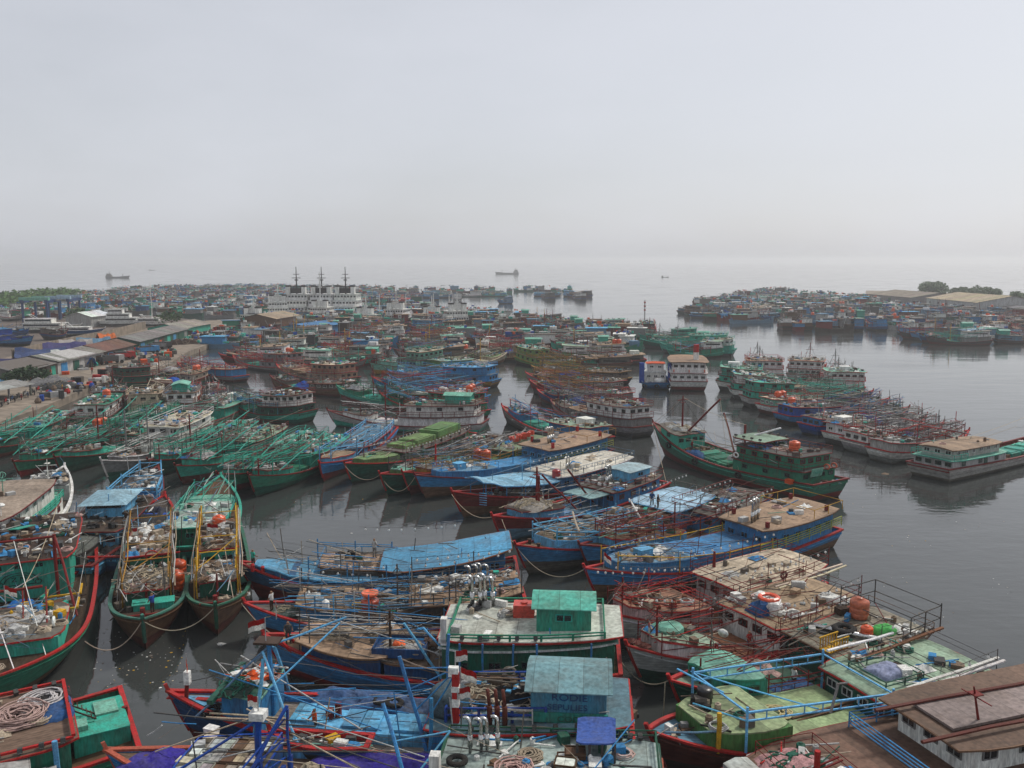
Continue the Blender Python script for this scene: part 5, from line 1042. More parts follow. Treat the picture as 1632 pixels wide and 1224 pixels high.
def D_blueopen():
    b = Boat('blue boat with light blue hatches, red rails and a sky blue roof shed', (265,1100), (1008,1152), beam=6.0, hull='dblue', low='dred', rail='red', inner='blue', deck=(.30,.26,.22), zb=3.1, zs=2.6, zm=1.6, p=2.3, pl=.3, tr=.9); sd = b.near_y
    m = MB(); m.strip([[(b.X(t), y*(b.W(t)-.45), b.deckz(t)+.09) for y in (.1, 1)] for t in (.862,.89,.92,.955)], .03); m.strip([[(b.X(t), y*(b.W(t)-.45), b.deckz(t)+.09) for y in (-1, -.1)] for t in (.862,.89,.92,.955)], .03); m.build('foredeck_panel', 'sheet', b.root, 'lblue')
    m = MB(); m.box((b.X(.93), 0, b.deckz(.93)+.07), (3.4, .3, .08)); m.strip([[(b.X(t), y*(b.W(t)-.2), b.deckz(t)+.08) for y in (1, 0, -1)] for t in (.955,.97,.985)], .03); m.build('foredeck_stripe', 'paint', b.root, 'red')
    bh = b.house(.765, .855, .80, 2.3, 'blue', 'dgreen', 'mint', over=.05, follow=.1, camber=.0)
    heap(b, .825, .6, bh.z(.82)+.05, .9, 1.5, .3, 'dark green net heap on the blue bow cabin behind blue poles', (.03,.055,.045), seed=60, strands=30, scol='dgreen'); b.gear(bh, .77, .845, 44, -.98, .1, ['white','lgrey','grey','dgrey','white','orange'], hmax=.5)
    m = MB(); m.box((b.X(.857), .3, bh.z(.84)-.0), (.3, 4.4, .3)); m.build('net_roller', 'paint', b.root, 'dgreen')
    # hold deck with raised hatches
    b.hatch(.42, .72, .34, .75, 'lblue', 1, lids=False, name='hold_cover', y0=.2*sd)
    for i, t in enumerate((.695, .655, .585, .545, .48, .445)):
        m = MB(); m.box((b.X(t), .1*sd, b.deckz(t)+.90), (.95, 1.75, .16)); o = m.build('hatch_lid', 'sheet', b.root, 'lblue', .12); 
        m = MB(); m.box((b.X(t), .1*sd, b.deckz(t)+1.0), (.80, .06, .05)); m.build('lid_handle', 'paint', o, 'sblue')
    for t in (.62,): m = MB(); m.box((b.X(t), 0, b.deckz(t)+.9), (.28, .3, 1.8)); m.box((b.X(t)+.4, .2, b.deckz(t)+.8), (.35, .4, 1.4)); m.build('winch_post', 'paint', b.root, 'dred')
    tarp(b, .60, -2.2, b.deckz(.6)+.1, 3.1, 1.1, 1.1, 'faded blue tarpaulin mound along the far rail of the hatch deck', (.05,.10,.22), 22); tarp(b, .46, -2.1, b.deckz(.46)+.1, 2.6, 1.0, .9, 'dusty blue tarpaulin beside the two tyres on the hatch deck', (.05,.085,.16), 23)
    for k, t in enumerate((.545, .515)): tag(place(obj('tyre', shared('tyre', m_tyre)), b, t, -1.9+.15*k, b.deckz(t)+1.0), ['tyre on the blue tarpaulin mounds, the one closer to the bow','tyre on the blue tarpaulin mounds, the one closer to the stern'][k], 'tyre')
    m = MB(); m.smooth = True; m.lathe([(1.1,0),(1.2,.3),(1.15,.7),(.8,.9),(.1,.95)], n=16); place(tag(m.build('round_tank','cloth',None,(.035,.05,.035)),'round dark green covered tub by the red far rail','tub'), b, .385, -2.2, b.deckz(.4))
    # skiff carried on deck
    s = Boat('small blue and red skiff lying on the plank deck of the blue boat', None, None, beam=1.7, hull='dblue', low='blue', rail='red', inner='red', deck='gwood', zb=1.1, zs=.75, zm=.6, rake=.5, q=1, name='skiff', group='skiffs', world=(b.w(.735, 2.45*sd, 0), b.w(.525, 2.55*sd, 0)), bulw=.35)
    s.root.location.z = (b.deckz(.6)+.35)*ZS; s.gear(Level(s.deckz, lambda t: .5, .1, .8), .1, .8, 14, pal=['white','dgrey','yellow','lblue','mint'])
    # aft house, roof house
    h1 = b.house(.02, .40, .90, 2.2, 'blue', (.13,.22,.28), 'red', over=.35, camber=.03, win=6, wcol='dblue'); z = h1.z(.2)
    b.floods(Level(h1.z, h1.hw, .05, .34), 7, sides=(1, -1)); b.railing(Level(h1.z, lambda t: 2.1, .17, .38), .95, 'royal', 2, 1.5, .08)
    for k in range(3): b.pole((.20, 2.15, z+.3+.3*k), (.28, 2.15, z+.3+.3*k), .07, 'lgrey' if k != 1 else 'royal', 'rail_board')
    for k in range(3): 
        m = MB(); m.smooth = True; m.path([(0,0,0),(0,0,1.2),(.05,0,1.35)], .14, 8); m.path([(0,0,1.3),(.1,0,2.4)], .09, 8); m.build('rusty_exhaust', 'pole', b.root, 'rbrown', .2).location = (b.X(.285)-.38*k, 2.35, z-.1)
    cab, z0 = b.shed(h1, .055, .205, -1.7, 1.9, 2.1, .55, 'lblue', (.16,.30,.33), win=False); cab.color = C((.05,.20,.30))
    b.letters('RODIE', .128, 1.95, z0+1.45, .62, 'dblue', cab); b.letters('SEPULIES', .132, 1.95, z0+.85, .52, 'dblue', cab)
    m = MB(); m.box((b.X(.13), 2.02, z0+.38), (3.9, .14, .62)); gb = m.build('green_board', 'paint', b.root, (.02,.20,.16)); b.letters('CODOT', .115, 2.10, z0+.18, .5, 'dgreen', gb)
    m = MB(); m.smooth = True; m.lathe([(1.3,0),(1.35,.5),(1.2,1.6),(.9,1.9),(.1,1.95)], n=12); place(tag(m.build('net_drum','netting',None,(.09,.13,.15)),'dark blue net bundle standing at the front of the roof','net'), b, .378, .6, z-.3).scale = (.8,.9,.8)
    heap(b, .325, -.6, z, 1.3, 1.1, .5, 'tan and black rope heap between the red post and the sky blue shed', 'wood', seed=62, strands=30); heap(b, .255, -.4, z, 1.4, 1.1, .35, 'black net spread on the roof before the sky blue shed', 'black', seed=63, strands=6)
    for k in range(5): b.pole((.36-.01*k, -1.2-.25*k, z+.7), (.22+.01*k, -.9-.3*k, z+.8+.05*k), .06, ['gwood','wood','dbrown','gwood','dgrey'][k], 'spare_plank')
    m = MB(); m.box((0,0,1.5),(.34,.34,3.6)); m.build('red_post', 'paint', b.root, 'red').location = (b.X(.355), 1.9, z-.3)
    m = MB(); m.box((0,0,.3),(.36,.45,.5)); m.box((0,0,1.2),(.4,.4,.35)); m.box((.1,0,2.3),(.5,.3,.6)); m.build('white_cloth_wrap', 'cloth', b.root, 'white').location = (b.X(.355), 1.92, z+.8)
    b.flag(.358, 1.5, z+2.6); b.flag(.345, 1.9, z+1.8); b.flag(.35, 2.1, z+1.2, .9)
    # frame of blue poles over the bow cabin and deck
    for y in (2.6, -2.6): b.pole((.765, y, b.S(.7)), (.768, y*.3, b.S(.7)+4.4), .10, 'lblue', 'tripod_pole')
    b.pole((.762, 0, b.S(.7)), (.768, 0, b.S(.7)+5.2), .12, 'blue', 'mast'); b.pole((.768, 0, b.S(.7)+4.8), (.90, 2.0, b.S(.9)+.1), .07, 'sblue', 'tripod_pole'); b.pole((.768, 0, b.S(.7)+4.6), (.88, -2.6, b.S(.88)), .07, 'sblue', 'tripod_pole'); b.pole((.772, .6, b.S(.7)+4.8), (.66, 3.2, b.S(.7)), .07, 'lblue', 'tripod_pole'); b.pole((.765, -1.0, b.S(.7)+4.5), (.63, -2.8, b.S(.6)+5.8), .08, 'lblue', 'boom'); b.pole((.77, 1.0, b.S(.7)+2.0), (.64, -2.4, b.S(.6)+5.6), .06, 'lblue', 'boom')
    m = MB(); m.box((b.X(.768), 0, b.S(.7)+5.2), (1.3, .9, .14)); m.build('mast_platform', 'paint', b.root, 'dbrown'); b.flag(.77, .2, b.S(.7)+5.3)
    b.pole((.41, 2.5, b.S(.4)), (.475, 1.2, b.S(.5)+5.6), .10, 'blue', 'boom'); 
    for k in range(4): b.pole((.425+.014*k, 2.2-.35*k, b.S(.4)+1.2+1.2*k), (.355, 1.6, z+3.0+.05*k), .05, 'blue', 'brace_pole')
    b.pole((.40, 3.2, b.S(.4)), (.395, 3.2, b.S(.4)+4.2), .10, 'blue', 'stanchion'); b.pole((.405, -2.8, b.S(.4)), (.40, -2.8, b.S(.4)+5), .09, 'blue', 'stanchion')
    b.stay((.475, 1.2, b.S(.5)+5.5), (.355, 1.9, z+3), .2, .04); b.stay((.768, 0, b.S(.7)+5), (.475, 1.2, b.S(.5)+5.4), .7, .03, 'dgrey'); b.stay((.97, 0, b.S(.97)+.8), (.765, 0, b.S(.7)+4.7), .5, .025, 'dgrey'); b.lamps([(b.X(t), 1.0, b.deckz(.5)+1.4) for t in (.42,.5,.6,.7)], .35) if False else None
    b.pole((.952, .2, b.S(.95)-.3), (.947, .2, b.S(.95)+1.7), .11, 'dred', 'bow_post'); b.flag(.947, .2, b.S(.95)+1.5, 1.6, False)
    m = MB(); m.box((0,0,.2),(.3,.3,.9)); m.build('white_post_wrap','cloth',b.root,'white').location = (b.X(.947), .2, b.S(.95)+1.2)
    rope_coil(b, .885, .9, b.deckz(.885)+.1, .6, 'black hose coil on the light blue foredeck', 'black', 14, 5); rope_coil(b, .872, 1.4, b.deckz(.872)+.1, .4, 'smaller dark hose loop beside the bow cabin', 'dgrey', 15, 6)
    for t in (.54, .30, .16): b.tyre_fender(t, b.S(t)-.5)
    b.gear(b.deck(), .44, .70, 10, .6, .95, ['rope','gwood','lgrey']); b.gear(h1, .21, .37, 40, -.8, .5, ['dgrey','gwood','wood','blue','rope','black','lblue']); b.rigging(.02, .12, 1.0, 2.6, 5, ['gwood','dgrey']); b.gear(b.deck(), .0, .03, 6)
    return b
def D_bottom():
    b = Boat('blue boat with violet tarpaulins, stacked crates, rope coils and yellow floats', (166,1194), (1060,1268), beam=6.4, hull='blue', low='dred', rail=(.40,.09,.05), inner='lblue', deck='wood', zb=3.0, zs=2.5, zm=1.7, p=2.3, pl=.3, tr=.9); sd = b.near_y
    bh = b.house(.70, .845, .86, 1.25, 'dblue', 'gwood', 'royal', over=.1, follow=.1, camber=.0); b.railing(bh, .3, 'royal', 1, 1.6, .06)
    rr = random.Random(7); zz = bh.z(.78)
    for i in range(5):
        for j in range(3):
            k = i*3+j; c = ['gwood','wood','brown','lgrey','lgrey'][i]
            crate(b, .715+.022*i+.004*j, -.9+1.05*j, zz, ['grey','tan','brown','pale grey','silver'][i]+' crate in the '+['far','middle','near'][j]+' row on the bow cabin roof', c, .62, .92, .4, rr.uniform(-.05,.05), ['white','rope','brown','lgrey','lgrey'][i])
    for k in range(7): m = MB(); m.box((0,0,.16),(.62,.45,.32)); m.box((0,0,.33),(.66,.49,.05)); place(tag(m.build('foam_box','plastic',None,['white','cream','lgrey'][k % 3],.1), ['first','second','third','fourth','fifth','sixth','seventh'][k]+' pale foam box along the forward edge of the crate-laden roof','box','foam boxes on the bow cabin roof'), b, .838-.012*(k % 2), -2.3+.72*k, zz, rr.uniform(-.5,.5))
    for k in range(2): b.pole((.86, -3.4+.4*k, zz+.5), (.70, -3.0+.2*k, zz+.7), .06, 'rope', 'bamboo_pole')
    tarp(b, .90, .6, b.deckz(.9), 1.7, 1.6, .7, 'violet and grey tarpaulin over the light blue foredeck', 'purple', 31); tarp(b, .865, 1.4, b.deckz(.87), 1.6, 1.2, .6, 'silver grey side of the tarpaulin at the foredeck', 'lgrey', 32)
    m = MB(); m.box((0,0,.35),(.8,.6,.7)); m.build('deck_locker','paint',b.root,'lblue').location = (b.X(.875), 2.0, b.deckz(.87))
    tarp(b, .52, -2.0, b.deckz(.52)+.2, 3.6, 1.1, .8, 'long violet blue tarpaulin mound along the red rail', 'purple', 33); tarp(b, .43, -2.2, b.deckz(.43)+.2, 2.6, 1.1, 1.0, 'higher violet tarpaulin mound against the aft cabin', (.05,.035,.28), 34)
    b.hatch(.40, .68, .50, .7, 'sblue', 4, y0=1.4*sd, lidcol='mint'); 
    m = MB()
    for i in range(3): m.box((b.X(.665), -.8+.9*i, b.deckz(.66)+.8), (.2, .25, 1.5))
    m.build('winch_post','paint',b.root,'royal')
    heap(b, .635, -.8, b.deckz(.63), 1.0, 1.1, .7, 'pale rope and white cloth heap by the blue winch posts', 'rope', seed=71, strands=30); tarp(b, .68, .2, b.deckz(.68)+.2, .8, .7, .3, 'torn white plastic on the mint deck', 'white', 35); rope_coil(b, .64, 1.6, b.deckz(.64)+.6, .6, 'beige rope coil at the lower edge by the blue posts', 'prope', 16, 12)
    b.pole((.70, .5, b.S(.7)), (.70, .5, b.S(.7)+4.4), .16, 'royal', 'mast'); b.flag(.70, .5, b.S(.7)+4.3, 1.1); m = MB(); m.box((b.X(.70), .5, b.S(.7)+4.3), (.7, .6, .45)); m.build('white_lamp_box','cloth',b.root,'white'); b.pole((.70, .5, b.S(.7)+4.0), (.90, 3.0, b.S(.9)-.4), .08, 'royal', 'boom'); b.pole((.72, 2.8, b.S(.7)), (.655, .0, b.S(.7)+4.6), .09, 'royal', 'boom'); b.pole((.655, 0, b.S(.7)+4.4), (.66, -.4, b.S(.7)-.2), .07, 'royal', 'brace_pole')
    for k in range(3): b.pole((.66-.005*k, .4*k, b.S(.7)+3.8-.9*k), (.74, 3.2, b.S(.74)+.8), .05, 'royal', 'brace_pole')
    b.pole((.40, 2.4, b.S(.4)-.2), (.49, -.6, b.S(.5)+5.0), .09, 'blue', 'boom'); 
    for k in range(2): b.pole((.43+.03*k, 1.4-1.2*k, b.S(.4)+1.6+1.7*k), (.37, -.5, b.S(.4)+3.6), .05, 'lblue', 'brace_pole')
    h1 = b.house(.02, .38, .92, 1.9, 'dgreen', (.32,.40,.38), 'dgreen', over=.35, camber=.03); z = h1.z(.2); b.exhausts(.315, -1.7, z, 4, sc=.8); b.railing(h1, .6, 'dgreen', 2, 1.6, .06); b.floods(Level(h1.z, h1.hw, .03, .1), 4)
    rope_coil(b, .235, -1.2, z, .6, 'cream rope coil below the silver exhausts', 'rope', 17, 14); rope_coil(b, .255, .2, z, .75, 'large pink and white rope coil on the grey roof', 'prope', 18, 22); heap(b, .235, 1.7, z, 1.2, .9, .6, 'dark green rope heap at the lower edge of the roof', 'dgreen', seed=72, strands=30, scol='dgreen')
    rr = random.Random(8)
    for k in range(7): crate(b, .165-.012*(k % 3)+.004*rr.random(), -1.0+.95*(k//2), z+.4*(k % 2), ['far upper','far lower','second upper','second lower','third upper','third lower','last'][k]+' brown fish crate of the stack on the grey roof', 'brown', .95, .75, .38, rr.uniform(-.15,.15), ['white','brown','lgrey'][k % 3])
    for k in range(26):
        m = shared('float', lambda: (lambda q: (q.lathe([(.03,-.14),(.11,-.08),(.14,0),(.11,.08),(.03,.14)], n=8), q.mesh('net_float','plastic'))[1])(MB())); o = obj('net_float', m, None, 'yellow', .12)
        tag(place(o, b, .072+.055*rr.random(), 1.6+1.5*rr.random(), z+.14+.2*rr.random()), 'yellow round net float in the pile on the roof', 'net float', 'yellow net floats piled on the roof')
    tarp(b, .06, .3, z, 1.8, 1.5, .25, 'navy net spread beside the yellow floats', 'dblue', 36); aw = b.house(.085, .15, .36, 1.2, 'dgrey', 'royal', None, base=h1, y0=-2.0, over=.05, open_=True, rmat='cloth', camber=-.2); aw.roof.color = C((.05,.10,.33))
    m = MB(); m.smooth = True; m.path([(0,-1.6,.5),(0,1.6,.5)], .55, 10); place(tag(m.build('cream_roll','cloth',None,'cream'),'cream canvas roll lashed on the grey roof by the exhausts','canvas roll'), b, .30, 1.9, z, 1.45); tag(place(obj('tyre', shared('tyre', m_tyre)), b, .358, -.4, z+.15), 'tyre on the grey roof forward of the exhausts', 'tyre')
    for k in range(2): m = MB(); m.smooth = True; m.lathe([(.3,0),(.32,.5),(.3,.6),(.25,.4)], n=12); place(tag(m.build('bowl','plastic',None,['lgrey','blue'][k]), ['pale grey','blue'][k]+' tub between crates and green rope heap','tub'), b, .20-.01*k, .5+.9*k, z)
    b.gear(h1, .05, .34, 40, -.9, .9, ['dgrey','blue','white','gwood','dgreen','brown']); m = MB(); m.box((0,0,1.6),(.45,.5,3.4)); m.build('white_cross_post','paint',b.root,'white').location = (b.X(.385), 1.2, z-1.6); b.stay((.70,.5,b.S(.7)+4.2),(.49,-.6,b.S(.5)+4.9),.6,.03,'dgrey')
    for t in (.5, .3): b.tyre_fender(t, b.S(t)-.5)
    return b
def E_lone():
    b = Boat('lone green trawler under way with red boom, orange drum and raised red bow', (1040,672), (1325,768), beam=6.6, hull='teal', low='dred', rail='dred', inner='green', deck='wood', zb=4.4, zs=2.4, zm=1.7, rake=3.0, p=2.6, pl=.33, tr=.88); b.hull_o.color = C((.035,.17,.115))
    bh = b.house(.74, .90, .82, 1.9, 'teal', 'gwood', 'dred', over=.3, follow=.4, win=1, wcol='dgreen'); h1 = b.house(.06, .40, .84, 2.1, 'green', 'dgrey', 'dred', over=.35, win=3, wcol='dgreen'); h2 = b.house(.08, .39, .78, 1.8, 'green', 'dgrey', 'dred', over=.3, base=h1, win=5, wcol='dred', camber=.03); h3 = b.house(.27, .42, .66, .9, 'dgreen', 'pgreen', 'dred', over=.2, base=h2, open_=True)
    b.railing(h2, .9, 'rbrown', 2, 1.5, .05); b.railing(Level(h1.z, h1.hw, .04, .4), .9, 'rbrown', 2, 1.6, .05); b.floods(Level(h3.z, h3.hw, .26, .43), 4); water_drum(b, .17, .2, h2.z(.17), 'orange drum on the lone green trawler roof').scale = (1.35,1.35,1.25)
    tarp(b, .29, .8, h2.z(.29), .9, .7, .4, 'blue cloth on the lone green trawler roof', 'royal', 40); heap(b, .22, .6, h2.z(.2), 1.3, .8, .25, 'pink brown net on the lone green trawler roof', 'prope', seed=81, strands=8)
    b.mast(.80, 0, bh.z(.8), 5.6, 'dred', .12, .16); b.pole((.765, .9, bh.z(.77)-.8), (.615, -1.2, b.S(.6)+8.6), .14, 'dred', 'boom'); b.pole((.42, 1.0, b.deckz(.4)+.3), (.565, -.4, b.S(.5)+7.0), .11, 'dred', 'boom'); b.pole((.43, 0, b.deckz(.4)), (.43, 0, h2.z(.4)+2.4), .15, 'dred', 'mast'); b.pole((.43, .2, h2.z(.4)+.3), (.30, -1.8, h2.z(.3)+2.4), .12, 'white', 'white_pipe')
    b.stay((.80, 0, bh.z(.8)+5.4), (.99, 0, b.S(.99)), .2, .03); b.stay((.43, 0, h2.z(.4)+2.4), (.80, 0, bh.z(.8)+5.4), .5, .03); b.stay((.615, -1.2, b.S(.6)+8.5), (.45, 2, b.S(.45)), .2, .025); b.stay((.565, -.4, b.S(.5)+7), (.36, 3, b.S(.3)), .1, .025)
    heap(b, .815, -.2, bh.z(.81), 2.4, 1.7, .6, 'white and grey net heap on the lone green trawler bow cabin', 'lgrey', seed=82, strands=40); tarp(b, .47, -.9, b.deckz(.47)+.5, 2.0, 1.2, 1.1, 'grey white tarpaulin bundle amid the lone green trawler deck', 'lgrey', 41); tarp(b, .66, 1.6, b.deckz(.66), 1.9, .9, .8, 'dark blue net bundle along the rail of the lone green trawler', 'dblue', 42)
    b.hatch(.46, .66, .6, .5, 'green', 3); b.gear(b.deck(), .44, .74, 50, pal=['gwood','wood','rope','dgrey','green','white','brown']); b.gear(h2, .1, .35, 16); b.gear(b.deck(), .0, .05, 6)
    for z_, t in ((h1.z(.3)+.5, .37),): b.lifebuoy(t, z_, b.near_y*3.2, 'white')
    for k in range(2): b.lifebuoy(.05, h1.z(.1)+.2, -1.0-1.2*k, 'orange')
    m = MB(); m.box((0,0,.0),(.08,1.8,1.2),0,.2); nb = m.build('name_panel', 'paint', b.root, 'mint'); nb.location = (b.X(.045), .8, b.S(0)+1.1); b.letters('TANJU', .041, .8, b.S(0)+.95, .5, 'teal', None, yaw=-math.pi/2, tilt=.15)
    for t in (.8, .6, .35): b.tyre_fender(t, b.S(t)-.6)
    m = MB(); m.box((0,0,.3),(.8,.6,.6)); place(tag(m.build('fish_box','plastic',None,'orange'),'orange fish box near the stern of the lone green trawler','box'), b, .10, b.near_y*3.2, b.deckz(.1)+.3); return b
def E_rightwhite():
    b = Boat('weathered white steel boat with tan roofs and green hatches at the water side', (1730,672), (1478,742), beam=5.8, hull=(.36,.36,.34), low='gwood', rail='dred', inner='dred', deck='wood', zb=3.2, zs=1.9, zm=1.4, rake=2.6, tr=.95, pl=.25)
    h1 = b.house(.03, .33, .86, 1.7, 'lgrey', 'mint', 'teal', over=.4, win=3, wcol='dgreen', door=.6); h2 = b.house(.05, .31, .70, 1.3, 'lgrey', 'tan', 'brown', over=.45, base=h1, win=6, wcol='white', camber=.25); b.hatch(.42, .68, .5, .6, 'teal', 4); bh = b.house(.74, .88, .8, 1.9, 'white', 'mint', 'white', over=.1, win=2); b.mast(.82, 0, bh.z(.8), 5, 'dred', .2, .15)
    b.gear(b.deck(), .38, .74, 24); b.gear(h2, .06, .3, 5); b.railing(Level(h1.z, h1.hw, .02, .1), .8, 'teal', 2, 1.5, .05); b.tyre_fender(.55, 1.6); b.stay((.82, 0, bh.z(.8)+4.6), (.2, 0, h2.z(.2)+.5), .5, .03); return b
NEAR = [A_brown(), A_greenbox(), A_darkgreen(), A_white(), A_pinkwhite(), A_bluehatch(), A_redframes(), A_lblue(), A_nettop(), A_awning(), A_tanroof(), A_drums(), A_olive(), A_greenboxes(), A_smallblue(),
        C_pair(0), C_pair(1), C_emblem(), C_stern(), C_blue(), C_blacktarp(), C_greenaft(), C_whiteleft(), C_sooty(), D_curved(), D_clutter(), D_greenhouse(), D_blueopen(), D_bottom(), E_lone(), E_rightwhite()]
for k, b in enumerate(NEAR):
    if b and k not in (0, 1, 18): b.tangle(.1, .88, 1.2, 3.2, [26, 0, 30, 34, 30, 22, 40, 30, 34, 22, 18, 34, 40, 26, 34, 30, 24, 40, 10, 24, 20, 34, 12, 24, 40, 70, 50, 34, 30, 24, 8][k], ['dred','rbrown','dgrey','gwood'] if 2 <= k <= 6 else ['gwood','dgrey','lgrey','rope','blue'] if k > 22 else ['gwood','dgrey','lgrey','sblue'])
# ---------------------------------------------------------------- land: quay, yard, pier
def slab(name, px, z, label, m='concrete', depth=3.0, kind='structure'):
    pts = [P(u, v, z) if not isinstance(u, str) else None for u, v in px]; b = MB(); k = len(pts)
    b.v = [(p.x, p.y, z) for p in pts]+[(p.x, p.y, z-depth) for p in pts]; b.face(*range(k))
    for i in range(k): j = (i+1) % k; b.face(i, i+k, j+k, j)
    o = b.build(name, m); tag(o, label, kind=kind); return o
QUAY = [(-420,790),(-60,695),(0,672),(60,652),(130,622),(200,600),(262,584),(300,560),(400,524),(420,514),(380,508),(330,511),(230,523),(130,542),(0,572),(-420,640)]
YARD = [(-420,640),(0,572),(130,542),(230,523),(310,510),(260,504),(150,505),(0,512),(-420,530)]
slab('quay', QUAY, 1.35, 'sandy concrete quay beside the sheds'); slab('boatyard', YARD, 1.3, 'brown boatyard ground behind the sheds', 'mud')
PIER = [(1378,480),(1440,483),(1560,490),(1700,497),(1760,480),(1600,470),(1470,464),(1380,463)]
slab('pier', PIER, 1.3, 'long grey pier under the warehouses')
def inpoly(x, y, poly):
    c = False; n = len(poly)
    for i in range(n):
        x1, y1 = poly[i]; x2, y2 = poly[i-1]
        if (y1 > y) != (y2 > y) and x < (x2-x1)*(y-y1)/(y2-y1)+x1: c = not c
    return c
def wpoly(px, z=0): return [(P(u, v, z).x, P(u, v, z).y) for u, v in px]
# ---------------------------------------------------------------- boats of the rafts
CW = dict(teal='teal', green='green', dgreen='dark-green', lgreen='pale-green', mint='mint', pgreen='grey-green', lblue='light-blue', blue='blue', dblue='navy', sblue='slate-blue', royal='royal-blue', red='red', dred='dark-red',
          rbrown='red-brown', pink='pink', rust='rusty', tan='tan', cream='cream', brown='brown', dbrown='dark-brown', wood='timber', gwood='weathered', white='white', grey='grey', lgrey='pale-grey', dgrey='charcoal', black='black', ochre='ochre', yellow='yellow', orange='orange', ygreen='lime', purple='violet')
import re
SHORT = lambda e: re.sub(r'^(an|a tall|a) ', '', e).replace('light blue', 'light-blue')
LABELS = set()
EXTRA = ['an orange drum','a blue tarpaulin','a teal shed','a white box','a tall red mast','a tall yellow mast','a light blue frame','a red frame','a green frame','a yellow frame','a net heap','a white awning','a tan awning','two grey masts','a grey frame','a green tarpaulin']
def add_extra(b, e, ah, bh):
    r = b.rng; z = ah.z((ah.t0+ah.t1)/2)
    def part(mb, name, m, col): return mb.build(name, m, b.root, col, .1)
    if 'drum' in e:
        for k in range(r.choice((1, 2))): o = obj('water_drum', shared('drum', m_drum), b.root, 'orange', .1); o.location = (b.X(ah.t0+.1)+1.2*k, r.uniform(-1, 1), z); o.scale = (1.3, 1.3, 1.3)
    elif 'tarpaulin' in e:
        m = MB(); m.smooth = False; t0 = .48; rows = []
        for i in range(7): rows.append([(b.X(t0+.03*i), (j-3)*.75, b.deckz(.5)+.25+(1.5+.5*r.random())*(1-((i-3)/3.4)**2)*(1-((j-3)/3.6)**2)) for j in range(7)])
        m.strip(rows); part(m, 'tarpaulin', 'cloth', 'royal' if 'blue' in e else 'green')
    elif 'shed' in e: b.shed(ah, ah.t0+.05, ah.t0+.2, -1.2, 1.2, 1.7, .4, 'teal', 'mint', win=False)
    elif 'box' in e: m = MB(); m.box((b.X(ah.t0+.12), .3, z+.6), (2.2, 1.8, 1.3)); part(m, 'roof_box', 'paint', 'white')
    elif 'mast' in e:
        c = 'dred' if 'red' in e else 'yellow' if 'yellow' in e else 'grey'
        for t in ((.62,) if 'two' not in e else (.58, .78)): b.mast(t, 0, b.deckz(t), 6.5+r.uniform(0, 2), c, .25, .13, stays=b.q == 2)
    elif 'frame' in e:
        c = 'lblue' if 'blue' in e else 'red' if 'red' in e else 'teal' if 'green' in e else 'ochre' if 'yellow' in e else 'grey'
        b.gallows(.25, .86, 2.4, 2.8, c, 3, r=.06, truss=.3)
        for sg in (1, -1)[:b.q]: b.pole((.86, sg*2.0, b.S(.8)+1.0), (.86-r.uniform(.45,.7), sg*2.4, b.S(.4)+r.uniform(4, 6)), .07, c, 'boom')
        b.rigging(.15, .9, 1.6, 3.6, 10, [c, c, 'gwood', 'dgrey'], r=.05)
    elif 'net' in e:
        m = MB(); m.col = None; rows = []; zz = bh.z((bh.t0+bh.t1)/2) if bh else b.deckz(.7)
        for i in range(7): rows.append([(b.X(.78)+(i-3)*.6, (j-3)*.5, zz+(.9+.5*r.random())*(1-((i-3)/3.2)**2)*(1-((j-3)/3.2)**2)) for j in range(7)])
        m.strip(rows); part(m, 'net_heap', 'netting', r.choice(['prope','lgrey','wood','dgreen']))
    elif 'awning' in e: b.house(.46, .64, .8, 2.1, 'grey', 'white' if 'white' in e else 'tan', None, over=.3, open_=True)
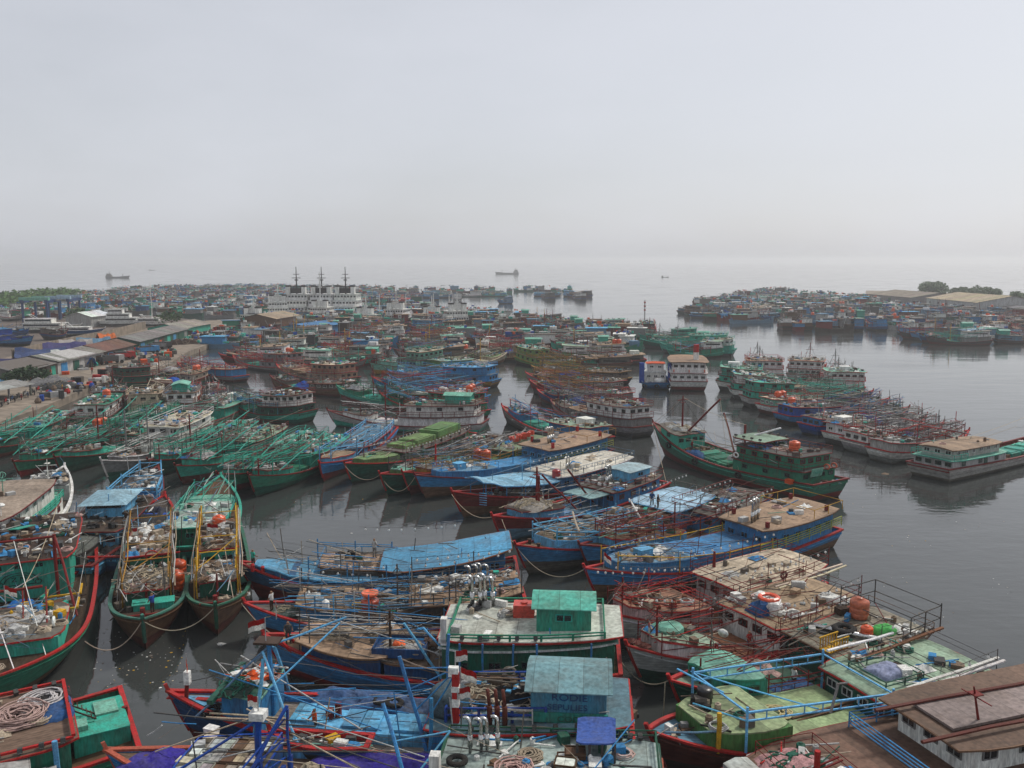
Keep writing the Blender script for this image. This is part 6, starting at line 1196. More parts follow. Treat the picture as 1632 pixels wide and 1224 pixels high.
def midboat(bow=None, stern=None, hull='blue', house='blue', roof='tan', rail='red', low='rbrown', ex=(), where='', storeys=1, q=2, world=None, seed=1, beam=5.8, zb=2.9, label=None, dense=1.0, group='fishing boats moored in the harbour', low_=None, noun='boat'):
    if label is None:
        label = f"{CW[hull]}-hulled {noun}, {CW[roof]} roof, {', '.join(SHORT(e) for e in ex)}, {where}" 
    if label.lower() in LABELS: return None
    LABELS.add(label.lower()); rr = random.Random(seed)
    if world is None:
        pb, ps = P(*bow, zb), P(*stern, 1.9); d = pb-ps; d.z = 0
        if d.length > 27: world = ((ps+d*(26/d.length)), ps)
        elif d.length < 15: world = ((ps+d*(17/d.length)), ps)
    b = Boat(label, bow, stern, beam=beam, hull=hull, low=low, rail=rail, inner=rr.choice([hull, house]), deck=rr.choice(['gwood','wood','tan','brown']), zb=zb*rr.uniform(.95, 1.15), zs=1.9+.3*(storeys-1), q=q, world=world, seed=seed, group=group, strake=False, p=rr.uniform(2.2, 3.0), tr=rr.uniform(.75, .92))
    f = rr.uniform(.36, .46)
    if storeys == 1: ah = b.house(.04, f, .86, rr.uniform(2., 2.6), house, roof, rail, over=rr.uniform(.25, .7), win=rr.choice([0, 2, 3, 5]) if q == 2 else 0, wcol=rr.choice(['white', house, 'dgrey']), winz=rr.uniform(.5, .7))
    else:
        h1 = b.house(.03, f+.05, .9, 2.2, house, 'grey', rail, over=.25, win=rr.choice([0, 2, 4]) if q == 2 else 0, wcol='dgrey'); ah = b.house(.05, f, .8, 2.1, rr.choice([house, 'white', house]), roof, rail, over=.45, base=h1, win=rr.choice([2, 3, 5]) if q == 2 else 0, wcol='dgrey', winz=rr.uniform(.5, .7))
        if q == 2: b.railing(h1, .9, rail, 2, 1.8, .05)
    bh = b.house(.70, .88, .82, rr.uniform(1.2, 1.7), rr.choice([house, hull]), rr.choice([roof, 'gwood', house]), rail if q == 2 else None, over=.1, follow=.4)
    if q == 1:
        for nm, l in (('window_band', ah), ('window_band', bh)):
            m = MB(); m.box((b.X((l.t0w+l.t1w)/2), 0, l.base((l.t0w+l.t1w)/2)+1.3), ((l.t1w-l.t0w)*b.L*.8, 2*l.wall((l.t0w+l.t1w)/2)+.06, .45)); m.build(nm, 'pane', l.cab)
    b.hatch(.48, .68, .6, .7, rr.choice([house, hull, 'gwood', 'teal']), 2 if q == 2 else 1)
    for e in ex: add_extra(b, e, ah, bh)
    n = int((24 if q == 2 else 10)*dense)
    b.gear(ah, ah.t0+.02, ah.t1-.02, n); b.gear(b.deck(), .45, .8, n)
    if bh: b.gear(bh, .71, .87, n//2)
    b.tangle(.1, .9, 1.2, 3.6, int((26 if q == 2 else 9)*dense), [rr.choice(['gwood','dgrey','lgrey']), rail, house, 'dgrey','gwood'], .03 if q == 2 else .045)
    b.rigging(.1, .9, 1.4, 3.2, int(12*dense), [rr.choice(['gwood','dgrey','lgrey']), rail, house, 'dgrey'], r=.045 if q == 2 else .06)
    if q == 2 and rr.random() < .6: b.railing(ah, .8, rr.choice([rail, house, 'gwood']), 2, 1.9, .045)
    if rr.random() < .5: b.mast(.9, 0, b.S(.9), 2.4, rail, 0, .1, stays=False)
    return b
near_teal = 'in the teal flotilla'
HM = [  # bow, stern, hull, house, roof, rail, low, extras, where, storeys
 ((395,757),(536,706),'green','teal','teal','dred','dgreen',('a green frame',),'in the teal flotilla, closest to open water',1),
 ((345,755),(503,700),'green','teal','mint','dred','dred',('a green frame',),'in the teal flotilla, second from open water',1),
 ((278,742),(440,692),'teal','teal','pgreen','dred','rbrown',('a green frame','a net heap'),near_teal,1),
 ((222,733),(395,678),'dgreen','teal','teal','dred','dgreen',('a green frame','a tall red mast'),near_teal,1),
 ((160,733),(322,684),'grey','white','cream','white','dgreen',('two grey masts',),'wedged in the teal flotilla',2),
 ((76,728),(252,675),'dgreen','teal','green','dred','dgreen',('a tall red mast',),near_teal,1),
 ((5,735),(180,678),'green','green','teal','dred','dred',('a green frame','an orange drum'),near_teal,1),
 ((-80,722),(105,664),'dgreen','teal','mint','dred','rbrown',('a green frame','a net heap'),'at the quay end of the teal flotilla',1),
 ((62,700),(178,652),'white','green','green','dred','dgreen',('an orange drum',),'behind the teal flotilla by the quay',2),
 ((150,694),(272,650),'green','green','green','green','dgreen',('a net heap','a green frame'),'behind the teal flotilla',1),
 ((255,676),(388,640),'green','teal','mint','dred','dgreen',('a net heap','a white box'),'behind the teal flotilla',1),
 ((190,600),(172,652),'dgreen','dgreen','dgrey','dred','dgreen',('a tall red mast','a blue tarpaulin'),'moored stern-out below the sheds',2),
 ((262,596),(228,656),'green','cream','tan','cream','dgreen',('a white awning',),'moored stern-out below the sheds',2),
 ((326,588),(286,654),'cream','grey','gwood','rust','dgreen',('a teal shed','a red frame'),'moored stern-out with rusty sides',2),
 ((338,598),(346,648),'grey','lgrey','grey','red','dgreen',('a blue tarpaulin',),'moored stern-out beside the green trawler',1),
 ((366,632),(492,655),'teal','dgreen','gwood','dred','dgreen',('a green frame','a light blue frame'),'behind the teal flotilla masts',2),
 ((480,648),(774,670),'lgrey','white','gwood','dred','teal',('a teal shed','a tall red mast'),'lying across the green frames',2),
 ((556,612),(768,654),'green','green','dgrey','red','dred',('an orange drum','a light blue frame'),'with tall green stern',2),
 ((536,614),(700,640),'teal','green','gwood','green','dred',('a net heap','a tall red mast'),'behind the white and teal trawler',1),
 ((586,585),(792,604),'ochre','blue','lblue','blue','dbrown',('a blue tarpaulin','a light blue frame'),'with ochre stern',2),
 ((592,600),(770,622),'blue','sblue','sblue','red','rbrown',('a light blue frame','a red frame'),'amid the blue pole thicket',1),
 ((600,612),(775,632),'sblue','blue','gwood','blue','dblue',('a light blue frame','an orange drum'),'amid the blue pole thicket',1),
 ((787,640),(962,694),'grey','blue','pgreen','red','dgrey',('a white box',),'below the grey rafted hulls',1),
 ((842,622),(1028,678),'grey','grey','gwood','dred','dgrey',('a tan awning','two grey masts'),'with boxy grey stern',2),
 ((838,612),(1022,652),'dblue','royal','gwood','red','rbrown',('a blue tarpaulin','a grey frame'),'rafted beside the grey stern',1),
 ((812,598),(1005,634),'dred','grey','gwood','red','dgrey',('a yellow frame',),'in the brown pole thicket',1),
 ((796,584),(990,616),'grey','gwood','gwood','red','dgrey',('a yellow frame','a net heap'),'in the brown pole thicket',1),
 ((806,574),(1000,600),'dgrey','gwood','wood','ochre','rbrown',('a yellow frame','a blue tarpaulin'),'in the brown pole thicket',1),
 ((1015,590),(830,566),'lgreen','lgreen','mint','ochre','dbrown',('a yellow frame',),'behind the brown pole thicket',2),
 ((842,556),(690,580),'cream','lgreen','mint','cream','rust',('a tall yellow mast',),'with rust-streaked bow',1),
 ((588,577),(702,572),'mint','mint','cream','dred','ochre',('two grey masts',),'with long mint decks',2),
 ((262,572),(385,596),'grey','blue','tan','red','rbrown',('a red frame','a tall red mast'),'at the sandy quay',1),
 ((340,560),(475,582),'grey','grey','brown','red','dgrey',('an orange drum','a red frame'),'at the sandy quay',2),
 ((440,580),(560,602),'dgrey','tan','cream','red','dbrown',('a tan awning',),'behind the green trawler masts',2),
 ((430,598),(560,618),'brown','gwood','brown','dred','rbrown',('a blue tarpaulin',),'behind the green trawler masts',1),
 ((1325,604),(1142,604),'white','teal','mint','dred','dgrey',('a white box',),'at the head of the white row',2),
 ((1345,612),(1162,617),'white','teal','mint','dred','dgrey',('a tan awning',),'in the white row',2),
 ((1365,620),(1185,631),'lgrey','teal','teal','dred','dgrey',('a green frame',),'in the white row',2),
 ((1392,622),(1215,645),'white','mint','cream','red','rbrown',('a green frame','an orange drum'),'in the white row',1),
 ((1418,634),(1245,660),'blue','royal','gwood','red','dbrown',('an orange drum','a grey frame'),'at the foot of the white row',1),
 ((1450,648),(1285,676),'royal','blue','gwood','red','dblue',('a blue tarpaulin','a grey frame'),'in the pole-laden row',1),
 ((1478,660),(1325,690),'white','white','gwood','red','dgrey',('a grey frame','a white box'),'in the pole-laden row',1),
 ((1505,672),(1358,702),'lgrey','white','gwood','red','grey',('a grey frame','a blue tarpaulin'),'in the pole-laden row',1),
 ((1545,685),(1398,716),'white','lgrey','grey','red','grey',('a grey frame','a red frame'),'next to the weathered steel boat',1),
 ((1185,550),(1222,596),'white','white','tan','red','rbrown',('two grey masts',),'moored stern-out in the white row',2),
 ((1302,558),(1282,596),'white','white','tan','red','rbrown',('a tall red mast',),'moored stern-out in the white row',2),
 ((1306,566),(1352,616),'white','white','mint','red','dgrey',('a white box','two grey masts'),'moored stern-out with teal balcony',2),
 ((1611,528),(1752,540),'lgrey','white','grey','red','lgrey',('a tall red mast',),'with white bow entering at the water side',2),
 ((1050,545),(1172,556),'teal','teal','tan','teal','dgrey',('a green frame','a net heap'),'behind the houseboat',2),
 ((1020,540),(1165,548),'dgreen','teal','mint','teal','dgrey',('a green frame','two grey masts'),'behind the houseboat',2),
 ((1075,566),(1030,523),'rust','dgrey','mint','dred','dgrey',('a red frame','a tall red mast'),'standing above the green sterns',2),
]
for i, (bw, st, hu, ho, ro, ra, lo, ex, wh, sy) in enumerate(HM):
    midboat(bw, st, hu, ho, ro, ra, lo, ex, wh, sy, seed=100+i, beam=8.4 if 'stern-out in' in wh or 'balcony' in wh else 5.0 if sy == 1 else 5.6, dense=1.6)
# ---- filling the rafts
def free(x0, y0, x1, y1, hb, pad=.25, H={}, N=[0]):
    while N[0] < len(FOOT):
        f = FOOT[N[0]]; H.setdefault((int(f[0]//9), int(f[1]//9)), []).append(f); N[0] += 1
    for k in range(6):
        f = .06+.88*k/5; x = x0+(x1-x0)*f; y = y0+(y1-y0)*f; cx, cy = int(x//9), int(y//9)
        for i in (-1, 0, 1):
            for j in (-1, 0, 1):
                for fx, fy, fr in H.get((cx+i, cy+j), ()):
                    if (fx-x)**2+(fy-y)**2 < (hb*.95+fr*.95+pad-.9)**2: return False
    return True
LAND = [wpoly(QUAY), wpoly(YARD), wpoly(PIER)]
def fill(px, head, dstep, lstep, where, pal, seed, maxn, jit=11, q=1, storey=.5, L=(15, 21), rev=.25, grp='fishing boats moored in the harbour', exs=None, skip=0., keep=None):
    rng = random.Random(seed); poly = wpoly(px); a = R(head); dx, dy = math.cos(a), math.sin(a); nx, ny = -dy, dx
    xs = [p[0] for p in poly]; ys = [p[1] for p in poly]; cx, cy = sum(xs)/len(xs), sum(ys)/len(ys); span = max(max(xs)-min(xs), max(ys)-min(ys)); cand = []
    ni = int(span/lstep)+2; nj = int(span/dstep)+2
    for i in range(-ni, ni+1):
        for j in range(-nj, nj+1):
            x = cx+dx*i*lstep+nx*j*dstep+rng.uniform(-1, 1)*lstep*.10; y = cy+dy*i*lstep+ny*j*dstep+rng.uniform(-.4, .4)
            if inpoly(x, y, poly): cand.append((x, y))
    cand.sort(key=lambda c: c[1]); n = 0
    for x, y in cand:
        if n >= maxn: break
        if rng.random() < skip: continue
        l = rng.uniform(*L); ang = a+R(rng.uniform(-jit, jit))+(math.pi if rng.random() < rev else 0); c, s_ = math.cos(ang)*l/2, math.sin(ang)*l/2; hb = rng.uniform(2.1, 2.6)
        if any(inpoly(x+c*f, y+s_*f, pl) for pl in LAND for f in (-1, 0, 1)): continue
        if not free(x-c, y-s_, x+c, y+s_, hb): continue
        for tr_ in range(30):
            hu, ho, ro, ra = rng.choice(pal); ex = tuple(rng.sample(exs or EXTRA, 2)); st = 2 if rng.random() < storey else 1
            b = midboat(None, None, hu, ho, ro, ra, rng.choice(['rbrown','dgrey','dgreen','dbrown']), ex, where, st, q=q, world=((x+c, y+s_, 0), (x-c, y-s_, 0)), seed=seed*1000+n*31+tr_, beam=2*hb, dense=.9, group=grp)
            if b: n += 1; break
    return n
PMID = [('grey','grey','gwood','red'),('dgrey','gwood','tan','red'),('teal','teal','mint','dred'),('green','lgreen','pgreen','dred'),('blue','blue','gwood','red'),('sblue','lblue','lblue','blue'),('lgrey','white','tan','red'),('white','lgrey','brown','dred'),('brown','gwood','brown','dred'),('dred','grey','tan','red'),('rbrown','grey','gwood','red'),('dbrown','wood','tan','red'),('ochre','gwood','brown','ochre'),('grey','white','brown','red'),('dgrey','grey','wood','dred'),('brown','tan','gwood','rust'),('lgrey','grey','wood','dred'),('rust','gwood','gwood','dred')]
PBLU = [('dblue','blue','gwood','dred'),('blue','sblue','gwood','dred'),('sblue','blue','tan','brown'),('dgrey','sblue','gwood','dred'),('dgrey','grey','gwood','dred'),('rbrown','grey','tan','dred'),('dblue','sblue','sblue','blue'),('dbrown','brown','wood','dred')]
PEX = ['an orange drum','a grey frame','two grey masts','a net heap','a white box','a red frame','a tan awning','a tall red mast','a blue tarpaulin']
N = {}
N['mid'] = fill([(318,588),(345,548),(430,515),(600,499),(660,494),(780,507),(930,524),(1010,530),(1010,560),(985,598),(800,590),(600,600),(480,600)], 184, 5.1, 21.5, 'in the central raft', PMID, 5, 105, rev=.3)
N['quay'] = fill([(120,650),(205,612),(268,596),(330,572),(420,540),(430,560),(350,600),(330,625),(230,650)], 65, 5.2, 20, 'along the quay edge', [('grey','gwood','gwood','red'),('dgreen','dgreen','dgrey','dred'),('brown','cream','tan','dred'),('dred','grey','brown','red'),('grey','grey','wood','red')], 15, 14, q=2, exs=['a red frame','a tall red mast','a blue tarpaulin','an orange drum','a net heap','a tan awning'])
N['rear'] = fill([(1000,560),(1010,528),(1165,546),(1150,552),(1060,590)], 178, 5.1, 21, 'at the raft head', [('teal','teal','mint','teal'),('dgreen','teal','tan','dred'),('green','green','pgreen','teal')], 6, 10)
N['pier0'] = fill([(1388,548),(1640,552),(1640,542),(1388,538)], 176, 5.2, 20, 'in the front rank before the pier', PBLU+[('rbrown','brown','tan','dred'),('lgreen','green','mint','dred')], 17, 14, jit=4, rev=.5, storey=.8, L=(19, 21))
N['pier1'] = fill([(1240,526),(1390,530),(1640,545),(1640,520),(1400,508),(1240,500)], 82, 5.2, 20, 'moored stern-out before the pier warehouses', PBLU, 7, 40, jit=3, exs=PEX, rev=.0, storey=.85, L=(18, 20))
N['pier2'] = fill([(1104,507),(1240,512),(1390,502),(1640,522),(1640,494),(1400,484),(1232,464),(1118,482)], 176, 5.4, 20, 'in the raft off the pier head', PBLU, 8, 50, exs=PEX, rev=.5, L=(17, 20), storey=.6)
N['row'] = fill([(596,479),(700,475),(840,472),(932,474),(930,463),(840,460),(600,463)], 184, 7, 20, 'in the far row across the water', [('sblue','lblue','lblue','blue'),('blue','sblue','gwood','blue'),('lgrey','white','tan','dred'),('dblue','dgrey','gwood','dred'),('teal','lblue','mint','teal')], 9, 26, rev=.4, L=(18, 21))
SINGLE = [((676,462),(694,474),'blue','sblue','lblue'),((716,464),(730,475),'lgrey','white','grey'),((655,470),(632,477),'rust','tan','orange'),((792,478),(816,479),'blue','sblue','sblue'),((815,492),(805,507),'dblue','blue','dgrey'),((600,486),(650,482),'dred','red','red'),((905,468),(930,474),'dblue','dgrey','dgrey'),((845,466),(880,473),'dblue','dgrey','dgrey')]
for i, (bw, st, hu, ho, ro) in enumerate(SINGLE):
    midboat(bw, st, hu, ho, ro, 'dred', 'dgrey', (), '', 2, q=1, seed=900+i, label=['blue boat moored apart, bow to the far row','pale boat next to the blue one, facing the far row','small rusty orange boat drifting by the far row','blue boat lying sideways alone in the open channel','navy boat end-on in the open channel before the raft','bright red boat among white ships at the channel edge','navy boat with tall mast at the outer tip of the far row','dark navy boat beside the gap in the far row'][i])
print('FILL', N)
# ---- far left mass: too many to count, one joined body
def far_mass(regions, seed):
  rng = random.Random(seed); m = MB(); tot = 0
  for px, n in regions:
    poly = wpoly(px); xs = [p[0] for p in poly]; ys = [p[1] for p in poly]; k = 0; tries = 0
    pal = ['dblue','blue','dgrey','teal','dgreen','brown','rbrown','grey','lgrey','white','sblue','dred','green','gwood','dbrown']
    while k < n and tries < n*30:
        tries += 1; x, y = rng.uniform(min(xs), max(xs)), rng.uniform(min(ys), max(ys))
        if not inpoly(x, y, poly) or any(inpoly(x, y, pl) for pl in LAND): continue
        a = R(rng.choice([5, 175, 185, 90, 80]))+rng.uniform(-.15, .15); L = rng.uniform(14, 20); B = rng.uniform(1.9, 2.5); ca, sa = math.cos(a), math.sin(a)
        if not free(x-ca*L/2, y-sa*L/2, x+ca*L/2, y+sa*L/2, B, -.6): continue
        for q in range(5): FOOT.append((x+ca*L*(q/4-.5)*.9, y+sa*L*(q/4-.5)*.9, B*.8))
        T = lambda lx, ly, lz: (x+ca*lx-sa*ly, y+sa*lx+ca*ly, lz)
        m.col = rng.choice(pal); st = [(-.5,.8,1.8),(-.2,1,1.3),(.15,1,1.4),(.35,.7,2.),(.5,.05,3.)]
        rows = [[T(s0*L, -w*B, z), T(s0*L*.94, -w*B*.8, -.3), T(s0*L*.94, w*B*.8, -.3), T(s0*L, w*B, z)] for s0, w, z in st]; m.strip(rows)
        r0 = rows[0]; kk = len(m.v); m.v += r0; m.face(kk, kk+1, kk+2, kk+3)
        m.col = rng.choice(['gwood','wood','tan','brown','dgrey']); m.strip([[T(s0*L, -w*B, z-.3), T(s0*L, w*B, z-.3)] for s0, w, z in st])
        h = rng.uniform(1.5, 3.4); f = rng.uniform(.25, .42); m.col = rng.choice(pal+['white','white']); c = T((-.46+f/2)*L, 0, 1.3+h/2); m.box(c, (f*L, B*1.6, h), a); m.col = rng.choice(['tan','gwood','lblue','mint','grey','white','dgrey','brown','sblue']); m.box((c[0], c[1], 1.3+h+.08), (f*L+1, B*1.9, .16), a)
        m.col = rng.choice(pal); c = T(.32*L, 0, 2.1); m.box(c, (.16*L, B*1.2, 1.6), a)
        for q in range(rng.randint(6, 12)): 
            m.col = rng.choice(['dgrey','gwood','lgrey','dred','blue','white']); p0 = T(rng.uniform(-.45, .4)*L, rng.uniform(-1, 1)*B, 1.5); m.beam(p0, (p0[0]+rng.uniform(-2.5, 2.5), p0[1]+rng.uniform(-1, 1), rng.uniform(2.5, 5.5)), .06, 3)
        for q in range(8):
            m.col = rng.choice(['white','lgrey','orange','royal','gwood','dgrey','teal']); p0 = T(rng.uniform(-.45, .4)*L, rng.uniform(-.8, .8)*B, rng.choice([1.6, 1.5+h])); m.box((p0[0], p0[1], p0[2]+.3), (rng.uniform(.5, 1.6), rng.uniform(.4, 1), rng.uniform(.3, .9)), a)
        k += 1
    tot += k
  o = m.build('moored_fleet', 'mixed'); tag(o, 'far mass of moored fishing boats blurring together in the haze', kind='stuff'); return tot
print('FAR', far_mass([([(-60,514),(0,510),(150,503),(260,502),(330,508),(480,503),(640,496),(665,487),(600,462),(400,459),(250,461),(150,470),(110,494),(-60,500)], 430),
    ([(345,548),(430,515),(600,499),(660,494),(780,507),(930,524),(1010,530),(1000,560),(600,575),(400,565)], 320), ([(600,477),(700,474),(840,472),(932,474),(930,464),(840,461),(600,463)], 24), ([(1240,524),(1400,534),(1640,546),(1640,492),(1400,484),(1232,466),(1130,480),(1110,505)], 170), ([(-60,560),(0,556),(60,545),(140,538),(150,520),(60,512),(-60,516)], 12)], 3))
# ---------------------------------------------------------------- buildings on the quay and pier
def building(name, a, b_, width, h, pitch, wall, roof, label, cat='shed', side=1, z=1.35, doors=0, corr=True, openf=False, wins=0, group=None, over=.6, mt='asbestos', sag=0):
    """long gabled shed with its front eave running from a to b (world points); side=+1 extends away from the camera"""
    h *= .8; pitch *= .75; width *= .85; a, b_ = Vector(a), Vector(b_); a.z = b_.z = 0; d = b_-a; L = d.length; ang = math.atan2(d.y, d.x); e = empty(name, (a.x, a.y, z), ang); tag(e, label, cat, group); w = width*side; rng = random.Random(len(label)+int(L*10)); m = MB()
    if not openf:
        m.strip([[(0,0,0),(0,0,h),(0,w/2,h+pitch),(0,w,h),(0,w,0)], [(L,0,0),(L,0,h),(L,w/2,h+pitch),(L,w,h),(L,w,0)]])
        for x in (0, L): k = len(m.v); m.v += [(x,0,0),(x,0,h),(x,w/2,h+pitch),(x,w,h),(x,w,0)]; m.face(*range(k, k+5))
        wo = m.build('wall', 'paint', e, wall, .1)
    else:
        m.box((L/2, w*.96, h/2), (L, .2, h)); wo = m.build('wall', 'paint', e, wall, .1)
        n = max(2, int(L/5))
        for i in range(n+1): m = MB(); m.box((L*i/n, .1*side, h/2), (.25, .25, h)); m.build('post', 'paint', e, 'grey', .2)
    n = max(3, int(L/3.5)) if corr else 3; o = over*side
    for sd in (0, 1):                                   # roof sheets, each a piece of its own
        for i in range(n):
            x0 = -over+(L+2*over)*i/n; x1 = -over+(L+2*over)*(i+1)/n; dz = rng.uniform(-.05, .06); m = MB(); ex = .02
            rows = []
            for x in (x0+ex, x1-ex):
                sg = -sag*math.sin(math.pi*min(1, max(0, x/L)))*.5
                if sd == 0: rows.append([(x, -o, h-pitch*over/(width/2)+.08+dz+sg), (x, w/2, h+pitch+.12+dz+sg)])
                else: rows.append([(x, w/2, h+pitch+.14+dz+sg), (x, w+o, h-pitch*over/(width/2)+.08+dz+sg)])
            m.strip(rows, .06); m.build('roof_panel', mt, e, roof, .14)
    for i in range(doors):
        m = MB(); x = L*(i+.5)/doors; m.box((x, -.03*side, h*.38), (min(3, L/doors*.5), .1, h*.76)); m.build('door', 'paint', e, ['blue','dgreen','grey','dbrown','teal'][i % 5], .2)
    for i in range(wins):
        o_ = obj('window', shared('window', m_window), wo, 'grey'); o_.location = (L*(i+.5)/wins, -.03*side, h*.6); o_.scale = (2.2, 1, 1.6)
    return e
def line(u0, v0, u1, v1, z=1.35): return P(u0, v0, z), P(u1, v1, z)
a, b_ = line(18, 610, 92, 596); building('quay_shed', a, b_, 14, 3.2, 1.6, 'gwood', (.19,.18,.165), 'long grey-roofed shed behind the dark bushes of the quay', sag=.6, doors=5)
a, b_ = line(93, 596, 166, 579); building('quay_shed', a, b_, 13, 3.6, 1.5, 'lgrey', (.21,.20,.185), 'middle shed of the quay with whitewashed end and patched grey roof', sag=.4, doors=4)
a, b_ = line(168, 576, 214, 564); building('quay_shed', a, b_, 11, 3.2, 1.8, 'gwood', (.17,.09,.07), 'shed with a rusty brown roof between the grey sheds', doors=3)
a, b_ = line(222, 560, 300, 537); building('quay_shed', a, b_, 12, 3.4, 1.5, 'dgreen', (.20,.19,.18), 'far shed of the quay with green walls', doors=8)
a, b_ = line(-60, 652, 50, 630); building('quay_shed', a, b_, 9, 2.6, .8, 'lgrey', (.30,.30,.28), 'low pale-roofed shed behind the parked motorbikes', openf=True)
a, b_ = line(292, 535, 336, 526); building('boat_hall', a, b_, 14, 3.0, 1.8, 'teal', (.28,.26,.22), 'green hall with tan gabled roof at the sandy quay')
a, b_ = line(440, 526, 478, 519); building('boat_hall', a, b_, 16, 5.0, 2.0, 'brown', (.33,.26,.18), 'tall hall with tan roof before the white ships')
a, b_ = line(146, 522, 178, 518, 1.3); building('white_shed', a, b_, 12, 5.0, 2.0, 'lgrey', (.68,.70,.70), 'white gabled shed standing in the boatyard')
a, b_ = line(498, 535, 542, 528, .9); building('deck_house', a, b_, 14, 4.2, 1.4, 'blue', (.06,.20,.42), 'blue-roofed house amid the rafted hulls', z=.2)
# warehouses on the pier
a, b_ = line(1386, 480, 1452, 487, 1.3); building('warehouse', a, b_, 36, 5.4, 3.4, 'grey', (.27,.235,.19), 'warehouse with a dull tan roof on the pier', 'warehouse', doors=3)
a, b_ = line(1476, 490, 1556, 499, 1.3); building('warehouse', a, b_, 38, 6.2, 4.0, 'lgrey', (.43,.36,.25), 'warehouse with a bright tan roof and windowed gable on the pier', 'warehouse', wins=6)
a, b_ = line(1562, 496, 1700, 508, 1.3); building('pier_canopy', a, b_, 12, 3.6, 1.0, 'grey', (.20,.20,.20), 'long low grey canopy beside the bright tan warehouse', openf=True)
# wall along the yard
m = MB(); pts = [P(u, v, 1.35) for u, v in ((20,574),(80,560),(132,548),(180,538),(232,524))]
for i in range(4):
    p, q = pts[i], pts[i+1]; d = q-p; m.box(((p.x+q.x)/2, (p.y+q.y)/2, 2.7), (d.length+.1, .25, 2.7), math.atan2(d.y, d.x))
tag(m.build('yard_wall', 'concrete'), 'long bare concrete wall between sheds and boatyard', 'wall')
# ---- tarpaulin tents on the quay
def tent(u, v, w, l, h, col, label, seed, sag=.3, rz=0.):
    w *= .75; l *= .72; h *= .8; rng = random.Random(seed); m = MB(); rows = []
    for i in range(9):
        y = (i/8-.5)*w; rows.append([((j/8-.5)*l, y, h*(1-abs(i/8-.5)*1.35)+sag*mnoise.noise(Vector((i*.6, j*.6, seed)))-.5*sag*math.sin(math.pi*j/8)) for j in range(9)])
    m.strip(rows, .03); o = m.build('tarpaulin_tent', 'cloth', None, col, .05); p = P(u, v, 1.35); o.location = p; o.rotation_euler = (0, 0, rz); tag(o, label, 'tent', 'tarpaulin shelters on the quay')
    for sx in (-1, 1):
        m = MB(); m.beam((sx*l*.48, 0, 0), (sx*l*.48, 0, h-.1), .07); m.build('tent_pole', 'pole', o, 'gwood')
    return o
tent(122, 566, 9, 11, 5.6, (.36,.33,.30), 'pale tarpaulin tent leaning over the shed roofs', 1, .8, .5); tent(104, 568, 8, 14, 4.8, (.06,.055,.17), 'violet tarpaulin tent beside the pale one', 2, .6, .5); tent(150, 558, 7, 12, 4.6, 'sblue', 'grey blue tarpaulin tent in the shed row', 3, .8, .5); tent(170, 555, 6, 7, 5.6, (.6,.14,.03), 'orange tarpaulin tent beside the rusty roof', 4, .8, .9); tent(14, 588, 10, 22, 3.0, (.05,.05,.15), 'long dark blue tarpaulin at the quay edge of the boatyard', 5, .9, .3); tent(66, 572, 6, 16, 3.4, (.06,.09,.20), 'blue tarpaulin strip along the yard wall', 6, .8, .4); tent(104, 582, 5, 8, 4.6, 'white', 'small white and violet tarpaulin tent', 8, .8, .6); tent(144, 584, 3, 6, 3.0, (.03,.16,.50), 'bright blue awning hanging before the whitewashed shed end', 7, .7, -.9)
# ---- vehicles and people on the quay
def truck(u, v, rz, col, bed, label):
    e = empty('truck', P(u, v, 1.36), rz); tag(e, label, 'truck', 'trucks parked on the quay'); m = MB(); m.box((2.1, 0, 1.35), (1.5, 1.9, 1.5)); m.box((2.5, 0, .8), (.9, 1.9, .6)); cab = m.build('cab', 'paint', e, col)
    m = MB(); m.box((2.87, 0, 1.65), (.05, 1.6, .6)); m.build('windscreen', 'pane', cab); m = MB(); m.box((-.8, 0, .95), (4.2, 2.0, .2))
    for y in (-1, 1): m.box((-.8, y*.97, 1.45), (4.2, .07, .8))
    m.box((-2.87, 0, 1.45), (.07, 1.9, .8)); m.build('load_bed', 'paint', e, bed)
    for x in (-1.9, 2.1):
        for y in (-.95, .95): w_ = MB(); w_.lathe([(.42,-.14),(.45,0),(.42,.14)], n=12); o = w_.build('wheel', 'rubber', e); o.location = (x, y, .45); o.rotation_euler = (math.pi/2, 0, 0)
    m = MB(); m.smooth = False; m.box((-.8, 0, 1.5), (3.6, 1.7, .8)); m.box((-.6, .1, 2.0), (2.6, 1.2, .4)); m.build('load', 'cloth', e, 'dgrey')
truck(236, 564, .9, 'blue', 'blue', 'blue truck parked beside the green-walled shed'); truck(196, 574, .8, 'red', 'red', 'red truck parked by the rusty-roofed shed'); truck(256, 557, .7, 'dgrey', 'grey', 'dark truck parked behind the blue one'); truck(178, 580, 1.0, 'lgrey', 'dgrey', 'grey truck by the shed doors, farther down the quay')
def motorbike(p, rz, col, label):
    e = empty('motorbike', p, rz); tag(e, label, 'motorbike', 'motorbikes parked in a line on the quay')
    for x in (-.6, .62): m = MB(); m.torus((x, 0, .3), .25, .06, 12, 5, axis='y'); m.build('wheel', 'rubber', e)
    m = MB(); m.box((-.05, 0, .5), (.75, .26, .35)); m.box((.35, 0, .62), (.3, .3, .4), 0, .5); m.build('body', 'plastic', e, col); m = MB(); m.box((-.3, 0, .78), (.8, .26, .1)); m.build('seat', 'rubber', e); m = MB(); m.beam((.6, 0, .3), (.42, 0, 1.0), .04); m.beam((.42, -.33, 1.02), (.42, .33, 1.02), .03); m.build('handlebar', 'pole', e, 'dgrey')
for i in range(16):
    u = -2+5.2*i; v = 650-1.9*i+(i % 2)*4; motorbike(P(u, v-4, 1.36), 1.9+.2*math.sin(i*3), ['black','dgrey','red','white','dblue'][i % 5], ['black','charcoal','red','white','navy'][i % 5]+' motorbike in the line beside the low shed, '+['first','second','third','fourth'][i//5]+' of its colour')
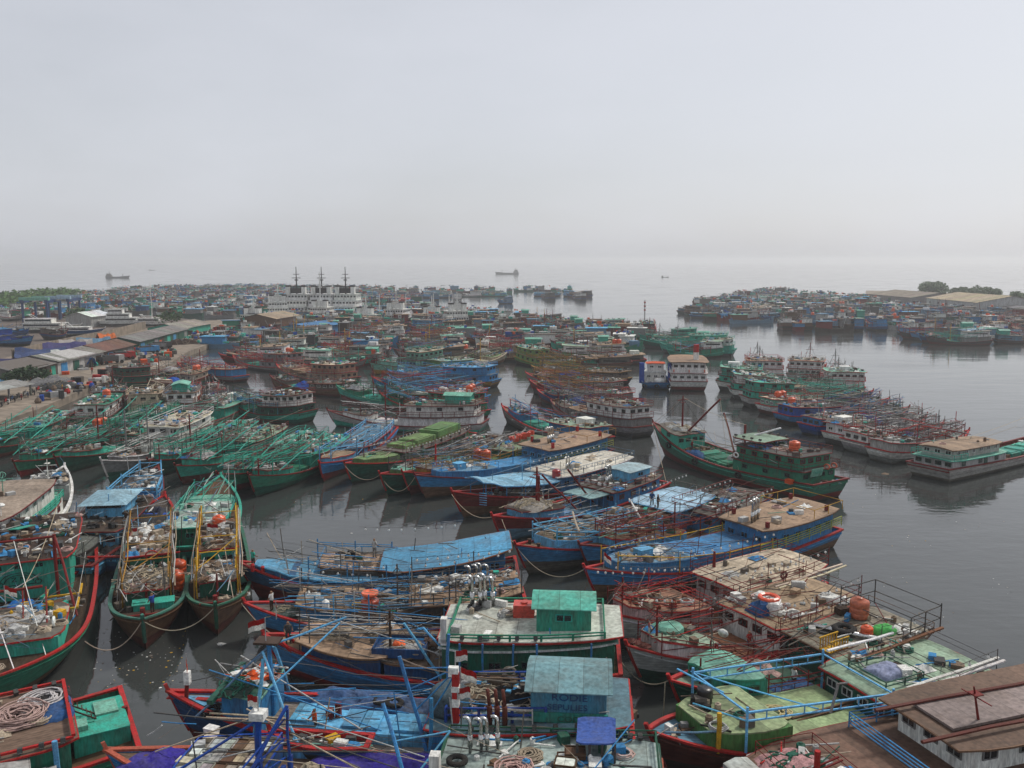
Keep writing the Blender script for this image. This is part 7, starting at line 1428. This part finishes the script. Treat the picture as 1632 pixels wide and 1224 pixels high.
rr = random.Random(3)
for i, (u, v, c, t) in enumerate(((171,592,'white','person in white top walking on the open quay'),(252,562,'dgrey','person in grey top by the dark truck'),(147,596,'red','person in red top near the bright blue awning'),(290,548,'blue','person in blue top by the green hall'),(100,625,'yellow','person in yellow top walking by the motorbikes'))): person(P(u, v, 1.36), rr.uniform(0, 6), t, c, 'dgrey')
crew = [(2, .55, 'white', 'crew member in white on the dark green boat deck'), (3, .5, 'red', 'crew member in red amid the mint-boxed white boat'), (8, .55, 'dblue', 'crew member in navy by the red tripod mast'), (12, .5, 'grey', 'crew member in grey on the flat teal deck'), (15, .9, 'royal', 'crew member in blue at the bow of the drum-laden boat'), (25, .9, 'white', 'crew member in white on the bow under crossed poles'), (26, .92, 'dgrey', 'crew member in grey at the bow of the teal-shed boat'), (27, .66, 'orange', 'crew member in orange beside the light blue hatches'), (29, .7, 'dred', 'crew member in dark red on the lone trawler deck'), (19, .64, 'white', 'crew member in white forward of the pyramid-roofed wheelhouse'), (24, .94, 'teal', 'crew member in teal on the long blue boat bow')]
for k, t_, c, lb in crew: b = NEAR[k]; person(b.w(t_, b.near_y*b.W(t_)*.35, b.deckz(t_)+.06), rr.uniform(0, 6), lb, c, rr.choice(['dgrey','dblue','dbrown']), h=1.5)
def pile(name, u, v, rx, ry, h, col, m, label, cat, seed):
    class B0: a = .6; mid = P(u, v, 1.35)
    B0.w = staticmethod(lambda t, y, z: Vector((B0.mid.x, B0.mid.y, z))); return heap(B0, 0, 0, 1.34, rx, ry, h, label, col, m, name, cat, seed)
pile('net_pile', 96, 618, 4, 3, 1.6, 'dgrey', 'netting', 'dark net pile on the quay by the low shed', 'net', 91); pile('net_pile', 80, 612, 5, 3, 1.8, 'grey', 'netting', 'grey net pile on the quay before the bushes', 'net', 92); pile('net_pile', 252, 574, 3, 2, 1.5, 'dgrey', 'netting', 'dark net pile on the quay beside a grey bow', 'net', 93); pile('net_pile', 290, 548, 4, 3, 2.0, 'dbrown', 'netting', 'brown net pile before the green hall', 'net', 94); pile('sack_pile', 6, 612, 4, 3, 1.6, 'lblue', 'cloth', 'pale blue sack pile at the shed end', 'sack', 95)
rng = random.Random(31); m = MB()
for i in range(420):
    k = rng.random(); f = rng.random()
    if k < .5: u = 20+250*f; v = 606-54*f+rng.gauss(0, 3)
    elif k < .75: u = 60+220*f; v = 640-78*f+rng.gauss(0, 4)
    else: u = rng.uniform(290, 400); v = 540-20*(u-290)/110+rng.gauss(0, 6)
    p = P(u, v, 1.36); m.col = rng.choice(['dgrey','grey','white','royal','red','gwood','dbrown','lgrey','teal','orange','wood','black']); d = (rng.uniform(.5, 2.2), rng.uniform(.4, 1.4), rng.uniform(.3, 1.5)); m.box((p.x, p.y, 1.35+d[2]/2), d, rng.uniform(0, 3)) if rng.random() < .6 else m.lathe([(.5, 0), (.6, .4), (.3, .9), (.05, 1.0)], (p.x, p.y, 1.35), 7)
tag(m.build('quay_clutter', 'mixed'), 'scattered goods, drums and bundles lying about the quay', kind='stuff')
# ---------------------------------------------------------------- trees
def tree(loc, h, rad, label, seed, name='tree', group=None, n=420, flat=.75, cols=((.035,.075,.02),(.05,.10,.028),(.025,.05,.016),(.06,.11,.035)), leaf=.55, trunk=True):
    rng = random.Random(seed); e = empty(name, loc); tag(e, label, 'tree', group)
    if trunk:
        m = MB(); m.path([(0,0,-.2),(.1,0,h*.25),(.0,.15,h*.5)], .05*h*.6, 7, r2=.03*h*.6)
        for k in range(5): a = 6.28*k/5+rng.random(); m.path([(0,.1,h*.4),(math.cos(a)*rad*.35,math.sin(a)*rad*.35,h*.58),(math.cos(a)*rad*.6,math.sin(a)*rad*.6,h*.75)], .02*h*.6, 5, r2=.01*h*.6)
        m.build('trunk', 'pole', e, 'dbrown')
    m = MB(); cl = [(rng.uniform(-.62,.62)*rad, rng.uniform(-.62,.62)*rad, h*rng.uniform(.5, .9), rad*rng.uniform(.3, .52)) for _ in range(11)]
    for i in range(n):
        cx, cy, cz, cr = rng.choice(cl); u = rng.uniform(-1, 1); a = rng.uniform(0, 6.28); q = math.sqrt(1-u*u); r_ = cr*rng.uniform(.6, 1.05)
        c = Vector((cx+r_*q*math.cos(a), cy+r_*q*math.sin(a), cz+r_*u*flat)); s1 = Vector((rng.uniform(-1,1), rng.uniform(-1,1), rng.uniform(-.7,.7))).normalized()*leaf*rng.uniform(.6, 1.4); s2 = s1.orthogonal().normalized()*leaf*rng.uniform(.5, 1.1)
        m.col = rng.choice(cols); k = len(m.v); m.v += [(c-s1)[:], (c+s2)[:], (c+s1)[:], (c-s2)[:]]; m.face(k, k+1, k+2, k+3)
    m.build('crown', 'foliage', e); return e
for i, (u, v, h, r_) in enumerate(((1482,474,8.6,9.5),(1530,474,5.5,7),(1562,476,6.4,7.5),(1582,479,6.4,6.5),(1622,490,7,6.5),(1655,492,7,7))):
    tree(P(u, v, 1.3), h, r_, ['broad round tree, tallest behind the warehouses','low tree just beside the tallest one behind the warehouses','middle tree of the clump behind the bright tan warehouse','dense tree at the gable of the bright tan warehouse','tree standing alone past the bright tan warehouse','last tree along the pier at the picture edge'][i], 50+i, n=2200, leaf=.75)
tree(P(274, 524, 1.3), 6, 5, 'round green bush beside the sailing yacht', 70, 'bush', n=420, leaf=.4, trunk=True); tree(P(52, 608, 1.3), 2.6, 3.6, 'dark bush between the sheds on the quay', 71, 'bush', n=700, leaf=.35, cols=((.02,.045,.018),(.03,.06,.02))); tree(P(30, 612, 1.3), 2.4, 3.2, 'second dark bush in front of the pale sack pile', 72, 'bush', n=500, leaf=.35, cols=((.02,.045,.018),(.03,.06,.02))); tree(P(126, 516, 1.3), 6, 6, 'bush beside the white gabled shed', 73, 'bush', n=350, leaf=.5)
# mangrove belt
m = MB(); rng = random.Random(12)
for i in range(15000):
    u = rng.uniform(-260, 160)**1; f = rng.random()
    v = 497-23*max(0, (u+60)/220)**.8+rng.uniform(-7, 7) if u > -60 else 500+rng.uniform(-8, 8)
    p = P(u, min(502, max(468, v)), 0); h = 7.5*min(1, max(.3, (165-u)/60)); c = Vector((p.x+rng.uniform(-3, 3), p.y, rng.uniform(.3, h)*(1-.3*rng.random()))); s1 = Vector((rng.uniform(-1,1), rng.uniform(-1,1), rng.uniform(-.6,.6))).normalized()*rng.uniform(.6, 1.5); s2 = s1.orthogonal().normalized()*rng.uniform(.5, 1.2)
    m.col = rng.choice(((.06,.14,.025),(.08,.17,.035),(.045,.11,.02),(.10,.18,.045))); k = len(m.v); m.v += [(c-s1)[:], (c+s2)[:], (c+s1)[:], (c-s2)[:]]; m.face(k, k+1, k+2, k+3)
tag(m.build('mangrove', 'foliage'), 'low green mangrove belt along the far shore', kind='stuff')
slab('mangrove_bank', [(-300,506),(0,500),(60,488),(150,474),(165,470),(60,474),(0,484),(-300,494)], .35, 'muddy bank under the mangroves')
# ---------------------------------------------------------------- yard gantry, yachts, mast, ships
def gantry(u, v, w, d, h, leg, top, label):
    p = P(u, v, 1.3); e = empty('boat_hoist', p, .1); tag(e, label, 'hoist', 'boat hoists in the yard')
    for x in (-w/2, w/2):
        for y in (-d/2, d/2): m = MB(); m.box((x, y, h/2), (.75, .75, h)); m.build('leg', 'paint', e, leg, .1)
    for x in (-w/2, w/2): m = MB(); m.box((x, 0, h+.6), (1.2, d+2, 1.2)); m.build('side_girder', 'paint', e, leg, .1)
    for y in (-d/2, d/2): m = MB(); m.box((0, y, h+1.6), (w+2, 1.6, 1.3)); m.build('girder', 'paint', e, top, .1)
    for x in (-w*.2, w*.2): m = MB(); m.box((x, 0, h+.6), (1.2, d*.8, .6)); m.build('winch', 'paint', e, 'grey')
gantry(67, 511, 9.5, 12, 7.6, 'dblue', 'mint', 'boat hoist with mint green top beam beside the mangroves'); gantry(104, 509, 8, 12, 7.8, 'dblue', (.35,.50,.60), 'boat hoist with pale blue top beam next to the other hoist')
def yacht(u, v, rz, L, label, decks=2, col='white', z=2.2, mast=0):
    p = P(u, v, 1.3); c, s_ = math.cos(rz)*L/2, math.sin(rz)*L/2; b = Boat(label, None, None, beam=L*.24, hull=col, low='white', rail='white', deck='white', zb=2.6, zs=1.5, zm=1.6, rake=3, q=1, name='yacht', group='yachts laid up in the yard', world=((p.x+c, p.y+s_, 0), (p.x-c, p.y-s_, 0)), p=2.0, pl=.2, cat='yacht'); b.root.location.z = z; l = b.deck()
    for k in range(decks):
        l = b.house(.12+.03*k, .70-.13*k, .8-.1*k, 1.9, 'white', 'white', None, base=l if k else None, over=.2); m = MB(); m.box((b.X((l.t0w+l.t1w)/2), 0, l.base(.4)+1.15), ((l.t1w-l.t0w)*b.L*.92, 2*l.wall(.4)+.08, .6)); m.build('window_band', 'pane', l.cab)
    if mast: b.pole((.5, 0, 2), (.5, 0, mast), .16, 'white', 'mast', r2=.07); b.pole((.5, 0, 4), (.2, 0, 4.2), .12, 'white', 'boom')
    m = MB()
    for x in (-.25, .25): m.box((x*L, 0, -.9), (.5, L*.2, 2.6))
    m.build('cradle', 'pole', b.root, 'dgrey')
    m = MB(); m.beam((b.X(.3), -1, l.z(.3)), (b.X(.2), -1, l.z(.3)+1.6), .12); m.beam((b.X(.3), 1, l.z(.3)), (b.X(.2), 1, l.z(.3)+1.6), .12); m.box((b.X(.2), 0, l.z(.3)+1.6), (.8, 2.2, .15)); m.build('radar_arch', 'paint', b.root, 'white')
yacht(80, 530, .05, 22, 'white motor yacht with swept radar arch laid up in the boatyard'); yacht(203, 520, .1, 20, 'white motor yacht with three decks behind the white shed', 3); yacht(243, 521, .1, 13, 'white sailing yacht with a very tall mast', 1, mast=20); yacht(130, 537, 0.0, 16, 'dark-hulled yacht with white bow beside the swept one', 1, 'dblue')
midboat(None, None, 'blue', 'royal', 'blue', 'dblue', 'dblue', (), '', 2, q=1, world=((P(55,560,0).x, P(55,560,0).y, 0), (P(-25,556,0).x, P(-25,556,0).y, 0)), seed=950, label='blue boat laid up behind the yard wall, bow to the sheds', beam=6)
midboat(None, None, 'dblue', 'blue', 'lblue', 'dblue', 'dblue', (), '', 2, q=1, world=((P(48,546,0).x, P(48,546,0).y, 0), (P(-40,545,0).x, P(-40,545,0).y, 0)), seed=951, label='navy boat with light-blue roof laid up at the yard edge', beam=6)
midboat(None, None, 'lgrey', 'white', 'lgrey', 'red', 'grey', (), '', 2, q=1, world=((P(40,516,0).x, P(40,516,0).y, 0), (P(0,517,0).x, P(0,517,0).y, 0)), seed=952, label='white workboat with red trim before the boat hoists', beam=7)
midboat(None, None, 'dblue', 'gwood', 'gwood', 'dred', 'dgrey', (), '', 1, q=1, world=((P(110,546,0).x, P(110,546,0).y, 0), (P(70,549,0).x, P(70,549,0).y, 0)), seed=953, label='dark wooden boat propped behind the tarpaulin tents', beam=6)
for o in list(SC.objects)[-160:]:
    if o.parent is None and o.get('label', '').startswith(('blue boat laid up', 'navy boat with light-blue', 'white workboat', 'dark wooden boat propped')): o.location.z = 1.9
def ship(u, v, rz, L, label, black=True, decks=3, beam=11, group='white ships by the channel', mast=9, hull='white'):
    p = P(u, v, 0); c, s_ = math.cos(rz)*L/2, math.sin(rz)*L/2; b = Boat(label, None, None, beam=beam, hull=hull, low='dgrey', rail=hull, deck='lgrey', zb=6.5, zs=4.0, zm=3.2, rake=4, q=1, name='ship', cat='ship', group=group, world=((p.x+c, p.y+s_, 0), (p.x-c, p.y-s_, 0)), p=2.2, pl=.25, bulw=.9); l = None
    for k in range(decks):
        l = b.house(.10+.06*k, .52-.03*k, .92-.03*k, 2.7, 'white', 'white', None, base=l, over=.3); e = -1
        for sd in (1, -1):
            for x in range(6): m = MB(); m.box((b.X(.14+.06*k+.055*x), sd*l.wall(.3), l.base(.3)+1.7), (1.0, .1, .8)); m.build('window', 'pane', l.cab)
        for t in (l.t0w, l.t1w):
            w_ = l.wall(t); n = 7
            for x in range(n): m = MB(); m.box((b.X(t), -w_+2*w_*(x+.5)/n, l.base(t)+1.7), (.1, 1.9*w_/n*.7, .8)); m.build('window', 'pane', l.cab)
    z = l.z(.3)
    for y in (-beam*.3, beam*.3): m = MB(); m.box((b.X(.24), y, z+1.6), (2.4, 1.7, 3.4)); m.box((b.X(.24), y, z+3.6), (2.5, 1.8, .7)) if False else None; f = m.build('funnel', 'paint', b.root, 'white'); m = MB(); m.box((b.X(.24), y, z+3.6), (2.5, 1.8, .7)); m.build('funnel_cap', 'paint', f, 'black')
    c_ = 'black' if black else 'white'; m = MB(); m.box((b.X(.26), 0, z+1.5), (1.2, beam*.5, 2.4)); m.box((b.X(.26), 0, z+3.2), (1.0, beam*.62, .6)); m.build('mast_house', 'paint', b.root, c_)
    m = MB(); m.beam((b.X(.26), 0, z), (b.X(.26), 0, z+mast+3.2), .42, 6, r2=.15); m.beam((b.X(.26), -2, z+mast*.8), (b.X(.26), 2, z+mast*.8), .2); m.beam((b.X(.26), -1.4, z+mast*.98), (b.X(.26), 1.4, z+mast*.98), .16); m.box((b.X(.26), 0, z+mast*.7), (1.0, 1.4, .5)); m.build('mast', 'paint', b.root, c_)
    m = MB(); m.beam((b.X(.72), 0, 3), (b.X(.72), 0, 15), .3, 6, r2=.15); m.build('fore_mast', 'paint', b.root, 'white'); return b
for i, u in enumerate((484, 523, 560)): ship(u, 505, 1.50, 38, 'white ship with black mast, '+['first of the three from the quay','middle one of the three','third of the three, toward the channel'][i], True, 3, 12.0).root.scale = (1, 1, 1.0)
ship(520, 512, 1.5, 34, 'pale grey ship with white lattice mast behind the three masts', False, 2, 8, mast=15, hull='lgrey')
for i, (u, v, L, dk) in enumerate(((442,513,28,3),(418,516,26,1),(640,516,30,2),(690,514,26,1),(722,520,26,2),(595,516,24,1))): ship(u, v, [1.9,1.3,1.4,1.6,1.9,1.2][i], L, ['white ship with stepped bridge beside the tall hall','low white ship at the end of the sandy quay','white ship with dark bow by the channel','low white ship with blue deckhouse by the channel','white ship with tall bridge nearest the open channel','low white ship between the black-masted ships and channel'][i], False, dk, 8.5, mast=6, hull=['white','white','dgrey','dgrey','dgrey','white'][i])
m = MB(); p = P(1027, 520, 0)
m.beam((0,0,0),(0,0,10.5),.3,4,r2=.25); o = m.build('radio_mast', 'paint', None, 'white'); o.location = p; tag(o, 'tall white mast behind the green sterns', 'mast')
m = MB()
for k in range(3): m.box((0,0,6.5+1.5*k),(.7,.7,.6))
m.build('red_band','paint',o,'red')
# houseboat, tug and launch in the inner channel
def houseboat():
    b = Boat('white houseboat with tan roof and red funnel beside the blue tug', (1092,590), (1098,608), beam=7.6, hull='white', low='dred', rail='dred', deck='grey', zb=3, zs=2.2, zm=2.2, tr=.97, p=4, rake=1); h1 = b.house(.02, .8, .95, 2.5, 'white', 'white', 'dred', over=.4, win=6, wcol='grey'); h2 = b.house(.05, .78, .86, 2.6, 'white', 'tan', 'brown', over=.7, base=h1, win=6, wcol='dbrown', camber=.15); b.railing(h1, .9, 'white', 2, 2, .05)
    m = MB(); m.lathe([(.55,0),(.55,4),(.5,4.1),(.1,4.1)], n=12); f = m.build('funnel', 'paint', b.root, 'white'); f.location = (b.X(.35), -1.6, h2.z(.3)-.3); m = MB(); m.lathe([(.57,2.2),(.57,4.15),(.1,4.2)], n=12); m.build('funnel_top', 'paint', f, 'red')
    for y in (-3, 0, 3): b.lifebuoy(.02, h1.z(.05)+.5, y, 'orange')
houseboat()
def tug():
    b = Boat('blue tug with orange bridge roof and two blue posts', (1042,590), (1047,610), beam=6, hull='blue', low='dblue', rail='dblue', deck='grey', zb=3, zs=1.6, zm=1.5, tr=.95, p=3.5); h = b.house(.42, .68, .7, 2.6, 'white', 'white', 'white', over=.1, win=3); h2 = b.house(.45, .62, .55, 2.1, 'white', 'orange', 'orange', over=.3, base=h, win=3, wcol='white')
    for y in (-2.9, 2.9): m = MB(); m.box((0,0,2.6),(1.0,1.0,5.2)); m.build('funnel','paint',b.root,'royal').location = (b.X(.32), y, b.deckz(.3))
    m = MB(); m.smooth = True; m.lathe([(.1,0),(1.2,.3),(1.2,1.2),(.1,1.5)], n=12); m.build('winch_drum','paint',b.root,'white').location = (b.X(.22), -.8, b.deckz(.2)); b.gear(b.deck(), .05, .3, 16, pal=['dgrey','black','white','grey'])
    for y in (-2.5, 0, 2.5): o = obj('tyre_fender', shared('tyre', m_tyre), b.root); o.location = (b.X(0)-.2, y, 1.0); o.rotation_euler = (0, math.pi/2, 0)
    b.letters('HARBOUR', 0, 0, .6, .01, 'white') if False else None
tug()
def launch():
    b = Boat('small white motor launch moored between tug and houseboat', (1087,603), (1089,611), beam=3.4, hull='white', low='white', rail='cream', deck='white', zb=1.6, zs=1.1, zm=1.1, q=2, name='motor_launch', group='small craft'); b.house(.20, .62, .8, 1.6, 'white', 'white', 'cream', over=.1, win=2, wcol='dgrey')
launch()
# ships out on the hazy sea
def cargo(u, v, L, rz, label, aft=True):
    p = P(u, v, 0); c, s_ = math.cos(rz)*L/2, math.sin(rz)*L/2; b = Boat(label, None, None, beam=L*.2, hull='dgrey', low='dbrown', rail='dgrey', deck='grey', zb=L*.12, zs=L*.085, zm=L*.06, rake=L*.06, q=1, name='cargo_ship', cat='ship', group='ships out at sea', world=((p.x+c, p.y+s_, 0), (p.x-c, p.y-s_, 0)), pl=.2); h = b.house(.04, .24, .9, L*.09, 'gwood', 'grey', None, over=.3); h2 = b.house(.06, .20, .7, L*.07, 'gwood', 'dgrey', None, over=.3, base=h); b.pole((.15, 0, h2.z(.1)), (.15, 0, h2.z(.1)+L*.1), .4, 'dgrey', 'mast'); b.pole((.7, 0, 3), (.7, 0, L*.22), .35, 'dgrey', 'mast'); b.hatch(.3, .85, .7, L*.02, 'dgrey', 1, lids=False)
cargo(808, 437, 46, math.pi, 'small cargo ship on the open hazy sea'); cargo(188, 443, 36, 0, 'dark boat alone on the sea beyond the mangroves'); cargo(1060, 442, 12, 0, 'tiny dark boat on the pale open sea'); cargo(242, 431, 14, 0, 'tiny speck of a boat near the horizon')
# ---------------------------------------------------------------- mooring ropes and floating litter
def pz(u, v, z): return P(u, v, z*.95)
mooring_rope(pz(135,1022,2.3), pz(226,990,2.7), 2.2, 'slack rope from the emblem boat to the brown bow-on boat'); mooring_rope(pz(228,990,2.7), pz(342,968,2.7), 2.0, 'slack rope joining the two brown bow-on boats'); mooring_rope(pz(358,872,3.6), pz(372,955,2.4), .2, 'taut rope hanging from the yellow poles'); mooring_rope(pz(385,962,2.6), pz(432,1010,2.5), .3, 'pale rope between two red bows in the middle')
mooring_rope(pz(953,975,3.1), pz(1065,1085,2.9), 3.4, 'long sagging rope along the white bows'); mooring_rope(pz(1060,1088,2.8), pz(1056,1165,.0), .1, 'rope dropping straight into the water beside a green bow'); mooring_rope(pz(822,870,2.9), pz(930,908,2.9), 2.6, 'sagging rope between two blue bows'); mooring_rope(pz(548,740,2.8), pz(605,757,2.7), 2.0, 'rope slung between two dark green bows'); mooring_rope(pz(606,757,2.7), pz(662,759,2.8), 3.2, 'rope hanging in a deep loop below the red bow'); mooring_rope(pz(720,788,3.0), pz(784,824,2.8), 1.6, 'rope from the tall red bow to its neighbour'); mooring_rope(pz(1040,676,4.0), pz(1062,770,.0), .1, 'anchor rope running down by the lone trawler')
mooring_rope(pz(800,828,4.2), pz(822,868,3.0), .6, 'pair of pale lines behind the curved blue roof'); mooring_rope(pz(350,690,1.5), pz(482,652,2.6), 1.0, 'thin line across the water before the white and teal trawler', .025); mooring_rope(pz(1570,695,5.0), pz(1490,700,5.0), .5, 'line between the weathered steel boat and its neighbour', .03)
rng = random.Random(77); m = MB()
def bit(x, y, s):
    m.col = rng.choice(['white','lgrey','cream','gwood','dgrey','wood','yellow','lgrey']); n = rng.randint(4, 6); k = len(m.v); a0 = rng.random()*6
    for i in range(n): a = a0+6.28*i/n; r_ = s*rng.uniform(.5, 1); m.v.append((x+math.cos(a)*r_, y+math.sin(a)*r_, .012))
    for i in range(n): a = a0+6.28*i/n; m.v.append((x+math.cos(a)*s*.4, y+math.sin(a)*s*.4, .012+.05*s*4*rng.random()))
    for i in range(n): m.face(k+i, k+(i+1) % n, k+n+(i+1) % n, k+n+i)
    m.face(*[k+n+i for i in range(n)])
for i in range(120): p = P(rng.uniform(150, 300), rng.uniform(1000, 1100)); bit(p.x, p.y, rng.uniform(.03, .11))
for cu, cv in ((1360,800),(1450,860),(1560,840),(1420,930),(1500,980),(1590,930)):
    for i in range(9): p = P(cu+rng.gauss(0, 26), cv+rng.gauss(0, 7)); bit(p.x, p.y, rng.uniform(.03, .10))
for i in range(26): p = P(rng.uniform(400, 620), rng.gauss(800, 12)); bit(p.x, p.y, rng.uniform(.03, .14))
for u, v, s in ((352,1027,.45),(1410,755,.7),(1394,732,.6),(1556,753,.7),(1425,721,.5),(240,1045,.2),(560,850,.2)): p = P(u, v); bit(p.x, p.y, s)
tag(m.build('floating_litter', 'mixed'), 'scattered pale litter floating on the harbour water', kind='stuff')
for o in ONBOAT: o.scale = (o.scale.x, o.scale.y, o.scale.z*ZS)
